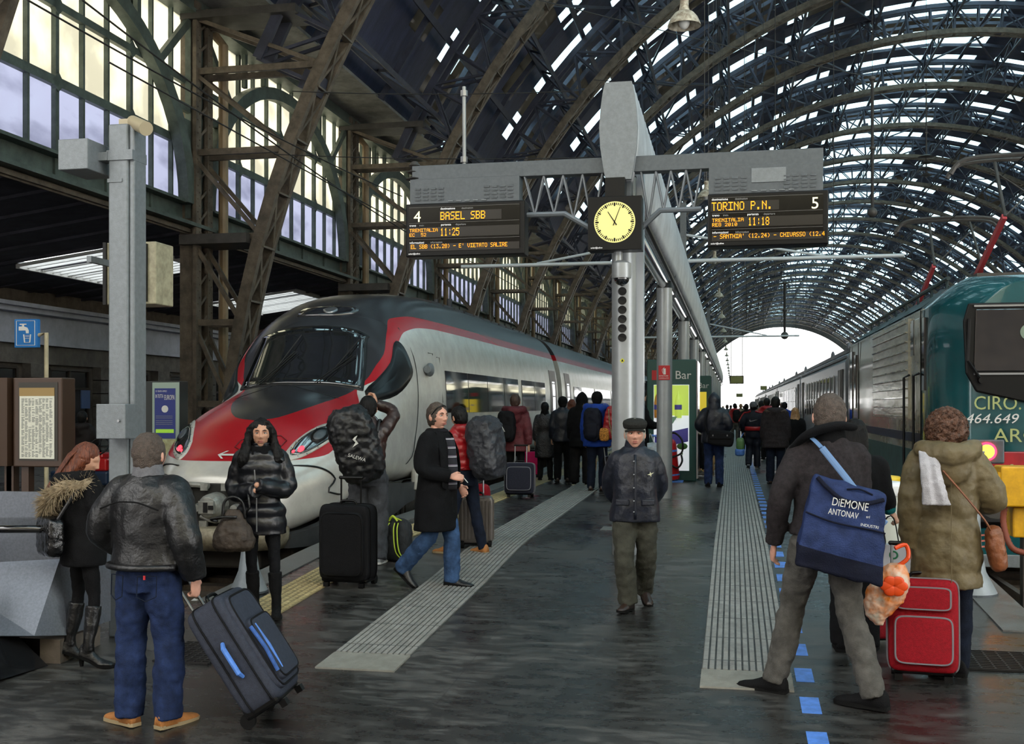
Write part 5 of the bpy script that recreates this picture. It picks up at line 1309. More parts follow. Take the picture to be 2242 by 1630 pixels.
# illuminated poster
dP = 15.5; zP = lambda y: CAM.z+(HZ-y)*dP/F
a_ = onD(310, 900, dP); b_ = onD(402, 900, dP)
pb = thing('poster_box', 'free-standing poster light box with blue EUROPA poster left of the train', 'poster stand', (a_.x, a_.y, floorZ(a_.y)), world=True)
yb_ = a_.y; fx = onD(338, 900, dP).x
mb = MB(); mb.bb((a_.x, yb_, 0), (b_.x, yb_+.25, zP(835))); mb.build('case', mat('poster_case', (40, 44, 44), .35), pb, bevel=.01)
mb = MB(); mb.bb((fx, yb_-.02, .05), (b_.x, yb_, zP(838))); mb.build('frame', mat('pale_green_frame', (150, 168, 156), .4), pb)
mb = MB(); mb.bb((fx+.04, yb_-.03, zP(960)), (b_.x-.05, yb_-.02, zP(851))); ps = mb.build('blue_poster', mat('poster_blue', (34, 44, 100), .4, emit=.05), pb)
text('IN TUTTA', .075, M_white, ps, (fx+.055, yb_-.034, zP(872)), ext=.001, sx=.36); text('EUROPA', .1, M_white, ps, (fx+.19, yb_-.034, zP(876)), ext=.001, sx=.42)
text('E I SUOI AMICI', .035, M_white, ps, (fx+.06, yb_-.034, zP(859)), ext=.001, sx=.75)
mb = MB(); mb.tube((fx+.2, yb_-.036, zP(896)), (fx+.2, yb_-.03, zP(896)), .05, n=20); mb.build('badge', M_white, ps)
mb = MB(); mb.bb((fx+.06, yb_-.034, zP(948)), (b_.x-.07, yb_-.03, zP(940))); mb.build('green_line', mat('poster_green', (150, 200, 60), .4, emit=.05), ps)
mb = MB(); [mb.bb((fx+.06, yb_-.034, zP(q)), (b_.x-.09, yb_-.031, zP(q)+.008)) for q in (912, 916, 922, 926, 930)]; mb.build('small_print', M_greyp, ps)
mb = MB(); mb.bb((fx+.04, yb_-.03, .15), (b_.x-.05, yb_-.02, zP(962))); pz = mb.build('food_poster', mat('poster_food', (176, 180, 140), .5, var=.5, vs=7, rgb2=(120, 100, 60), emit=0), pb)
mb = MB(); [mb.ell((fx+.1+i*.05, yb_-.03, .75+.05*(i % 3)), (.012, .008, .09)) for i in range(6)]; mb.build('printed_vegetables', mat('poster_orangered', (216, 90, 40), .5), pz)
mb = MB(); mb.bb((fx+.05, yb_-.034, zP(1000)), (fx+.12, yb_-.03, zP(975))); mb.build('blue_label', M_blue, pz)
# small blue notice on the building
p = onX(187, 875, -21.6); mb = MB(); mb.box(p, (.04, .5, .62)); tag(mb.build('wall_notice', mat('notice_blue', (70, 90, 130), .5)), 'small blue notice on the stone pilaster', 'notice')
# luggage tractor
p = onD(195, 1010, 20)
tr = thing('luggage_tractor', 'low red baggage tractor with black steering wheel, partly hidden', 'baggage tractor', (p.x, p.y, floorZ(p.y)), world=True)
z = lambda y: CAM.z+(HZ-y)*20/F
mb = MB(); mb.bb((p.x-.6, p.y-.3, .12), (p.x+.55, p.y+1.8, z(1030))); mb.build('chassis', mat('tractor_blue', (24, 44, 70), .4), tr, bevel=.04)
mb = MB(); mb.bb((p.x-.1, p.y-.25, z(1030)), (p.x+.5, p.y+.1, z(1003))); mb.bb((p.x+.0, p.y-.2, z(1003)), (p.x+.4, p.y+.05, z(990))); mb.build('dashboard', M_fire, tr, bevel=.03)
mb = MB()
c_ = V((p.x+.25, p.y-.1, z(978))); pts = [c_+rm('X', 50) @ V((.2*cos(2*pi*i/20), .2*sin(2*pi*i/20), 0)) for i in range(21)]; mb.path(pts, .016, 8); mb.path([pts[0], c_, pts[10]], .012, 6); mb.path([c_, pts[5]], .012, 6); mb.path([c_, c_+V((0, .1, -.14))], .02, 6); mb.build('steering_wheel', M_black, tr, smooth=True)
for q in ((-.4, .3), (.45, .3), (-.4, 1.3), (.45, 1.3)): mb = MB(); mb.tube((p.x+q[0], p.y+q[1], floorZ(p.y)+.2), (p.x+q[0]+.12, p.y+q[1], floorZ(p.y)+.2), .2, n=20); mb.build('wheel', M_blackmat, tr)
# ---------------- stair enclosure, handrail, granite ----------------
M_alu = mat('speckled_aluminium', (112, 118, 128), .32, .55, var=.15, vs=60)
dE = 7.9
def E(px, py, d=dE): return onD(px, py, d)
en = thing('stair_enclosure', 'bent grey metal enclosure of the stairs with black handrail at lower left', 'stair enclosure', E(60, 1400), world=True)
mb = MB(); P_ = [E(-120, 1078), E(112, 1078), E(225, 1180), E(235, 1300), E(140, 1394), E(-120, 1394)]
up_ = [E(-120, 1078, dE), E(118, 1080, dE), E(250, 1120, dE+.7), E(246, 1240, dE+.7)]
mb.add([E(-160, 1076), E(110, 1080), E(130, 1225), E(-160, 1240), E(-160, 1394, dE-.35), E(75, 1394, dE-.3), E(240, 1150, dE+.55), E(240, 1360, dE+.4), E(146, 1392, dE-.1)],
       [(0, 3, 2, 1), (3, 4, 5, 2), (1, 2, 6), (2, 5, 8), (2, 8, 7, 6)])
a_ = len(mb.v); mb.add([E(-160, 1076, dE+.9), E(110, 1080, dE+.9), E(240, 1150, dE+1.1)], []); mb.f += [(0, 1, 9+1, 9), (1, 6, 11, 10)]; mb.mi += [0, 0]
o_ = mb.build('metal_skin', M_alu, en); sm = o_.modifiers.new('s', 'SOLIDIFY'); sm.thickness = .02; sm.offset = 0
mb = MB(); mb.path([E(-160, 1160, dE-.3), E(60, 1159, dE-.3), E(114, 1159, dE-.28), E(120, 1159, dE-.05)], .028, 14); mb.build('handrail', mat('glossy_black_rail', (14, 14, 16), .08, coat=1), en, smooth=True)
mb = MB(); q = E(60, 1440, dE-.1); g_ = floorZ(q.y); mb.bb((q.x-.8, q.y, g_), (q.x+.1, q.y+.5, g_+.17)); mb.build('dark_base', M_black, en)
mb = MB(); mb.bb((q.x+.1, q.y, g_), (q.x+.26, q.y+.5, g_+.17)); mb.build('stone_base', M_stone, en)
q = onG(105, 1458); mb = MB(); a_ = onD(-150, 1225, 6.9)
mb.prism([(q.x, q.y, floorZ(q.y)), (q.x-1.6, q.y-.3, floorZ(q.y)), (a_.x-.3, q.y-.3, a_.z), (q.x-.45, q.y-.05, floorZ(q.y)+.42)][::-1], (-.25, -1.6, 0))
tag(mb.build('granite_parapet', mat('polished_black_granite', (26, 27, 29), .12, var=.3, vs=70)), 'polished black granite stair parapet in the bottom left corner', 'parapet')
# ---------------- flared grey bollards, bins, yellow boxes ----------------
M_cone = mat('grey_cone_paint', (142, 150, 156), .4, .1, var=.15, vs=8)
for k, (px, py, h, lab) in enumerate(((545, 1305, .95, 'grey flared pedestal behind the woman in the black puffer coat'), (2128, 1309, 1.25, 'grey flared pedestal behind the woman in the olive coat'))):
    p = onG(px, py-8); p.z = floorZ(p.y); r_ = (.17, .21)[k]; t = thing('flared_pedestal', lab, 'pedestal', p, world=True)
    mb = MB(); mb.lathe([(r_*z1, z2) for z1, z2 in ((1, 0), (1, .015), (.55, .2), (.38, .4), (.33, .62), (.36, h*.8), (.5, h))], p, 28); mb.build('cone', M_cone, t, smooth=2)
    mb = MB(); mb.lathe([(r_+.005, 0), (r_+.005, .02)], p, 28); mb.build('base_ring', M_greyd, t)
def tub(px, py, h, r, lidm, bodym, lab, wr):
    p = onG(px, py); t = thing('recycling_tub', lab, 'bin', p, world=True)
    mb = MB(); mb.lathe([(r*.78, .04), (r*.95, h*.85), (r*.98, h*.93), (r*.9, h*.93), (r*.75, .06)], p, 28); mb.build('tub', bodym, t, smooth=2)
    mb = MB(); mb.lathe([(r*1.05, h*.9), (r*1.12, h*.92), (r*1.12, h*.98), (r*1.0, h), (r*.5, h*1.01), (r*.02, h*1.01)], p, 28); mb.build('lid', lidm, t, smooth=2)
    mb = MB(); mb.box(p+V((-.05, -r*.93, h*.78)), (.14, .012, .11)); mb.build('paper_label', M_white, t); return t
M_tub = mat('milky_plastic', (186, 190, 180), .4)
tub(1945, 1325, 1.03, .165, mat('white_lid', (228, 230, 230), .35), M_tub, 'tall milky recycling tub with white lid between the walkers', 1)
tub(1925, 1285, 1.0, .175, mat('yellow_lid', (226, 190, 40), .35), M_tub, 'recycling tub with yellow lid behind the white-lidded one', 1)
yb = thing('buffer_box', 'yellow metal boxes on a stand with ribbed hose at the right edge', 'control box', onD(2216, 1200, 10.2), world=True)
M_ybox = mat('worn_yellow_paint', (214, 160, 22), .45, var=.25, vs=5)
dY = 10.2; 
for (x0, y0_, x1, y1_, dy) in ((2192, 1022, 2262, 1110, 0), (2218, 1112, 2270, 1178, .08)):
    a_ = onD(x0, y0_, dY+dy); b_ = onD(x1, y1_, dY+dy); mb = MB(); mb.bb((a_.x, a_.y, b_.z), (b_.x, a_.y+.3, a_.z)); mb.build('box', M_ybox, yb, bevel=.015)
a_ = onD(2186, 1060, dY); mb = MB(); mb.bb((a_.x, a_.y+.02, onD(0, 1100, dY).z), (a_.x+.03, a_.y+.1, onD(0, 1035, dY).z)); mb.build('hinge', M_ybox, yb)
mb = MB(); pts = [onD(2205, 1112, dY)+V((0, .1, 0)), onD(2203, 1150, dY)+V((0, .1, 0)), onD(2212, 1195, dY), onD(2238, 1210, dY), onD(2290, 1215, dY)]; P2, r2 = smooth(pts, [.028]*5, 10); r2 = [.026+.005*(i % 2) for i in range(len(P2))]; mb.path(P2, r2, 8); mb.build('ribbed_hose', mat('rusty_hose', (128, 62, 42), .6), yb, smooth=True)
a_ = onD(2240, 1200, dY+.2); mb = MB(); mb.bb((a_.x, a_.y, -.7), (a_.x+.12, a_.y+.12, onD(0, 1030, dY).z)); mb.build('stand', M_iron2, yb)
# ================= PEOPLE =================
def cloth(name, rgb, rough=.85, var=.25, vs=9, bump=.35, bs=160, spec=.2, stretch=None, metal=0, coat=0):
    return mat(name, rgb, rough, metal, var=var, vs=vs, bump=bump, bs=bs, spec=spec, stretch=stretch, coat=coat)
TEXC = {}
def clouds(sc):
    if sc not in TEXC: t = bpy.data.textures.new('wrinkle', 'CLOUDS'); t.noise_scale = sc; t.noise_depth = 2; TEXC[sc] = t
    return TEXC[sc]
def soften(o, vox, it=3, disp=0, dsc=.12, fac=.5):
    m = o.modifiers.new('r', 'REMESH'); m.mode = 'VOXEL'; m.voxel_size = vox; m.use_smooth_shade = True
    if it: m = o.modifiers.new('s', 'SMOOTH'); m.factor = fac; m.iterations = it
    if disp:
        m = o.modifiers.new('d', 'DISPLACE'); m.texture = clouds(dsc); m.strength = disp; m.mid_level = .5; m.texture_coords = 'LOCAL'
    return o
SKIN = mat('skin', (196, 148, 122), .5, var=.12, vs=20, bump=.08, bs=200, spec=.35)
SKIN2 = mat('pale_ruddy_skin', (206, 154, 134), .5, var=.15, vs=18, bump=.12, bs=160, spec=.35)
M_eyew = mat('eye_white', (205, 200, 192), .25); M_iris = mat('iris_dark', (34, 24, 18), .2); M_lips = mat('lips', (158, 92, 84), .5); 
def sell(mb, c, r, e1=.4, e2=.4, nu=28, nv=18, rot=None):
    sp = lambda v, e: math.copysign(abs(v)**e, v); c = V(c); vs = []; fs = []
    for j in range(1, nv):
        t = -pi/2+pi*j/nv
        for i in range(nu):
            a = 2*pi*i/nu; v = V((r[0]*sp(cos(t), e1)*sp(cos(a), e2), r[1]*sp(cos(t), e1)*sp(sin(a), e2), r[2]*sp(sin(t), e1))); vs.append(v)
    vs += [V((0, 0, -r[2])), V((0, 0, r[2]))]
    if rot is not None: vs = [rot @ v for v in vs]
    T = len(vs)-2
    for j in range(nv-2):
        for i in range(nu): k = (i+1) % nu; fs.append((j*nu+i, j*nu+k, (j+1)*nu+k, (j+1)*nu+i))
    for i in range(nu): k = (i+1) % nu; fs.append((T, k, i)); fs.append((T+1, (nv-2)*nu+i, (nv-2)*nu+k))
    return mb.add([v+c for v in vs], fs)
def head_pts(R, c, s, nu, nv, old=0):
    g = lambda x, z, x0, z0, a, b: math.exp(-((x-x0)/a)**2-((z-z0)/b)**2)
    vs = []; fs = []
    def P(t, a):
        x, y, z = cos(t)*sin(a), cos(t)*cos(a), sin(t); X, Y, Z = x*.074, y*.092, z*.116
        if z < -.05:
            q = min(1, (-z-.05)/.95); X *= 1-.34*q; Y *= (1-.10*q) if y > 0 else (1-.5*q)
            if y < 0: Z *= 1-.12*q
        if y > 0 and z > .25: Y *= 1-.12*(z-.25)
        if y > .15:
            f = min(1, (y-.15)/.35); m = 0
            m += .022*g(X, Z, 0, -.024, .012, .013)+.012*g(X, Z, 0, .002, .008, .022)+.006*g(X, Z, .013, -.028, .007, .007)+.006*g(X, Z, -.013, -.028, .007, .007)
            for sx in (-1, 1):
                m += -.013*g(X, Z, sx*.031, .010, .017, .012)+.006*g(X, Z, sx*.028, .033, .02, .008)+.005*g(X, Z, sx*.043, -.015, .016, .014)
                if old: m += -.004*g(X, Z, sx*.026, -.042, .006, .018)
            m += .007*g(X, Z, 0, -.053, .022, .0045)+.007*g(X, Z, 0, -.065, .019, .005)-.005*g(X, Z, 0, -.0585, .022, .0028)
            m += .010*g(X, Z, 0, -.094, .022, .014)-.004*g(X, Z, 0, -.077, .02, .006)
            Y += m*f
        return c+R @ (V((X, Y, Z))*s)
    for j in range(1, nv):
        for i in range(nu): vs.append(P(-pi/2+pi*j/nv, 2*pi*i/nu))
    vs += [P(-pi/2, 0), P(pi/2, 0)]; T = len(vs)-2
    for j in range(nv-2):
        for i in range(nu): k = (i+1) % nu; fs.append((j*nu+k, j*nu+i, (j+1)*nu+i, (j+1)*nu+k))
    for i in range(nu): k = (i+1) % nu; fs.append((T, i, k)); fs.append((T+1, (nv-2)*nu+k, (nv-2)*nu+i))
    return vs, fs
def hand(mb, w, d, n, s, side, curl=.35, rough=False):
    d = d.normalized(); n = (n-d*n.dot(d)).normalized(); x = d.cross(n)
    mb.path([w-d*.01*s, w+d*.03*s, w+d*.07*s, w+d*.095*s], [.026*s, .036*s, .041*s, .034*s], 12, flat=.42, up=n, round_ends=True)
    for k, (o, L) in enumerate(((.030, .066), (.010, .078), (-.010, .073), (-.029, .056))):
        o *= side; p = w+d*.088*s+x*o*s; pts = [p-d*.02*s, p]; a = R_(12+curl*25); L *= s
        for q in (.45, .32, .25):
            dd_ = d*cos(a)+n*sin(a); p = p+dd_*L*q; pts.append(p); a += R_(8+curl*58)
        mb.path(pts, [.0088*s, .0092*s, .0085*s, .0078*s, .0066*s], 8, round_ends=True)
    p = w+d*.028*s+x*side*.03*s; t1 = (d*.62+x*side*.62+n*.25).normalized(); t2 = (d*.85+x*side*.2+n*(.3+curl*.4)).normalized()
    mb.path([p-t1*.015*s, p, p+t1*.036*s, p+t1*.036*s+t2*.03*s], [.013*s, .0125*s, .0105*s, .0085*s], 8, round_ends=True)
TW = [(.4, .175), (.6, .175), (.8, .172), (.93, .165), (1.05, .145), (1.18, .15), (1.30, .165), (1.36, .165), (1.41, .14), (1.45, .10), (1.49, .074), (1.54, .066)]
TD = [(.4, .12), (.8, .122), (.93, .118), (1.05, .104), (1.2, .108), (1.3, .108), (1.38, .095), (1.43, .08), (1.47, .07), (1.54, .066)]
def person(px, fy, hy, yaw, label, o, group=None, pos=None, H=None, dz=0):
    p = pos or onG(px, fy); d = (p-CAM).dot(V((-sn, cs, 0)))
    H = H or (fy-hy)*d/F; s = H/1.75
    root = thing('person', label, 'person', (p.x, p.y, p.z+dz), R_(yaw), group)
    near = d < 13.5; mid = d < 30
    J = dict(shR=(.185, 0, 1.40), elR=(.245, -.03, 1.13), wrR=(.25, .04, .89), hipR=(.09, 0, .92), knR=(.10, .02, .50), anR=(.105, -.03, .09),
             shL=(-.185, 0, 1.40), elL=(-.245, -.03, 1.13), wrL=(-.25, .04, .89), hipL=(-.09, 0, .92), knL=(-.10, .02, .50), anL=(-.105, -.03, .09), head=(0, .02, 1.605))
    wf = o.get('wide', 1.0)
    for k in ('shR', 'shL'): J[k] = (J[k][0]*wf, J[k][1], J[k][2])
    J.update(o.get('J', {}))
    for k in J:
        if k[:2] in ('sh', 'el', 'wr'): J[k] = (J[k][0]*(.86 if k[:2] != 'wr' else .9), J[k][1], J[k][2]-(.02 if k[:2] == 'sh' else 0))
    lean = o.get('lean', (0, 0)); RL = rm('X', -lean[0]) @ rm('Y', lean[1]); pel = V((0, 0, .95))
    def T(v):
        v = V(v); t = max(0, min(1, (v.z-.8)/.25)); w_ = pel+RL @ (v-pel); return (v+(w_-v)*t)*s
    P = {k: (T(v) if k[:2] in ('sh', 'el', 'wr', 'he') else V(v)*s) for k, v in J.items()}
    bb_ = o.get('bulk', .03); q = o.get('quilt', 0); qh = o.get('qh', .12)
    # ---- body
    hs = o.get('hs', 1.1)
    hr = o.get('head', (0, 0)); RH = RL @ rm('Z', hr[0]) @ rm('X', -hr[1])
    skin = o.get('skin', SKIN); mb = MB()
    for z0_, rings in ((0, [(.86, .1, .08), (1.0, .11, .08), (1.2, .12, .08), (1.34, .12, .07), (1.41, .08, .05)]),):
        mb.loft([[T((rx*cos(2*pi*i/16), ry*sin(2*pi*i/16), z)) for i in range(16)] for z, rx, ry in rings])
    mb.path([T((0, -.005, 1.38)), T((0, 0, 1.46)), P['head']-RH @ V((0, .02, .05))*s], [.062*s, .056*s, .054*s], 14)
    nu, nv = (88, 72) if near and o.get('face') else (36, 28)
    mb.add(*head_pts(RH, P['head'], s*hs, nu, nv, o.get('old', 0)))
    for sx in (-1, 1):
        mb.ell(P['head']+RH @ V((sx*.077, -.006, -.004))*s*hs, (.012*s, .022*s, .034*s), 10, 8, RH @ rm('Z', sx*18))
        k = 'R' if sx > 0 else 'L'
        mb.path([P['sh'+k], P['el'+k], P['wr'+k]], [.042*s, .036*s, .027*s], 10, sub=4, round_ends=True)
        mb.path([P['hip'+k], P['kn'+k], P['an'+k]], [.06*s, .036*s, .026*s], 10, sub=4, round_ends=True)
        fa = (P['wr'+k]-P['el'+k]).normalized(); hd = o.get('hd'+k, None); hd = (RL @ V(hd)).normalized() if hd else fa
        hn = RL @ V(o.get('hn'+k, (-sx, .15, 0)))
        if not o.get('hide'+k): hand(mb, P['wr'+k]+fa*.005, hd, hn, s, sx, o.get('curl'+k, .4))
    body = mb.build('body', skin, root, smooth=True); soften(body, .0042 if near and o.get('face') else .006 if near else .011 if mid else .02, 1 if near else 1, fac=.3)
    if o.get('face'):
        for sx in (-1, 1):
            e = P['head']+RH @ V((sx*.031, .0735, .010))*s*hs; mb = MB(); mb.ell(e, (.0135*s, .0125*s, .0095*s), 16, 10, RH); ey = mb.build('eye', M_eyew, root, smooth=True)
            mb = MB(); mb.ell(e+RH @ V((-.001*sx+o.get('gaze', 0)*.004, .0085, 0))*s*hs, (.0058*s, .005*s, .006*s), 12, 8, RH); mb.build('iris', M_iris, ey, smooth=True)
            mb = MB(); mb.path([P['head']+RH @ V((sx*a, b, c))*s*hs for a, b, c in ((.014, .092, .028), (.03, .090, .034), (.046, .078, .029))], [.003*s, .0042*s, .002*s], 6); mb.build('eyebrow', o.get('brow', M_iris), root)
            mb = MB(); mb.path([P['head']+RH @ V((sx*a, b, c))*s*hs for a, b, c in ((.017, .083, .015), (.031, .0875, .0195), (.045, .077, .013))], [.0026*s, .0036*s, .0022*s], 6); mb.build('eyelid', mat('eyelid_shade', (150, 104, 86), .6), root)
        mb = MB()
        for dz_, r_ in ((-.0535, .0042), (-.0645, .0052)): mb.path([P['head']+RH @ V((a, b, dz_+c))*s*hs for a, b, c in ((-.021, .083, -.002), (-.008, .0945, .001), (0, .0955, 0), (.008, .0945, .001), (.021, .083, -.002))], [.0015*s, r_*s, r_*s*.95, r_*s, .0015*s], 8, sub=3)
        mb.build('lips', o.get('lips', M_lips), root, smooth=True)
    # ---- top garment
    hem = o.get('hem', .88); flare = o.get('flare', .0); top = o.get('top')
    def ringpts(z, add=0, n=28, open_=False):
        rx = interp(TW, z)*wf+bb_+add; ry = interp(TD, z)+bb_*.9+add
        if z > 1.43: k_ = max(0, 1-(z-1.43)/.08); rx -= bb_*(1-k_)*.6; ry -= bb_*(1-k_)*.6
        if z < .95: f_ = (.95-z)*flare; rx += f_; ry += f_*.8
        if o.get('cinch') and abs(z-1.07) < .12: c_ = o['cinch']*(1-abs(z-1.07)/.12); rx -= c_; ry -= c_
        if q: b_ = q*(abs(sin(pi*z/qh))**.6-.4); rx += b_; ry += b_
        be = o.get('belly', 0)*max(0, 1-abs(z-1.08)/.25)
        return [T((rx*math.copysign(abs(cos(a))**.9, cos(a)), (ry+(be if sin(a) > 0 else 0))*math.copysign(abs(sin(a))**.9, sin(a)), z)) for a in [2*pi*i/n for i in range(n)]]
    if top:
        mb = MB(); zs = []; z = hem
        while z < 1.50: zs.append(z); z += .02 if q else .035
        zs += [1.50, o.get('collar', 1.53)]
        mb.loft([ringpts(z) for z in zs])
        for k, sx in (('R', 1), ('L', -1)):
            pts = [P['sh'+k]-V((sx*.05*s, 0, 0)), P['sh'+k], P['el'+k], P['wr'+k]]; b2 = bb_*.6
            sl = o.get('sleeve', 1)
            P2, R2 = smooth(pts, [(.056+b2)*s*sl, (.058+b2)*s*sl, (.047+b2)*s*sl, (.038+b2*.8)*s*sl], 8)
            if q: R2 = [r+q*s*.8*(abs(sin(pi*i/3.2))**.6-.4) for i, r in enumerate(R2)]
            mb.path(P2, R2, 14, round_ends=False); mb.ell(P['sh'+k]-V((sx*.015*s, 0, .01*s)), ((.058+b2)*s, (.062+b2)*s, (.06+b2)*s), 14, 10)
        if o.get('hood') == 'up':
            sell(mb, P['head']+RH @ V((0, -.01, .0))*s, (.115*s, .132*s, .152*s), .9, .9, 24, 18, RH); mb.path([P['head']+RH @ V((0, -.05, .08))*s, P['head']+RH @ V((0, .0, .155))*s], [.07*s, .03*s], 12, round_ends=True)
            mb.loft([[T((rx*cos(2*pi*i/20), ry*sin(2*pi*i/20)+yo, z)) for i in range(20)] for z, rx, ry, yo in ((1.42, .16, .12, -.02), (1.48, .125, .12, -.02), (1.56, .108, .12, -.01), (1.62, .1, .1, 0))])
        if o.get('hood') == 'down':
            h_ = o.get('hoodsize', 1.0)
            mb.path([T((-.12*h_, .03, 1.47)), T((-.13*h_, -.08, 1.47)), T((0, -.15*h_, 1.44)), T((.13*h_, -.08, 1.47)), T((.12*h_, .03, 1.47))], [.035*s, .055*s*h_, .07*s*h_, .055*s*h_, .035*s], 12, sub=5, round_ends=True)
            mb.ell(T((0, -.13*h_, 1.36)), (.12*s*h_, .06*s, .11*s*h_), 16, 12)
        g = mb.build(o.get('topname', 'jacket'), top, root, smooth=True)
        soften(g, (.011 if q else .013) if near else .02 if mid else .03, 2 if q else 4, o.get('wr', .022)*s, .09, .5)
        if o.get('collarband'):
            mb = MB(); mb.loft([[T((rx*cos(2*pi*i/24), ry*sin(2*pi*i/24)-.003, z)) for i in range(24)] for z, rx, ry in ((1.44, .115, .098), (1.49, .098, .088), (1.535, .088, .083), (1.555, .084, .08), (1.55, .074, .07), (1.48, .074, .07))]); mb.build('collar', o['collarband'], root, smooth=True)
        if o.get('scarf'):
            mb = MB(); 
            for zz, rr, tt in ((1.42, .1, .045), (1.465, .092, .036)): mb.path([T((rr*cos(2*pi*i/12), rr*.95*sin(2*pi*i/12), zz+.012*sin(i*1.7))) for i in range(13)], tt*s, 10)
            soften(mb.build('scarf', o['scarf'], root, smooth=True), .012, 2, .02*s, .05)
        if o.get('fur'):
            fm, fpts, fr_ = o['fur']; random.seed(5); mb = MB(); fp2, _ = smooth([T(v) for v in fpts], [0]*len(fpts), 6); mb.path(fp2, fr_*s*.8, 10, round_ends=True)
            nt_ = 1500 if near else 200
            for i in range(nt_):
                t_ = random.random()*(len(fp2)-1.001); k_ = int(t_); c_ = fp2[k_]+(fp2[k_+1]-fp2[k_])*(t_-k_); dv = V((random.gauss(0, 1), random.gauss(0, 1), random.gauss(-.1, 1))).normalized()
                mb.tube(c_+dv*fr_*s*.5, c_+dv*fr_*s*random.uniform(1.2, 1.75)+V((0, 0, -.012*s)), .0045*s, .0008*s, 3, False)
            mb.build('fur_trim', fm, root)
    # ---- trousers
    tr = o.get('legs')
    if tr:
        lf = o.get('loose', .012); mb = MB()
        mb.loft([[V((rx*cos(2*pi*i/24), ry*sin(2*pi*i/24)-.004, z))*s for i in range(24)] for z, rx, ry in ((.80, .145+lf, .105+lf), (.86, .16+lf, .118+lf), (.93, .16+lf, .116+lf), (1.0, .146+lf, .106+lf), (1.05, .135, .098))])
        an = o.get('ankle', 0)
        for k in 'RL':
            A_ = P['an'+k]+(P['kn'+k]-P['an'+k])*an; A_ = A_-V((0, 0, .045*s)) if not an else A_
            mb.path([P['hip'+k]+V((0, 0, -.02*s)), P['hip'+k]+(P['kn'+k]-P['hip'+k])*.5, P['kn'+k], P['kn'+k]+(A_-P['kn'+k])*.4, A_], [(.088+lf)*s, (.078+lf)*s, (.06+lf)*s, (.060+lf*1.1)*s, (.050+lf*1.2)*s], 14, sub=5)
        soften(mb.build('trousers', tr, root, smooth=True), .011 if near else .018 if mid else .03, 4, o.get('lwr', .02)*s, .08)
    # ---- footwear
    for k, sx in (('R', 1), ('L', -1)):
        toe = o.get('toe'+k, 8*sx); pit = o.get('pit'+k, 0); Rf = rm('Z', -toe) @ rm('X', pit); A = P['an'+k]; L = o.get('foot', .27)*s; hh = o.get('heel', 0)*s
        mb = MB(); sh = []
        base = A-V((0, 0, .085*s)) if pit else V((A.x, A.y, 0))
        fn = lambda v: base+Rf @ (V(v)-V((0, 0, 0)))
        for t, w_, h_ in ((-.26, .03, .085), (-.22, .038, .105), (-.1, .042, .125), (.05, .042, .118), (.2, .044, .088), (.32, .046, .07), (.45, .048, .055), (.62, .044, .045), (.72, .03, .034), (.745, .015, .022)):
            hz = hh*max(0, min(1, (.35-t)/.5)); sh.append([fn((w_*s*cos(a), t*L, .016*s+hz+max(0, sin(a))*(h_-.016)*s+min(0, sin(a))*.004*s)) for a in [2*pi*i/14 for i in range(14)]])
        mb.loft(sh)
        bt = o.get('boot', 0)
        if bt:
            mb.path([fn((0, -.0, .06*s+hh)), A+V((0, 0, .06*s)), A+(P['kn'+k]-A)*bt*.6, A+(P['kn'+k]-A)*bt], [.045*s, .043*s, .058*s, .062*s], 14, sub=4)
        sb = mb.build('boot' if bt else 'shoe', o.get('shoe', M_blackmat), root, smooth=True)
        if near or mid:
            if bt and near: soften(sb, .009, 2, .01*s, .05)
            mb = MB(); so = []
            for t, w_ in ((-.27, .03), (-.2, .04), (.05, .04), (.3, .048), (.5, .05), (.66, .044), (.755, .02)):
                hz = hh*max(0, min(1, (.35-t)/.5)); so.append([fn((x_*w_*s, t*L, z_*s+hz)) for x_, z_ in ((-1, 0), (1, 0), (1, .022), (-1, .022))])
            mb.loft(so); 
            if hh: mb.path([fn((0, -.2*L, .005)), fn((0, -.21*L, hh+.01*s))], [.014*s, .026*s], 8)
            mb.build('sole', o.get('sole', M_blackmat), sb)
    # ---- hair / hats
    s0_ = s; s = s*hs; hm = o.get('hairm'); st = o.get('hair', 'short'); hc = P['head']
    if hm and st != 'none' and o.get('hood') != 'up':
        mb = MB(); hv = lambda v: hc+RH @ (V(v)*s)
        sell(mb, hv((0, -.0165, .021)), (.084*s, .0955*s, .109*s), .95, .95, 32, 22, RH)
        if st == 'short': mb.ell(hv((0, -.05, -.035)), (.068*s, .052*s, .06*s), 16, 12, RH)
        if st in ('long', 'longfront', 'side'):
            prof = ((.03, .088, .085, -.02), (-.04, .098, .07, -.035), (-.1, .105, .055, -.055), (-.17, .11, .045, -.08), (-.24, .1, .038, -.095), (-.32, .07, .028, -.105)) if st != 'side' else ((.03, .088, .088, -.02), (-.04, .1, .085, -.035), (-.1, .115, .085, -.055), (-.17, .13, .075, -.075), (-.24, .14, .06, -.095), (-.32, .13, .045, -.115), (-.38, .1, .03, -.13))
            mb.loft([[hv((rx*cos(2*pi*i/24)+(o.get('hsh', 0)*-z), ry*sin(2*pi*i/24)+yo, z)) for i in range(24)] for z, rx, ry, yo in prof[::-1]])
            if st == 'longfront':
                for sx in (-1, 1): mb.path([hv((sx*.045, .04, .095)), hv((sx*.088, .03, .04)), hv((sx*.104, .02, -.05)), hv((sx*.118, .04, -.12)), hv((sx*.135, .06, -.19)), hv((sx*.15, .05, -.25))], [.018*s, .024*s, .03*s, .042*s, .05*s, .03*s], 12, sub=3, round_ends=True)
        if st == 'curly': sell(mb, hv((0, -.022, -.01)), (.115*s, .115*s, .125*s), .9, .9, 30, 20, RH)
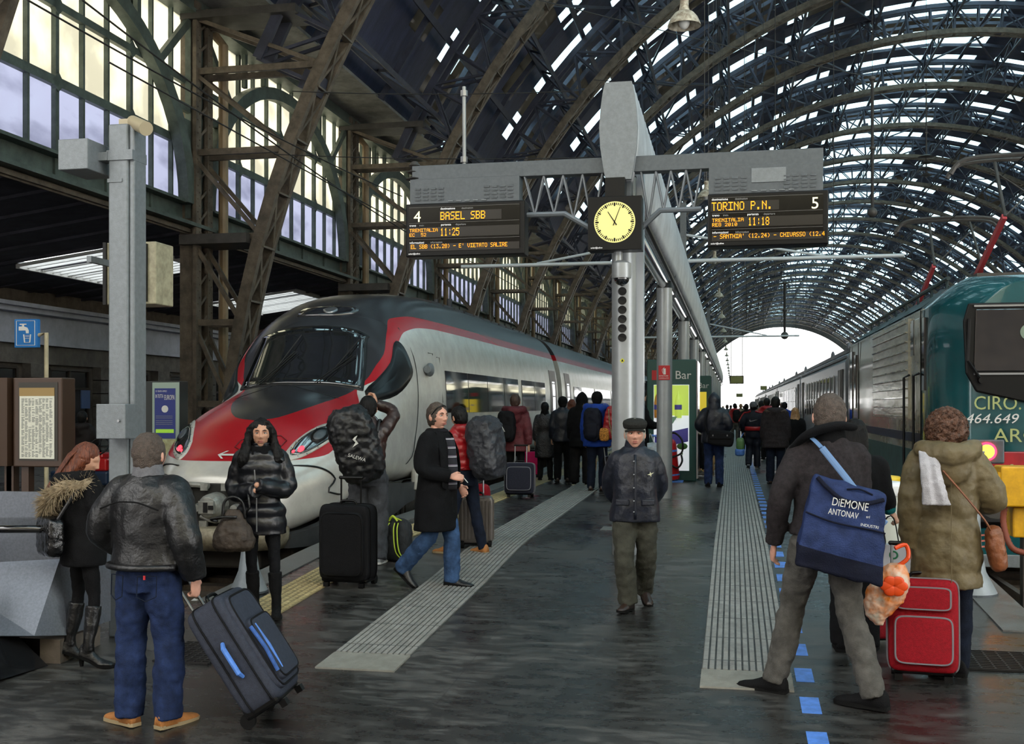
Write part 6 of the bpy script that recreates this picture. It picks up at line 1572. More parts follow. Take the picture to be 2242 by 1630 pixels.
        if st == 'pony': mb.path([hv((0, -.1, .02)), hv((.0, -.14, -.03)), hv((.02, -.13, -.14)), hv((.02, -.12, -.24))], [.03*s, .035*s, .03*s, .012*s], 10, sub=3, round_ends=True)
        h_ = mb.build('hair', hm, root, smooth=True)
        big = st in ('curly', 'longfront')
        soften(h_, .008 if near else .014 if mid else .025, 1, (.05 if st == 'curly' else .022 if st == 'longfront' else .012 if st == 'short' else .016)*s, .035 if big else .025 if st == 'short' else .03)
        if near and st != 'short':
            mb = MB(); random.seed(hash(label) % 97)
            for i in range(420):
                if st == 'curly':
                    a, b = random.uniform(0, 2*pi), random.uniform(-.8, 1.4); dv = V((cos(b)*cos(a), cos(b)*sin(a), sin(b))); c_ = V((0, -.022, -.01))+V((dv.x*.113, dv.y*.113, dv.z*.122))
                    if dv.y > .55 and dv.z < .5: continue
                    ax = dv.cross(V((random.gauss(0, 1), random.gauss(0, 1), random.gauss(0, 1)))).normalized(); bx = dv.cross(ax)
                    mb.path([hv(c_+(ax*cos(t*1.3)+bx*sin(t*1.3))*.014+dv*(.006*t*.6)) for t in range(5)], [.0022*s]*4+[.001*s], 4)
                else:
                    a = random.uniform(-1.1, 1.1)+pi*1.5 if st != 'longfront' else random.choice([random.uniform(-.2, .3), random.uniform(pi-.3, pi+.2)]) if random.random() < .5 else random.uniform(pi, 2*pi)
                    wv = .012 if st == 'longfront' else .004; ph = random.uniform(0, 6); pts = []
                    for t in range(9):
                        u_ = t/8; z_ = .10-u_*.42; sp_ = .085+.045*min(1, u_*1.6) if st == 'longfront' else .088+.03*min(1, u_*1.5); dp = .092-.0*u_
                        if t < 2: sp_ *= (.35, .8)[t]; dp *= (.35, .8)[t]
                        pts.append(hv((sp_*cos(a)*1.04+wv*sin(ph+u_*14)+o.get('hsh', 0)*max(0, -z_), (dp*sin(a) if sin(a) < 0 or st == 'longfront' else 0)*.95-.02-(.09*u_ if st != 'longfront' else -.01), z_+wv*cos(ph+u_*11))))
                    mb.path(pts, [.0012*s]+[.003*s]*6+[.002*s, .0008*s], 4)
            tag(mb.build('hair_strands', hm, root, smooth=True), kind='stuff')
    hat = o.get('hat')
    if hat:
        mb = MB(); hv = lambda v: hc+RH @ (V(v)*s)
        if hat[0] == 'flat':
            rr = []
            for z_, rx, ry, yo in ((.05, .086, .102, -.006), (.066, .095, .114, .0), (.09, .1, .122, .004), (.11, .093, .112, .0), (.124, .066, .08, -.01), (.13, .03, .035, -.015)):
                rr.append([hv((rx*cos(a), ry*sin(a)+yo, z_-.12*(ry*sin(a)+yo))) for a in [2*pi*i/32 for i in range(32)]])
            mb.loft(rr); b_ = mb.build('flat_cap', hat[1], root, smooth=True); soften(b_, .006 if near else .012, 2, .006, .05)
            mb = MB(); mb.grid(lambda u, v: hv(((u-.5)*.16, .075+.05*sin(pi*u)**.6*v, .052-.014*v-.018*(2*u-1)**2)), 16, 5); m2 = mb.build('peak', hat[1], b_, smooth=True); sm_ = m2.modifiers.new('s', 'SOLIDIFY'); sm_.thickness = .008
        else:
            sell(mb, hv((0, -.012, .035)), (.09*s, .106*s, .098*s), .9, .95, 26, 18, RH); mb.loft([[hv((rx*cos(2*pi*i/24), rx*1.16*sin(2*pi*i/24)-.012, z)) for i in range(24)] for z, rx in ((.0, .084), (.03, .093), (.055, .09))])
            soften(mb.build('knitted_hat' if hat[0] == 'knit' else 'cap', hat[1], root, smooth=True), .012, 2, .008, .03)
    s = s0_
    root['_s'] = s
    return root, P, T, s
def bagroot(name, label, cat, pr, group=None):
    r = thing(name, label, cat, pr.location, pr.rotation_euler.z, group); return r
def backpack(pr, T, s, c, r, m, label, rot=None, name='backpack', strap=True, lid=True, wr=.03):
    t = bagroot(name, label, 'backpack', pr); mb = MB(); sell(mb, T(c), (r[0]*s, r[1]*s, r[2]*s), .55, .6, 28, 20, rot); soften(mb.build('pack', m, t, smooth=True), .014, 3, wr, .07)
    if lid: mb = MB(); sell(mb, T((c[0], c[1]-r[1]*.35, c[2]-r[2]*.35)), (r[0]*.72*s, r[1]*.85*s, r[2]*.5*s), .5, .5, 20, 14, rot); soften(mb.build('front_pocket', m, t, smooth=True), .014, 2, .01, .05)
    if strap:
        for sx in (-1, 1):
            mb = MB(); mb.path([T((sx*.1, -.13, 1.36)), T((sx*.12, -.05, 1.49)), T((sx*.13, .06, 1.45)), T((sx*.14, .13, 1.33)), T((sx*.15, .12, 1.15))], .02*s, 8, sub=4, flat=.5); mb.build('strap', m, t, smooth=True)
    return t
def suitcase(loc, rz, w_, dp, h, m, label, tilt=0, ext=.4, grip=M_black, trimm=None, pockets=2, side_handle=None, ridged=False, name='suitcase', wheels=2, hx=0):
    t = thing(name, label, 'suitcase', loc); t.rotation_mode = 'XYZ'; t.rotation_euler = (Matrix.Rotation(R_(rz), 3, 'Z') @ Matrix.Rotation(R_(tilt), 3, 'X')).to_euler()
    z0 = .055; piv = dp/2*.8; o = V((0, -piv, z0+h/2))
    mb = MB(); sell(mb, o, (w_/2, dp/2*.8, h/2), .22, .22, 40, 28); sh = mb.build('shell', m, t, smooth=True)
    tm = trimm or M_black
    f = o.y-dp/2*.8
    if ridged:
        mb = MB()
        for i in range(9): x = -w_/2*.8+i*w_*.8/8; mb.bb((x-.008, f-.012, z0+.05), (x+.008, f+.02, z0+h-.05)); 
        for i in range(5): y = o.y-dp*.28+i*dp*.14; mb.bb((-w_/2-.008, y-.008, z0+.05), (w_/2+.008, y+.008, z0+h-.05))
        mb.build('ridges', m, sh)
    def pocket(za, zb_, th, inset):
        mb = MB(); sell(mb, (0, f+.012, (za+zb_)/2), (w_/2-inset, th, (zb_-za)/2), .25, .25, 32, 20); pk = mb.build('pocket', m, t, smooth=True)
        mb = MB(); hw, hz = w_/2-inset-.012, (zb_-za)/2-.012; cz_ = (za+zb_)/2
        pts = [V((hw*math.copysign(abs(cos(a))**.28, cos(a)), f+.012-th*.86, cz_+hz*math.copysign(abs(sin(a))**.28, sin(a)))) for a in [2*pi*i/40 for i in range(41)]]; mb.path(pts, .007, 6); mb.build('piping', tm, pk); return pk
    if not ridged:
        if pockets == 2: pocket(z0+.05, z0+h*.62, .05, .03); pocket(z0+h*.66, z0+h-.04, .045, .04)
        elif pockets == 1: pocket(z0+.05, z0+h-.06, .05, .035)
        elif pockets == 3: pocket(z0+.04, z0+h-.03, .035, .02); pocket(z0+.08, z0+h*.7, .07, .05)
        mb = MB()
        for y in (o.y-dp*.22, o.y+dp*.2):
            pts = [V(((w_/2+.004)*math.copysign(abs(cos(a))**.22, cos(a)), y, z0+h/2+(h/2+.002)*math.copysign(abs(sin(a))**.22, sin(a)))) for a in [2*pi*i/48 for i in range(49)]]; mb.path(pts, .006, 6)
        mb.build('zip', tm, t)
    if side_handle:
        mb = MB(); 
        for sx in (1, -1): mb.path([(sx*w_/2, o.y, z0+h*.32), (sx*(w_/2+.03), o.y, z0+h*.36), (sx*(w_/2+.03), o.y, z0+h*.6), (sx*w_/2, o.y, z0+h*.64)], [.012, .016, .016, .012], 8)
        mb.build('side_handle', side_handle, t)
    mb = MB(); mb.path([(-.08, o.y, z0+h-.01), (-.06, o.y, z0+h+.03), (.06, o.y, z0+h+.03), (.08, o.y, z0+h-.01)], .012, 8, sub=3); mb.build('top_grip', M_black, t)
    if ext:
        mb = MB(); yb_ = o.y+dp/2*.62
        for sx in (-1, 1): mb.tube((sx*w_*.2+hx, yb_, z0+h-.05), (sx*w_*.2+hx, yb_, z0+h+ext), .009, n=8)
        hd_ = mb.build('telescopic_handle', M_steel if grip is not M_blackmat else M_black, t)
        mb = MB(); mb.path([(-w_*.22+hx, yb_, z0+h+ext), (w_*.22+hx, yb_, z0+h+ext)], .016, 10, round_ends=True); mb.build('handle_grip', M_black, hd_)
    mb = MB(); mb.bb((-w_/2*.92, o.y-dp*.3, z0-.015), (w_/2*.92, 0, z0+.07)); mb.build('base', M_black, t, bevel=.02)
    for sx in (-1, 1):
        for yy in ((0,) if wheels == 2 else (0, -dp*.72)):
            mb = MB(); mb.tube((sx*w_*.4-.018, yy, .045), (sx*w_*.4+.018, yy, .045), .045, n=16); mb.build('wheel', M_blackmat, t)
    if wheels == 2:
        mb = MB(); [mb.box((sx*w_*.35, -dp*.7, .02), (.05, .04, .04)) for sx in (-1, 1)]; mb.build('foot', M_black, t)
    return t
# ---------------- materials of clothes and hair ----------------
C_leather = cloth('black_leather', (16, 16, 18), .36, .3, 6, .22, 60, .5)
C_puffer = cloth('black_nylon', (15, 16, 22), .32, .3, 8, .18, 22, .5)
C_blackwool = cloth('black_wool', (13, 14, 17), .9, .3)
C_blackcot = cloth('black_cotton', (11, 11, 13), .85, .3)
C_jean = cloth('blue_denim', (32, 46, 80), .85, .45, 12, .4, 220)
C_jeanlt = cloth('washed_denim', (58, 84, 122), .85, .5, 7, .4, 220)
C_jeandk = cloth('dark_denim', (18, 26, 42), .85, .4, 10, .4, 220)
C_navyj = cloth('navy_nylon', (22, 26, 38), .42, .35, 12, .2, 45, .4)
C_greytr = cloth('grey_green_trousers', (64, 64, 56), .85, .3)
C_greytr2 = cloth('grey_jeans', (84, 82, 78), .85, .35)
C_greywool = cloth('charcoal_wool', (44, 40, 42), .9, .35, 40)
C_olive = cloth('olive_nylon', (104, 92, 66), .5, .25, 8, .25, 30, .35)
C_maroon = cloth('maroon_nylon', (92, 40, 46), .5, .25, 10, .4, 50)
C_brownp = cloth('brown_nylon', (50, 34, 30), .35, .3, 10, .2, 30, .5)
C_redp = cloth('red_nylon', (150, 18, 26), .35, .3, 10, .2, 30, .5)
C_blue = cloth('royal_blue_parka', (30, 66, 158), .6, .25)
C_raincover = cloth('black_raincover', (20, 21, 24), .42, .3, 5, .45, 14, .45)
C_greycover = cloth('grey_raincover', (44, 46, 52), .45, .25, 5, .7, 18, .4)
C_beige = cloth('beige_fleece', (176, 166, 146), .9, .2)
C_tan = mat('tan_suede', (166, 108, 54), .7, var=.25, vs=14, bump=.3, bs=90)
C_tansole = mat('tan_sole', (150, 132, 100), .7)
C_brownsh = mat('brown_shoe_leather', (46, 32, 26), .35, var=.3)
C_red = cloth('red_case_fabric', (150, 12, 28), .6, .2, 60, .4, 260)
C_dkcase = cloth('charcoal_case_fabric', (54, 58, 70), .6, .2, 40, .4, 260)
C_blkcase = cloth('black_case_fabric', (15, 15, 18), .7, .25, 40, .4, 260)
C_dkbag = cloth('dark_navy_case_fabric', (36, 38, 52), .6, .2, 40)
M_teal2 = cloth('teal_knit', (20, 110, 110), .8, .2)
H_dark = mat('black_hair', (10, 9, 9), .55, var=.4, vs=30, stretch=(1, 1, .12), bump=.5, bs=120, spec=.25)
H_brown = mat('brown_hair', (64, 44, 34), .45, var=.4, vs=34, stretch=(1, 1, .3), bump=.5, bs=130)
H_auburn = mat('auburn_hair', (122, 62, 34), .4, var=.45, vs=60, stretch=(1, 1, .06), bump=.7, bs=160, rgb2=(62, 28, 16))
H_greyb = mat('greying_brown_hair', (78, 66, 58), .55, var=.4, vs=50, bump=.6, bs=160)
H_white = mat('white_hair', (176, 172, 160), .55, var=.25, vs=50, bump=.5, bs=160)
H_blond = mat('blond_hair', (160, 122, 82), .45, var=.35, vs=40, stretch=(1, 1, .2), bump=.5)
H_curly = mat('chestnut_hair', (92, 60, 42), .45, var=.5, vs=40, bump=.8, bs=70)
F_fur = mat('grey_brown_fur', (150, 134, 108), .9, var=.4, vs=30)
F_fur2 = mat('dark_fur', (84, 72, 64), .9, var=.4, vs=30)

# --- woman with auburn hair
fm = (F_fur, [(.17, -.04, 1.44), (.12, -.16, 1.41), (.02, -.23, 1.35), (-.08, -.25, 1.27), (-.17, -.2, 1.18)], .075)
W1, P, T, s = person(183, 1452, 968, -38, 'woman with long auburn hair, fur-hooded black coat and heeled boots', dict(
    top=C_blackcot, topname='coat', hem=.78, bulk=.045, legs=cloth('black_leggings', (9, 9, 11), .8), loose=-.012, ankle=.3, shoe=C_leather, boot=.86, heel=.07, hood='down', hoodsize=1.15, fur=fm, hair='side', hairm=H_auburn, hsh=-.12, head=(-38, 22),
    J=dict(knR=(.13, .04, .52), anR=(.17, -.02, .14), anL=(-.13, -.06, .14), knL=(-.12, .0, .52), elR=(.25, .08, 1.12), wrR=(.14, .26, 1.08), elL=(-.27, -.02, 1.12), wrL=(-.2, .2, 1.0)), toeR=40, toeL=20))
b = bagroot('shoulder_bag', 'crinkled black patent shoulder bag on the auburn-haired woman', 'handbag', W1)
mb = MB(); sell(mb, T((-.02, -.25, 1.02)), (.15, .06, .14), .4, .35, 24, 16); soften(mb.build('bag_body', cloth('black_patent', (14, 14, 16), .2, .3, 10, .5, 30, .6), b, smooth=True), .01, 1, .012, .03)
mb = MB(); mb.path([T((.1, -.24, 1.14)), T((.18, -.1, 1.4)), T((.12, .02, 1.47))], .014, 8, sub=5); mb.path([T((-.14, -.24, 1.14)), T((-.05, -.2, 1.35)), T((.12, .02, 1.47))], .014, 8, sub=5); mb.build('strap', C_leather, b)

# --- man in leather jacket
M2, P, T, s = person(325, 1585, 946, -6, 'stocky man in black leather jacket, blue jeans and tan shoes seen from behind', dict(
    top=C_leather, topname='leather_jacket', hem=.93, bulk=.055, wide=1.14, sleeve=1.15, wr=.018, legs=C_jean, loose=.028, shoe=C_tan, sole=C_tansole, foot=.29, hair='short', hairm=H_greyb, skin=SKIN2,
    collar=1.495, collarband=cloth('grey_scarf_knit', (104, 104, 108), .9, .2, 30), lwr=.03,
    J=dict(elR=(.34, -.06, 1.14), wrR=(.33, .03, .89), elL=(-.37, -.02, 1.16), wrL=(-.24, .16, 1.0), knR=(.13, .02, .5), anR=(.15, -.02, .09), knL=(-.12, .0, .5), anL=(-.10, -.05, .09)), curlR=.9, toeL=-72, toeR=18, hdR=(0, .2, -1)))
mb = MB(); mb.path([T((.17*cos(a)*1.35, -.14*abs(sin(a))-.04, .955)) for a in [pi+pi*i/12 for i in range(13)]], .02, 8, flat=1.0); mb.build('waistband', C_leather, M2, smooth=True)
mb = MB(); mb.path([T((-.2, -.185, 1.3)), T((-.08, -.2, 1.34)), T((0, -.2, 1.345)), T((.08, -.2, 1.34)), T((.2, -.185, 1.3))], .005, 6, sub=3); mb.build('yoke_seam', C_blackcot, M2)
for sx in (-1, 1):
    mb = MB(); x0, x1, y_ = sx*.05, sx*.155, -.172; mb.path([V((a*s, b*s, c*s)) for a, b, c in ((x0, y_-.0, .91), (x1, y_+.035, .91), (x1, y_+.03, .79), ((x0+x1)/2, y_+.0, .765), (x0, y_-.01, .79), (x0, y_, .91))], .0035, 5); mb.build('back_pocket_stitching', C_jeandk, M2)
mb = MB(); mb.box(V((.1, -.178, .905))*s, (.012, .006, .024)); mb.build('red_tab', mat('sign_red', (176, 24, 32), .4), M2)
# his big suitcase
d_ = 6.5; loc = onG(574, 1574)
suitcase(loc, 97, .46, .33, .70, C_dkcase, 'large charcoal suitcase with blue trim, tilted behind the man in leather', tilt=-33, ext=.34, trimm=C_blkcase, pockets=3, side_handle=M_blue)
bc = [o for o in bpy.data.objects if o.name.startswith('suitcase') and o.parent is None][-1]
mb = MB()
for x in (-.19, -.12): mb.path([(x, -.312, .2), (x, -.322, .35), (x, -.312, .5)], .012, 8); mb.build('blue_stripe', M_blue, bc)
# --- woman in puffer coat
W3, P, T, s = person(572, 1347, 915, -164, 'woman with long curly black hair in black puffer coat, arms folded', dict(
    top=C_puffer, topname='puffer_coat', hem=.72, bulk=.042, quilt=.022, qh=.125, cinch=.045, legs=cloth('dark_speckled_leggings', (14, 15, 19), .8, .4, 60), loose=-.01, ankle=.35, boot=.72, shoe=C_blackcot, wr=.012, hair='longfront', hairm=H_dark, face=1, skin=SKIN,
    scarf=cloth('black_knit_scarf', (10, 10, 12), .95, .3, 40), fur=None, head=(8, 0), brow=H_dark,
    J=dict(elR=(.27, .02, 1.1), wrR=(.02, .23, 1.12), elL=(-.27, .02, 1.12), wrL=(.0, .25, 1.17), anR=(.07, -.06, .09), knR=(.085, .0, .5), anL=(-.14, .06, .09), knL=(-.12, .04, .5)), hideR=1, hideL=1, toeR=20, toeL=-8))
mb = MB(); mb.path([T((-.13, .02, 1.45)), T((-.17, .05, 1.43)), T((-.2, .1, 1.38))], [.05, .045, .02], 10, flat=.5, round_ends=True); mb.path([T((.1, .06, 1.44)), T((.16, .09, 1.42))], [.045, .02], 10, flat=.5, round_ends=True); mb.build('coat_collar', C_puffer, W3, smooth=True)
mb = MB(); mb.path([T((.03, .2, 1.3)), T((.01, .21, 1.05)), T((.01, .2, .76))], .006, 6); mb.build('zip', M_steel, W3)
b = bagroot('handbag', 'slouchy taupe leather handbag hanging from the arm of the woman in the puffer coat', 'handbag', W3)
mb = MB(); mb.loft([[T((.20+rx*cos(2*pi*i/24), .24+ry*sin(2*pi*i/24), z)) for i in range(24)] for z, rx, ry in ((.60, .14, .05), (.63, .175, .09), (.7, .185, .1), (.8, .15, .085), (.9, .09, .05), (.96, .05, .03))])
soften(mb.build('bag_body', cloth('taupe_leather', (64, 56, 50), .5, .4, 14, .4, 30), b, smooth=True), .008, 2, .018, .05)
mb = MB(); mb.path([T((.1, .25, .88)), T((.12, .27, 1.02)), T((.2, .26, 1.07)), T((.28, .24, 1.02)), T((.29, .24, .88))], .012, 8, sub=5); mb.path([T((.33, .27, .86)), T((.38, .3, .88)), T((.3, .32, .9)), T((.16, .32, .9))], .011, 8, sub=4); mb.path([T((.08, .24, 1.13)), T((.06, .26, .98)), T((.1, .25, .92))], .01, 6); mb.build('handle', C_leather, b, smooth=True)
# --- photographer
M4, P, T, s = person(806, 1232, 866, 14, 'man in brown padded jacket raising both arms to photograph the train', dict(
    top=C_brownp, topname='padded_jacket', hem=.98, bulk=.03, quilt=.012, qh=.09, legs=cloth('baggy_grey_trousers', (66, 68, 72), .7, .3), loose=.035, shoe=mat('pale_grey_shoe', (146, 150, 152), .5), sole=M_white, hair='short', hairm=H_dark, head=(0, 4),
    J=dict(elR=(.30, .14, 1.56), wrR=(.09, .19, 1.66), elL=(-.29, .16, 1.5), wrL=(-.08, .2, 1.64), anR=(.12, -.1, .09), anL=(-.12, 0, .09), knR=(.12, .0, .5)), hdR=(-.3, .3, .9), hdL=(.3, .3, .9), toeR=15, lwr=.035))
RB = rm('Y', -17) @ rm('X', 6)
bp = backpack(M4, T, s, (-.10, -.27, 1.24), (.235, .155, .40), C_raincover, 'bulging black rain-covered backpack on the man photographing the train', rot=RB, lid=False, wr=.06)
text('SALEWA', .048, M_white, bp, T((-.17, -.432, 1.13)), rot=(pi/2, .3, 0), world=False, ext=.001, name='printed_name')
mb = MB(); mb.prism([T(v) for v in ((-.12, -.43, 1.22), (-.06, -.43, 1.26), (-.09, -.435, 1.3), (-.05, -.43, 1.38), (-.12, -.43, 1.3), (-.09, -.43, 1.27))], (0, -.003, 0)); mb.build('printed_emblem', M_white, bp)
suitcase(onG(768, 1281)+V((0, .1, 0)), -4, .50, .34, .70, C_blkcase, 'bulky black upright trolley bag standing in front of the photographer', ext=.24, grip=M_blackmat, pockets=1, hx=-.02)
# small backpack on the floor
p = onG(866, 1229); sp = thing('backpack', 'small grey daypack with lime green straps lying on the floor', 'backpack', p, R_(-10))
mb = MB(); sell(mb, (0, .02, .22), (.16, .11, .225), .6, .6, 28, 20, rm('X', -8)); soften(mb.build('pack', cloth('dark_grey_nylon', (48, 50, 52), .6, .3), sp, smooth=True), .012, 2, .02, .05)
M_lime2 = mat('lime_trim', (182, 204, 60), .6)
for sx in (-1, 1):
    mb = MB(); pts = [V((sx*a, b, c)) for a, b, c in ((.05, -.06, .40), (.065, -.115, .34), (.08, -.13, .2), (.10, -.12, .1), (.14, -.08, .04))]; mb.path(pts, .026, 10, sub=4, flat=.5, up=V((0, 1, 0))); st_ = mb.build('shoulder_strap', C_blkcase, sp, smooth=True)
    mb = MB(); [mb.path([q+V((o_, -.016, 0)) for q in pts], .0065, 6, sub=4) for o_ in (-.02, .02)]; mb.build('lime_piping', M_lime2, st_)
mb = MB(); mb.path([(-.05, -.05, .42), (0, -.06, .47), (.05, -.05, .42)], .012, 8, sub=4); mb.path([(-.1, -.06, .43), (0, -.05, .455), (.1, -.06, .43)], .006, 6, sub=4); mb.build('grab_loop', M_lime2, sp)
# --- man in striped sweater
M8, P, T, s = person(955, 1286, 880, -104, 'man in open black coat and striped sweater walking with a cigarette', dict(
    top=C_blackwool, topname='coat', hem=.54, bulk=.05, flare=.06, wide=1.06, belly=.03, legs=C_jeanlt, loose=.02, shoe=C_leather, foot=.29, hair='short', hairm=H_greyb, face=1, skin=SKIN2, head=(-20, -2), brow=H_greyb, wr=.016, collar=1.50,
    J=dict(elR=(.29, .0, 1.13), wrR=(.14, .22, 1.06), elL=(-.27, .02, 1.12), wrL=(-.2, .16, .95), hipR=(.09, 0, .92), knR=(.10, -.02, .50), anR=(.10, -.33, .20), knL=(-.08, .12, .5), anL=(-.09, .12, .09)),
    pitR=-38, toeL=-6, toeR=0, curlR=.9, hdR=(-.35, .8, -.1), hnR=(-.8, .1, -.5), lwr=.03))
M_stripe = mat('sweater_dark', (34, 34, 42), .9)
nt_ = M_stripe.node_tree; b_ = nt_.nodes['Principled BSDF']; tc = nt_.nodes.new('ShaderNodeTexCoord'); sx_ = nt_.nodes.new('ShaderNodeSeparateXYZ'); nt_.links.new(tc.outputs['Object'], sx_.inputs[0])
m1 = nt_.nodes.new('ShaderNodeMath'); m1.operation = 'MULTIPLY'; m1.inputs[1].default_value = 1/.082; nt_.links.new(sx_.outputs[2], m1.inputs[0]); m2 = nt_.nodes.new('ShaderNodeMath'); m2.operation = 'FRACT'; nt_.links.new(m1.outputs[0], m2.inputs[0])
cr = nt_.nodes.new('ShaderNodeValToRGB'); cr.color_ramp.interpolation = 'CONSTANT'; e = cr.color_ramp.elements; e[0].color = (*lin((34, 34, 42)), 1); e[1].position = .62; e[1].color = (*lin((196, 194, 200)), 1)
for pp, cc in ((.70, (34, 34, 42)), (.76, (150, 140, 160)), (.82, (34, 34, 42))): x = e.new(pp); x.color = (*lin(cc), 1)
nt_.links.new(m2.outputs[0], cr.inputs[0]); nt_.links.new(cr.outputs[0], b_.inputs['Base Color'])
mb = MB(); mb.loft([[T((cos(a)*(interp(TW, z)*.62+.0), .02+sin(a)*(interp(TD, z)+.075+.03*max(0, 1-abs(z-1.1)/.2)), z)) for a in [pi*i/20 for i in range(21)]] for z in [.93+i*.03 for i in range(17)]], cap=False, closed=False); o_ = mb.build('striped_sweater', M_stripe, M8, smooth=True); sm = o_.modifiers.new('s', 'SOLIDIFY'); sm.thickness = .01
mb = MB(); mb.path([T((.085*cos(2*pi*i/12), .078*sin(2*pi*i/12)+.02, 1.475)) for i in range(13)], .016, 8); mb.build('sweater_neck', cloth('charcoal_knit', (30, 30, 36), .9), M8, smooth=True)
for sx in (1, -1):
    mb = MB(); mb.prism([T((sx*a, b, c)) for a, b, c in ((.12, .17, .93), (.125, .18, 1.15), (.10, .175, 1.3), (.07, .12, 1.45), (.13, .06, 1.47), (.17, .13, 1.3), (.17, .16, .95))], (0, .012, 0)); mb.build('lapel', C_blackwool, M8, bevel=.004)
cg = bagroot('cigarette', 'white cigarette between the fingers of the man in the striped sweater', 'cigarette', M8)
w = P['wrR']; mb = MB(); mb.tube(w+V((-.06, .1, -.01)), w+V((-.075, .14, -.06)), .004, n=8); mb.build('paper_roll', M_white, cg)
mb = MB(); hv = lambda v: P['head']+V(v)*s; mb.path([hv(v) for v in ((-.085, -.02, .02), (-.08, .03, .08), (-.03, .06, .105), (.03, .06, .105), (.08, .03, .08), (.085, -.02, .02))], .006, 6, sub=4); sgl = bagroot('sunglasses', 'dark sunglasses pushed up on the hair of the man with the cigarette', 'sunglasses', M8); mb.build('frame', M_black, sgl)
# --- man in red puffer with grey backpack
M9, P, T, s = person(1018, 1212, 888, 68, 'man in red down jacket and dark jeans carrying a grey backpack', dict(
    top=C_redp, topname='down_jacket', hem=1.0, bulk=.045, quilt=.018, qh=.085, hood='down', legs=C_jeandk, loose=.008, shoe=C_tan, sole=C_tansole, hair='short', hairm=H_dark, head=(-15, 10), lean=(6, 0),
    J=dict(elR=(.27, .1, 1.15), wrR=(.15, .28, 1.1), elL=(-.27, .08, 1.15), wrL=(-.15, .28, 1.1), anR=(.12, -.18, .09), knR=(.12, -.06, .5), anL=(-.12, .16, .09), knL=(-.1, .1, .5)), toeR=10, toeL=-10, skin=SKIN))
bp = backpack(M9, T, s, (.0, -.34, 1.22), (.215, .19, .37), C_greycover, 'large dark grey rain-covered backpack on the man in the red jacket', rot=rm('X', -8), lid=False, wr=.05)
mb = MB(); c_ = T((.2, -.42, 1.42)); mb.prism([c_+V((.03, -.04, -.02)), c_+V((.03, .04, -.02)), c_+V((.02, 0, .05))], (.004, 0, 0)); mb.build('printed_emblem', M_white, bp)
mb = MB(); mb.path([T((.16*cos(a), .13*sin(a), 1.0)) for a in [2*pi*i/16 for i in range(17)]], .018, 8); mb.build('hip_belt', C_redp, bp)
suitcase(onG(1022, 1206)+V((.02, .38, 0)), 12, .38, .27, .52, mat('grey_polycarbonate', (96, 90, 86), .35, .3, var=.15), 'grey ridged hard-shell suitcase behind the man in the red jacket', ridged=True, wheels=4, ext=.22)
mb = MB(); q = onG(1040, 1150); q = onD(1048, 1090, 12.6); mb = MB(); sell(mb, q, (.13, .1, .16), .5, .5); sr = thing('red_bag', 'small red bag glimpsed between the legs of the man in the red jacket', 'bag', (q.x, q.y, floorZ(q.y)), world=True); mb.build('bag_body', C_red, sr, smooth=True); mb = MB(); mb.bb((q.x-.12, q.y-.09, floorZ(q.y)), (q.x+.12, q.y+.09, q.z-.14)); mb.build('case_under', C_blkcase, sr)
# --- maroon coat
M10, P, T, s = person(1128, 1082, 862, -4, 'person in long maroon padded coat with fur-edged hood and black backpack', dict(
    top=C_maroon, topname='padded_coat', hem=.74, bulk=.055, quilt=.012, qh=.16, flare=.1, hood='down', hoodsize=1.25, fur=(F_fur2, [(-.15, .02, 1.47), (-.17, -.09, 1.5), (0, -.17, 1.5), (.17, -.09, 1.5), (.15, .02, 1.47)], .03), legs=C_blackcot, loose=.0, shoe=C_blackcot, hair='short', hairm=H_brown,
    J=dict(elR=(.28, -.06, 1.12), wrR=(.29, -.08, .86)), curlR=.9))
backpack(M10, T, s, (-.09, -.25, 1.18), (.16, .12, .27), C_blkcase, 'black backpack hanging on the person in the maroon coat')
suitcase(onG(1137, 1090)+V((0, .12, 0)), 3, .50, .3, .52, C_dkbag, 'dark navy trolley suitcase pulled behind the person in the maroon coat', tilt=-4, ext=.3, pockets=1, trimm=mat('pale_piping', (120, 120, 128), .5))
tg = thing('luggage_tag', 'white paper tag hanging on the dark trolley by the maroon coat', 'luggage tag', onG(1108, 1085)+V((0, .1, .2)), world=True); q = onG(1108, 1085)+V((0, .1, .2)); mb = MB(); mb.box(q, (.07, .01, .14), rm('Y', 35)); mb.build('paper', M_white, tg)
# --- quilted woman and dark group
W11, P, T, s = person(1193, 1052, 880, 4, 'woman in shiny dark quilted knee-length coat seen from behind', dict(
    top=cloth('dark_quilted_nylon', (36, 34, 38), .32, .5, 60, .8, 45, .5), topname='quilted_coat', hem=.5, bulk=.035, cinch=.025, flare=.03, legs=cloth('dark_trousers', (22, 22, 22), .8), loose=.01, shoe=C_blackcot, hair='short', hairm=H_dark, wr=.02, collarband=C_blackcot, J=dict(anR=(.12, .03, .09)), curlL=.8))
hb = bagroot('handbag', 'dark patterned handbag held by the woman in the quilted coat', 'handbag', W11); mb = MB(); sell(mb, T((.33, -.02, .48)), (.06, .1, .2), .5, .5); mb.build('bag_body', cloth('patterned_dark_leather', (40, 40, 42), .3, .7, 40), hb, smooth=True); mb = MB(); mb.path([T((.33, -.04, .66)), T((.28, .02, .84)), T((.33, .06, .66))], .01, 6, sub=4); mb.build('handle', C_leather, hb)
suitcase(onG(1172, 1045)+V((-.1, .1, 0)), 10, .34, .22, .5, cloth('hot_pink_case', (214, 24, 96), .5, .1), 'bright pink suitcase seen between the maroon and the quilted coat', ext=.3, pockets=0)
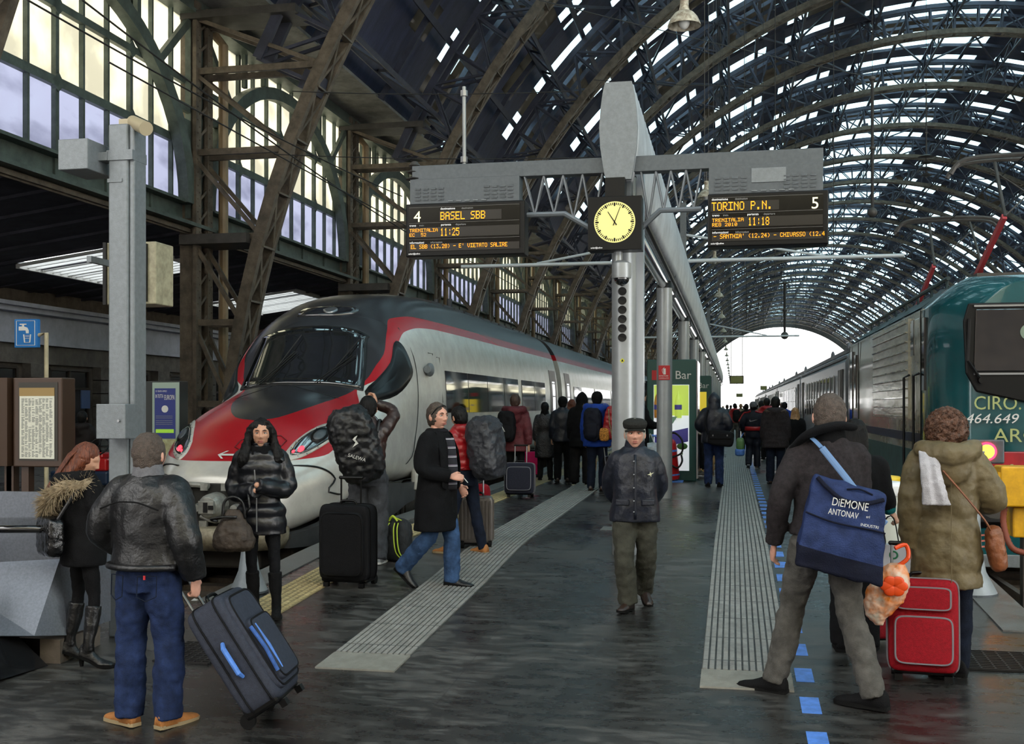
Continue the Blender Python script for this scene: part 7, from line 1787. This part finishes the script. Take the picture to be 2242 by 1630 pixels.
person(1232, 1056, 868, 6, 'man in dark jacket and dark cap walking beside the hooded figure', dict(top=C_navyj, hem=.82, bulk=.045, legs=C_blackcot, loose=.02, shoe=C_brownsh, hair='short', hairm=H_dark, hat=('knit', C_blackcot)))
person(1252, 1045, 874, 0, 'reddish-haired person almost hidden between two dark figures', dict(top=C_blackcot, hem=.8, bulk=.04, legs=C_blackcot, hair='long', hairm=H_auburn))
person(1274, 1063, 861, -3, 'tall figure in black hooded coat with cream-soled shoes', dict(top=C_blackcot, topname='hooded_coat', hem=.72, bulk=.06, hood='up', legs=cloth('charcoal_trousers', (28, 27, 28), .85), loose=.04, shoe=C_blackcot, sole=mat('cream_sole', (196, 190, 168), .6), wide=1.05, J=dict(knL=(-.14, .03, .5), anL=(-.15, -.02, .09), anR=(.12, -.06, .09))))
sb = thing('shopping_bag', 'yellow bag glimpsed beside the tall hooded figure', 'bag', onG(1294, 1048), world=True); q = onG(1294, 1048); mb = MB(); sell(mb, q+V((0, .1, .35)), (.1, .1, .24), .5, .5); mb.build('bag_body', cloth('yellow_plastic', (222, 150, 20), .4, .2), sb, smooth=True); mb = MB(); mb.bb((q.x-.08, q.y+.02, q.z), (q.x+.08, q.y+.18, q.z+.14)); mb.build('bag_base', C_blkcase, sb)
M13, P, T, s = person(1307, 1076, 857, -6, 'man in royal blue parka with navy backpack and dark cap', dict(
    top=C_blue, topname='parka', hem=.78, bulk=.07, wide=1.06, hood='down', hoodsize=1.3, fur=(F_fur, [(-.19, .02, 1.47), (-.2, -.1, 1.5), (0, -.19, 1.5), (.2, -.1, 1.5), (.19, .02, 1.47)], .03), legs=C_jeandk, loose=.015, shoe=C_brownsh, hair='short', hairm=H_dark, hat=('cap', C_blackcot)))
backpack(M13, T, s, (-.02, -.25, 1.17), (.16, .12, .29), cloth('navy_backpack_nylon', (16, 20, 34), .6), 'navy backpack worn over the royal blue parka')
rb = bagroot('rucksack', 'bright red rucksack with patterned pocket hanging beside the blue parka', 'backpack', M13)
mb = MB(); sell(mb, T((.3, -.2, 1.2)), (.13, .13, .3), .5, .5, 26, 18, rm('Y', 8)); soften(mb.build('pack', C_redp, rb, smooth=True), .014, 2, .03, .06)
mb = MB(); sell(mb, T((.2, -.3, 1.0)), (.09, .06, .12), .6, .6); mb.build('patterned_pocket', cloth('folk_pattern', (190, 130, 60), .8, .9, 60), rb, smooth=True)
mb = MB(); mb.path([T((.28, -.34, 1.44)), T((.3, -.35, 1.2)), T((.34, -.33, .98))], .012, 6); mb.path([T((.3, -.08, 1.44)), T((.2, .02, 1.49)), T((.34, .0, 1.3))], .015, 6, sub=4); mb.build('woven_strap', cloth('woven_strap', (150, 130, 100), .8, .8, 80), rb)
suitcase(onG(1333, 1078)+V((0, .15, 0)), 80, .4, .26, .58, C_blkcase, 'black trolley case standing between the blue parka and the man in the flat cap', tilt=-8, ext=.2, pockets=2, trimm=mat('pale_piping', (120, 120, 128), .5))
# --- old man
M_tweed = cloth('dark_tweed', (40, 40, 38), .95, .35, 70)
OM, P, T, s = person(1390, 1330, 917, -174, 'elderly man in flat cap and navy quilted jacket walking, hands behind back', dict(
    top=C_navyj, topname='quilted_jacket', hem=.80, bulk=.052, wide=1.04, flare=.05, belly=.03, legs=C_greytr, loose=.032, shoe=C_brownsh, hair='short', hairm=H_white, face=1, old=1, skin=SKIN2, brow=H_white, hat=('flat', M_tweed), wr=.02, head=(0, -2), hs=1.16, sleeve=1.0, collar=1.49,
    scarf=None, collarband=cloth('navy_stand_collar', (24, 28, 40), .5, .3),
    J=dict(shR=(.185, 0, 1.38), shL=(-.185, 0, 1.38), elR=(.275, -.10, 1.12), wrR=(.12, -.24, .92), elL=(-.275, -.10, 1.12), wrL=(-.12, -.24, .92), knR=(.10, .12, .5), anR=(.06, .12, .09), knL=(-.11, -.02, .5), anL=(-.09, -.22, .16), head=(0, .03, 1.60)), pitL=-24, toeR=24, toeL=-14, hideR=1, hideL=1, lwr=.035))
yf_ = lambda z: interp(TD, z)+.052*.9+.03*max(0, 1-abs(z-1.08)/.25)
mb = MB(); mb.path([T((0, yf_(z)+.004, z)) for z in (1.42, 1.3, 1.15, 1.0, .9, .83)], .012, 8, flat=.7); pl_ = mb.build('placket', C_navyj, OM, smooth=True)
mb = MB(); [mb.ell(T((.012, yf_(z)+.016, z)), (.007, .005, .007), 8, 6) for z in (1.36, 1.24, 1.12, 1.0, .9)]; mb.build('snap_button', M_steel, pl_)
for sx in (1, -1):
    mb = MB(); c_ = T((sx*.115, yf_(.98)-.02, .985)); mb.box(c_, (.13*s, .03, .055*s), rm('Z', -sx*26)); mb.build('pocket_flap', C_navyj, OM, bevel=.008)
mb = MB(); mb.prism([T((-.14+a, yf_(1.25)-.006, 1.24+b)) for a, b in ((-.03, .02), (-.005, .012), (.005, .025), (.008, .008), (.03, -.002), (.006, -.004), (-.005, -.02), (-.006, .0))], (0, .012, 0)); mb.build('embroidered_bird', mat('pale_embroidery', (190, 190, 160), .7), OM)
mb = MB(); mb.path([T((a*.098, .075+.0*a, 1.50)) for a in (-1, -.5, 0, .5, 1)], .001, 4); 
# --- man with leaflet
M15, P, T, s = person(1400, 1070, 851, -62, 'man in black behind the column reading a leaflet', dict(
    top=C_blackcot, hem=.8, bulk=.04, legs=C_blackcot, shoe=C_blackcot, hair='short', hairm=H_dark, head=(-5, 25), J=dict(elR=(.25, .1, 1.14), wrR=(.12, .34, 1.1), elL=(-.24, .12, 1.14), wrL=(-.1, .34, 1.08)), hdR=(-.1, 1, .1), hnR=(-.6, 0, .8), curlR=.5))
lf_ = bagroot('leaflet', 'pale green leaflet in the hands of the man behind the column', 'leaflet', M15); mb = MB(); q = P['wrR']+V((-.04, .16, .02)); mb.prism([q, q+V((.16, .05, .02)), q+V((.2, .12, .15)), q+V((.02, .1, .14))], (0, 0, .002)); mb.build('paper', mat('leaflet_green', (150, 190, 160), .6), lf_)
sb = thing('carrier_bag', 'crumpled white carrier bag beside the column with the extinguisher sign', 'bag', onG(1428, 1062), world=True); q = onG(1428, 1062)
mb = MB(); mb.loft([[q+V((rx*cos(2*pi*i/20), ry*sin(2*pi*i/20), z)) for i in range(20)] for z, rx, ry in ((.0, .2, .16), (.1, .25, .19), (.4, .25, .18), (.7, .2, .12), (.82, .1, .05))]); soften(mb.build('bag_body', mat('white_plastic_film', (196, 200, 206), .3, var=.2, vs=9), sb, smooth=True), .02, 1, .08, .1)
mb = MB(); mb.path([q+V((-.08, 0, .78)), q+V((-.04, 0, 1.0)), q+V((.04, 0, .8))], .012, 6, sub=4); mb.build('handle', mat('white_plastic_film', (196, 200, 206), .3), sb)
# --- bending girl
person(1537, 1042, 905, 62, 'girl in beige hooded sweatshirt and black leggings bending down beside the kiosk', dict(
    top=C_beige, topname='hooded_sweatshirt', hem=.93, bulk=.05, hood='down', legs=C_blackcot, loose=-.005, ankle=.15, shoe=mat('worn_grey_shoe', (90, 84, 78), .7), sole=M_white, hair='long', hairm=H_blond, lean=(52, 0),
    J=dict(anR=(.14, .12, .09), anL=(-.14, -.14, .09), knR=(.14, .1, .5), knL=(-.12, -.08, .5), elR=(.24, .12, 1.2), wrR=(.2, .34, 1.1), elL=(-.24, .12, 1.2), wrL=(-.2, .34, 1.1))), H=1.66)
for k, (px, y_, r, m_, lb) in enumerate(((1518, 1030, (.2, .18, .2), C_beige, 'pale bundle on the floor beside the bending girl'), (1550, 1035, (.16, .14, .26), cloth('tan_canvas', (160, 130, 90), .8), 'tan canvas bag standing behind the bending girl'))):
    q = onG(px, y_); t = thing('bundle' if k == 0 else 'canvas_bag', lb, 'bag', q, world=True); mb = MB(); sell(mb, q+V((0, .35, r[2]*.93)), r, .6, .7); soften(mb.build('bag_body', m_, t, smooth=True), .02, 1, .06, .08); mb = MB(); mb.path([q+V((-.08, .35, r[2]*1.8)), q+V((0, .35, r[2]*2.3)), q+V((.08, .35, r[2]*1.8))], .015, 6, sub=3); mb.build('handle', m_, t)
# --- hooded man with messenger bag
M17, P, T, s = person(1563, 1066, 862, -2, 'man in black hood and navy jacket with a black messenger bag', dict(
    top=C_navyj, topname='hooded_jacket', hem=.82, bulk=.06, wide=1.05, hood='up', legs=C_jean, loose=.02, shoe=C_blackcot, J=dict(elR=(.32, -.04, 1.16), wrR=(.2, .14, 1.02), elL=(-.33, -.04, 1.16), wrL=(-.2, .14, 1.02)), wr=.02))
mg = bagroot('messenger_bag', 'black messenger bag on the hip of the hooded man', 'bag', M17); mb = MB(); sell(mb, T((.14, -.24, .92)), (.24, .09, .15), .35, .35, 28, 18, rm('Y', 8)); mb.build('bag_body', C_blkcase, mg, smooth=True)
mb = MB(); mb.bb(T((-.06, -.35, .9)), T((.34, -.32, 1.02))); mb.build('flap', C_blkcase, mg, bevel=.02); mb = MB(); [mb.box(T((x, -.355, .97)), (.02, .01, .03)) for x in (.0, .26)]; mb.build('buckle', M_steel, mg); mb = MB(); mb.path([T((-.1, -.2, .98)), T((-.16, -.2, 1.2)), T((-.1, -.14, 1.44))], .018, 6, sub=4); mb.build('strap', C_blkcase, mg)
# --- farther walkers
M18, P, T, s = person(1609, 972, 883, 3, 'distant walker in red jacket with black backpack on the ribbed strip', dict(top=C_redp, hem=.9, bulk=.05, hood='down', legs=C_greytr2, shoe=C_brownsh, hair='short', hairm=H_dark))
backpack(M18, T, s, (.06, -.22, 1.2), (.16, .11, .26), C_blkcase, 'black backpack on the distant walker in red')
C_trk = cloth('navy_tracksuit', (18, 22, 34), .5)
M19, P, T, s = person(1649, 1026, 879, -4, 'man in grey beanie and navy red track jacket with swoosh mark', dict(top=C_trk, topname='track_jacket', hem=.98, bulk=.05, wide=1.05, legs=C_trk, loose=.03, shoe=C_brownsh, sole=M_greyp, hair='short', hairm=H_dark, hat=('knit', cloth('grey_knit', (92, 92, 96), .9, .4, 50)),
    J=dict(elL=(-.33, -.04, 1.18), wrL=(-.27, .1, .95), elR=(.33, -.04, 1.18), knL=(-.1, .0, .5), anL=(-.11, -.2, .14)), pitL=-30))
mb = MB(); mb.loft([[T(((interp(TW, z)*1.05+.062)*cos(a), (interp(TD, z)+.057)*sin(a), z)) for a in [2*pi*i/28 for i in range(28)]] for z in (.985, 1.05, 1.09)]); mb.build('red_hem_band', C_redp, M19, smooth=True)
for sx in (-1, 1): mb = MB(); mb.path([T((sx*.06, -.1, 1.49)), T((sx*.16, -.06, 1.455)), P['shR' if sx > 0 else 'shL']+V((sx*.07, -.02, .05)), P['elR' if sx > 0 else 'elL']+V((sx*.075, 0, .04))], .02, 6, sub=4); mb.build('red_shoulder_piping', C_redp, M19)
mb = MB(); pts = [T((a, -.185, b)) for a, b in ((-.07, 1.28), (-.09, 1.24), (-.07, 1.215), (0, 1.23), (.13, 1.275), (.01, 1.25), (-.05, 1.24), (-.065, 1.25))]; mb.prism(pts, (0, -.004, 0)); mb.build('swoosh_mark', M_steel, M19)
tb = bagroot('carrier_bag', 'green and blue carrier bag held by the man in the beanie', 'bag', M19); mb = MB(); sell(mb, T((-.33, 0, .62)), (.1, .1, .17), .6, .6); mb.build('bag_body', mat('green_bag_film', (90, 130, 80), .4), tb, smooth=True); mb = MB(); sell(mb, T((-.34, 0, .42)), (.12, .1, .1), .6, .6); mb.build('blue_bottom', M_blue, tb, smooth=True); mb = MB(); mb.tube(T((-.33, 0, .75)), P['wrL'], .012); mb.build('handle', M_blue, tb)
person(1667, 1003, 877, 0, 'dark-haired person in tan coat between the beanie man and the red jacket', dict(top=cloth('tan_wool', (140, 104, 76), .9), hem=.75, bulk=.04, legs=C_blackcot, hair='short', hairm=H_dark))
person(1679, 1008, 871, 6, 'person in bright red jacket partly behind the grey tweed coat', dict(top=C_redp, hem=.8, bulk=.05, hood='down', legs=C_blackcot, hair='short', hairm=H_dark))
person(1698, 1060, 868, -4, 'person in grey tweed coat with furry collar seen from behind', dict(top=C_greywool, topname='tweed_coat', hem=.72, bulk=.075, wide=1.02, flare=.08, quilt=.006, qh=.08, hood='down', fur=(F_fur2, [(-.16, .03, 1.45), (-.18, -.08, 1.46), (0, -.18, 1.44), (.18, -.08, 1.46), (.16, .03, 1.45)], .035), legs=C_jeandk, loose=.025, shoe=C_brownsh, hair='short', hairm=H_dark))
W24, P, T, s = person(1741, 1045, 892, -6, 'fair-haired woman in black coat holding a red handbag', dict(top=C_blackcot, topname='coat', hem=.6, bulk=.05, legs=C_blackcot, shoe=C_blackcot, sole=M_white, hair='long', hairm=H_blond, J=dict(wrL=(-.28, -.02, .88))))
hb = bagroot('handbag', 'bright red handbag in the hand of the fair-haired woman', 'handbag', W24); mb = MB(); mb.loft([[T((-.3+rx*cos(2*pi*i/20), -.05+ry*sin(2*pi*i/20), z)) for i in range(20)] for z, rx, ry in ((.22, .1, .07), (.26, .16, .1), (.4, .15, .09), (.55, .08, .04))]); mb.build('bag_body', mat('red_patent', (190, 20, 30), .25, coat=.5), hb, smooth=True); mb = MB(); mb.path([T((-.34, -.05, .52)), T((-.3, -.04, .84)), T((-.26, -.05, .52))], .012, 6, sub=4); mb.build('handle', mat('red_patent', (190, 20, 30), .25), hb)
# --- man with big blue bag
M25, P, T, s = person(1806, 1532, 858, 4, 'tall man in dark wool jacket striding with a huge blue shoulder bag', dict(
    top=C_greywool, topname='wool_jacket', hem=.93, bulk=.035, wide=.98, sleeve=1.0, legs=C_greytr2, loose=.016, shoe=cloth('black_suede_shoe', (10, 10, 12), .8), foot=.30, hair='short', hairm=H_greyb, skin=SKIN2, lean=(5, 3), wr=.02, collar=1.5,
    J=dict(elL=(-.30, -.06, 1.15), wrL=(-.30, .08, .88), elR=(.22, .06, 1.16), wrR=(.2, .2, .98), hipL=(-.09, 0, .92), knL=(-.16, .16, .50), anL=(-.27, .12, .10), knR=(.14, .0, .5), anR=(.24, -.16, .10)), toeL=-62, toeR=-58, lwr=.03, collarband=C_blackwool, curlL=.3))
mb = MB(); mb.path([T((-.20, -.02, 1.42)), T((-.12, -.1, 1.50)), T((.02, -.12, 1.55)), T((.12, -.06, 1.55))], [.03, .045, .045, .035], 10, sub=4, flat=.6, round_ends=True); mb.build('raised_collar', C_blackwool, M25, smooth=True)
bb2 = bagroot('shoulder_bag', 'huge blue fabric shoulder bag with white lettering on the striding man', 'bag', M25)
C_bluebag = cloth('blue_bag_fabric', (38, 52, 92), .7, .3, 10, .4, 120); C_navybag = cloth('navy_bag_base', (14, 18, 36), .8)
def bq(u_, v_, o_=0): # point on the bag's outer face
    A, B, Cc, D = V((-.20, -.25, .79)), V((.27, -.25, .68)), V((.29, -.22, 1.18)), V((-.10, -.23, 1.27))
    p = (A*(1-u_)+B*u_)*(1-v_)+(D*(1-u_)+Cc*u_)*v_; return T(p+V((0, -.03*sin(pi*u_)*sin(pi*v_)-o_, 0)))
mb = MB(); n1 = 16; ring = []
fr_ = [bq(i/n1, v/18) for v in range(19) for i in range(n1+1)]; bk_ = [p_+V((.02, .17*s, .0)) for p_ in fr_]; mb.add(fr_+bk_, [])
N_ = n1+1; K_ = len(fr_)
for v in range(18):
    for i in range(n1): mb.f.append((v*N_+i, v*N_+i+1, (v+1)*N_+i+1, (v+1)*N_+i)); mb.mi.append(1 if v < 4 else 0); mb.f.append((K_+v*N_+i, K_+(v+1)*N_+i, K_+(v+1)*N_+i+1, K_+v*N_+i+1)); mb.mi.append(1 if v < 4 else 0)
    for i in (0, n1):
        q4 = (v*N_+i, (v+1)*N_+i, K_+(v+1)*N_+i, K_+v*N_+i); mb.f.append(q4 if i == 0 else q4[::-1]); mb.mi.append(1 if v < 4 else 0)
for i in range(n1): mb.f.append((i+1, i, K_+i, K_+i+1)); mb.mi.append(1); t_ = 18*N_; mb.f.append((t_+i, t_+i+1, K_+t_+i+1, K_+t_+i)); mb.mi.append(0)
o_ = mb.build('bag_body', [C_bluebag, C_navybag], bb2, smooth=2); md = o_.modifiers.new('b', 'BEVEL'); md.width = .02; md.segments = 3; md.limit_method = 'ANGLE'; md.angle_limit = R_(50); md = o_.modifiers.new('u', 'SUBSURF'); md.levels = 1; md.render_levels = 1; md = o_.modifiers.new('d', 'DISPLACE'); md.texture = clouds(.12); md.strength = .03; md.texture_coords = 'LOCAL'
mb = MB(); mb.path([bq(u_, .56-.02*sin(u_*5), .012) for u_ in [i/14 for i in range(15)]], .006, 6); mb.path([bq(.04+.1*0, .97, .01), bq(.2, .88, .02), bq(.42, .80, .025), bq(.7, .83, .02), bq(.95, .93, .01)], .014, 8, sub=4); mb.path([bq(.45, .93, .01), bq(.62, .97, .015), bq(.8, .95, .01)], .006, 6, sub=4); mb.build('zip_and_seams', C_navybag, bb2)
mb = MB(); mb.path([T((-.06, -.17, 1.42)), T((.08, -.2, 1.25)), T((.2, -.2, 1.1)), T((.3, -.16, 1.02))], .02, 8, sub=4, flat=.35, up=V((0, 1, 0))); mb.path([T((-.06, -.17, 1.42)), T((-.1, -.1, 1.47)), T((-.11, 0, 1.48)), T((-.09, .1, 1.42)), T((.1, .2, 1.2)), T((.3, .16, 1.05))], .02, 8, sub=4, flat=.35); mb.build('strap', mat('blue_strap', (96, 128, 170), .6), bb2)
ra = -.17
text('DiEMONE', .068, M_white, bb2, bq(.27, .71, .05), rot=(pi/2, ra*-1, 0), ext=.001, sx=.72, name='printed_name'); text('srl', .022, M_white, bb2, bq(.72, .68, .05), rot=(pi/2, -ra, 0), ext=.001, name='printed_name')
text('ANTONAV', .052, M_white, bb2, bq(.25, .605, .05), rot=(pi/2, -ra, 0), ext=.001, sx=.68, name='printed_name'); text('INDUSTRI', .024, M_white, bb2, bq(.66, .585, .05), rot=(pi/2, -ra, 0), ext=.001, name='printed_name')
# --- dark-haired woman behind him
W26, P, T, s = person(1872, 1425, 916, -8, 'woman with straight dark hair half hidden behind the blue bag', dict(
    top=C_blackcot, topname='jacket', hem=.8, bulk=.045, legs=C_blackcot, loose=.02, shoe=C_blackcot, hair='long', hairm=mat('dark_brown_hair', (12, 9, 9), .6, var=.4, vs=50, stretch=(1, 1, .08), bump=.3, spec=.2), head=(-12, 4),
    J=dict(elR=(.24, .02, 1.18), wrR=(.27, .05, 1.07), elL=(-.24, 0, 1.15)), curlR=.9, hdR=(.35, .1, -.5)))
mb = MB(); mb.path([P['elR']+(P['wrR']-P['elR'])*.3, P['wrR']+(P['wrR']-P['elR'])*.02], [.062*s, .05*s], 14, round_ends=True); mb.build('teal_cuff', M_teal2, W26, smooth=True)
pb_ = bagroot('paper_bag', 'white paper shopping bag with green emblem beside the blue bag', 'bag', W26)
c_ = P['wrR']+V((.0, -.02, -.42)); mb = MB(); hw = .15; mb.loft([[c_+V((-hw, -.05, z)), c_+V((hw, -.05, z)), c_+V((hw, .05, z)), c_+V((-hw, .05, z))] for z in (-.2, .17)]); mb.build('bag_body', mat('white_card', (205, 205, 208), .5), pb_)
mb = MB(); mb.path([c_+V((-.07, -.052, .15)), c_+V((-.03, -.05, .34)), c_+V((.03, -.04, .36)), c_+V((.07, -.052, .15))], .005, 6, sub=3); mb.build('cord_handle', C_blackcot, pb_)
mb = MB(); mb.path([c_+V((.03+.025*cos(a), -.053, .1+.025*sin(a))) for a in [2*pi*i/16 for i in range(17)]], .006, 6); mb.build('green_emblem', mat('emblem_green', (30, 110, 70), .5), pb_); mb = MB(); mb.bb(c_+V((-.1, -.053, -.12)), c_+V((-.02, -.05, -.1))); mb.bb(c_+V((.0, -.053, -.12)), c_+V((.06, -.05, -.1))); mb.build('dark_bars', C_blackcot, pb_)
# --- olive coat woman
W27, P, T, s = person(2072, 1478, 889, -2, 'woman with chestnut curls in olive down coat pulling a red suitcase', dict(
    top=C_olive, topname='down_coat', hem=.58, bulk=.045, quilt=.008, qh=.17, wide=.98, hood='down', hoodsize=1.15, legs=C_jeandk, loose=.005, shoe=C_blackcot, hair='curly', hairm=H_curly, wr=.03, sleeve=1.12,
    J=dict(elL=(-.26, -.04, 1.13), wrL=(-.235, .0, .83), elR=(.33, -.02, 1.16), wrR=(.22, .2, 1.1), anR=(.09, .02, .09), anL=(-.06, .02, .09), knL=(-.07, .03, .5)), curlL=.95, hdL=(.1, .15, -1), toeR=10))
sc_ = cloth('light_grey_scarf', (186, 184, 190), .9, .15); mb = MB(); rr = [T(v) for v in ((-.10, .02, 1.50), (-.13, -.12, 1.47), (-.13, -.2, 1.38), (-.11, -.225, 1.24), (-.09, -.215, 1.12))]
r5, w5 = smooth(rr, [.05*s, .055*s, .06*s, .07*s, .085*s], 6)
mb.loft([[p_+V((-w_, -.018, 0)), p_+V((-w_*.4, -.034, 0)), p_+V((0, -.02, 0)), p_+V((w_*.5, -.036, 0)), p_+V((w_, -.016, 0)), p_+V((w_, .02, 0)), p_+V((-w_, .02, 0))] for p_, w_ in zip(r5, w5)]); soften(mb.build('scarf', sc_, W27, smooth=True), .007, 2, .012, .04)
mb = MB(); mb.path([T((0, -.19, 1.3)), T((0, -.2, 1.0)), T((.0, -.215, .62))], .003, 5); mb.build('back_seam', C_olive, W27)
sb2 = bagroot('shoulder_bag', 'brown leather shoulder bag on the hip of the woman in the olive coat', 'handbag', W27); M_brl = mat('cognac_leather', (128, 74, 42), .45, var=.3, vs=12, bump=.3)
mb = MB(); mb.path([T((-.05, -.2, 1.34)), T((.08, -.22, 1.18)), T((.2, -.18, 1.03)), T((.25, -.12, .95))], .013, 8, sub=4, flat=.5); mb.build('strap', M_brl, sb2)
mb = MB(); sell(mb, T((.285, -.08, .84)), (.055, .09, .15), .6, .6, 20, 14, rm('Y', -8)); soften(mb.build('bag_body', M_brl, sb2, smooth=True), .01, 1, .02, .05)
suitcase(onG(2028, 1497)+V((0, .18, 0)), -6, .43, .30, .60, C_red, 'bright red trolley suitcase pulled by the woman in the olive coat', tilt=-5, ext=.22, trimm=mat('grey_zip', (120, 116, 122), .5), pockets=2, hx=-.1)
suitcase(onG(1925, 1412)+V((0, .12, 0)), 20, .36, .26, .50, C_red, 'second red suitcase half hidden behind the orange flowered bag', tilt=0, ext=0, trimm=C_blkcase, pockets=0, wheels=4)
ob = thing('carrier_bag', 'orange and white flowered plastic bag hanging over the red suitcase', 'bag', onD(1945, 1300, 7.15), world=True)
M_flow = mat('flowered_film', (214, 206, 190), .4, var=.9, vs=9, rgb2=(222, 120, 24)); q = onD(1938, 1302, 7.1)
mb = MB(); mb.loft([[q+V((x0+rx*cos(2*pi*i/22), ry*sin(2*pi*i/22), z)) for i in range(22)] for z, rx, ry, x0 in ((-.2, .02, .02, -.04), (-.14, .07, .05, -.05), (-.05, .125, .08, -.01), (.05, .13, .09, .02), (.13, .1, .07, .05), (.2, .05, .04, .07))]); soften(mb.build('bag_body', M_flow, ob, smooth=True), .008, 1, .025, .05)
mb = MB(); 
for k in range(6): a = 2*pi*k/6; mb.ell(q+V((.04+.045*cos(a), -.105, .07+.035*sin(a))), (.042, .008, .034), 12, 8)
mb.build('printed_flower', mat('flower_orange', (232, 76, 16), .4), ob, smooth=True)
mb = MB(); mb.path([q+V((.07, 0, .18)), q+V((.14, 0, .24)), q+V((.13, .02, .32)), q+V((.06, 0, .3))], .014, 8, sub=4); mb.build('handle', mat('flower_orange', (232, 76, 16), .4), ob)
# --- seated driver on the luggage tractor
pz = onD(180, 1010, 20.6)
person(0, 0, 0, 8, 'person in dark hooded jacket seated on the red baggage tractor', dict(top=cloth('brown_black_jacket', (34, 30, 30), .7), hem=.9, bulk=.05, hood='down', legs=C_blackcot, hair='short', hairm=H_dark,
    J=dict(knR=(.12, .42, .95), anR=(.12, .48, .52), knL=(-.12, .42, .95), anL=(-.12, .48, .52), elR=(.25, .1, 1.15), wrR=(.14, .35, 1.12), elL=(-.25, .1, 1.15), wrL=(-.14, .35, 1.12))), pos=V((pz.x, pz.y, -.30)), H=1.76)
# --- distant crowd
random.seed(21); cols = [C_navyj, C_blackcot, C_greywool, C_blue, C_olive, C_beige, C_maroon, C_jeandk]
names = ['navy', 'black', 'charcoal', 'blue', 'olive', 'pale', 'maroon', 'dark blue']
k = 0
for px, fy, hy, ci in ((1592, 958, 886, 0), (1622, 962, 884, 4), (1634, 990, 884, 1), (1600, 945, 887, 2), (1612, 940, 888, 3), (1583, 940, 889, 5), (1645, 948, 886, 6), (1656, 955, 885, 1), (1689, 960, 884, 0), (1712, 975, 882, 7), (1572, 950, 886, 1), (1628, 932, 889, 2), (1718, 1000, 880, 3)):
    person(px, fy, hy, random.uniform(-12, 12), 'distant walker in %s coat, %s' % (names[ci], ['beside the ribbed strip', 'near the blue dashes', 'left of the far coaches', 'in front of the exit'][k % 4]), dict(top=cols[ci], hem=random.uniform(.6, .85), bulk=.05, legs=random.choice([C_blackcot, C_jeandk]), hair='short', hairm=random.choice([H_dark, H_brown, H_blond])), group='distant crowd toward the exit'); k += 1
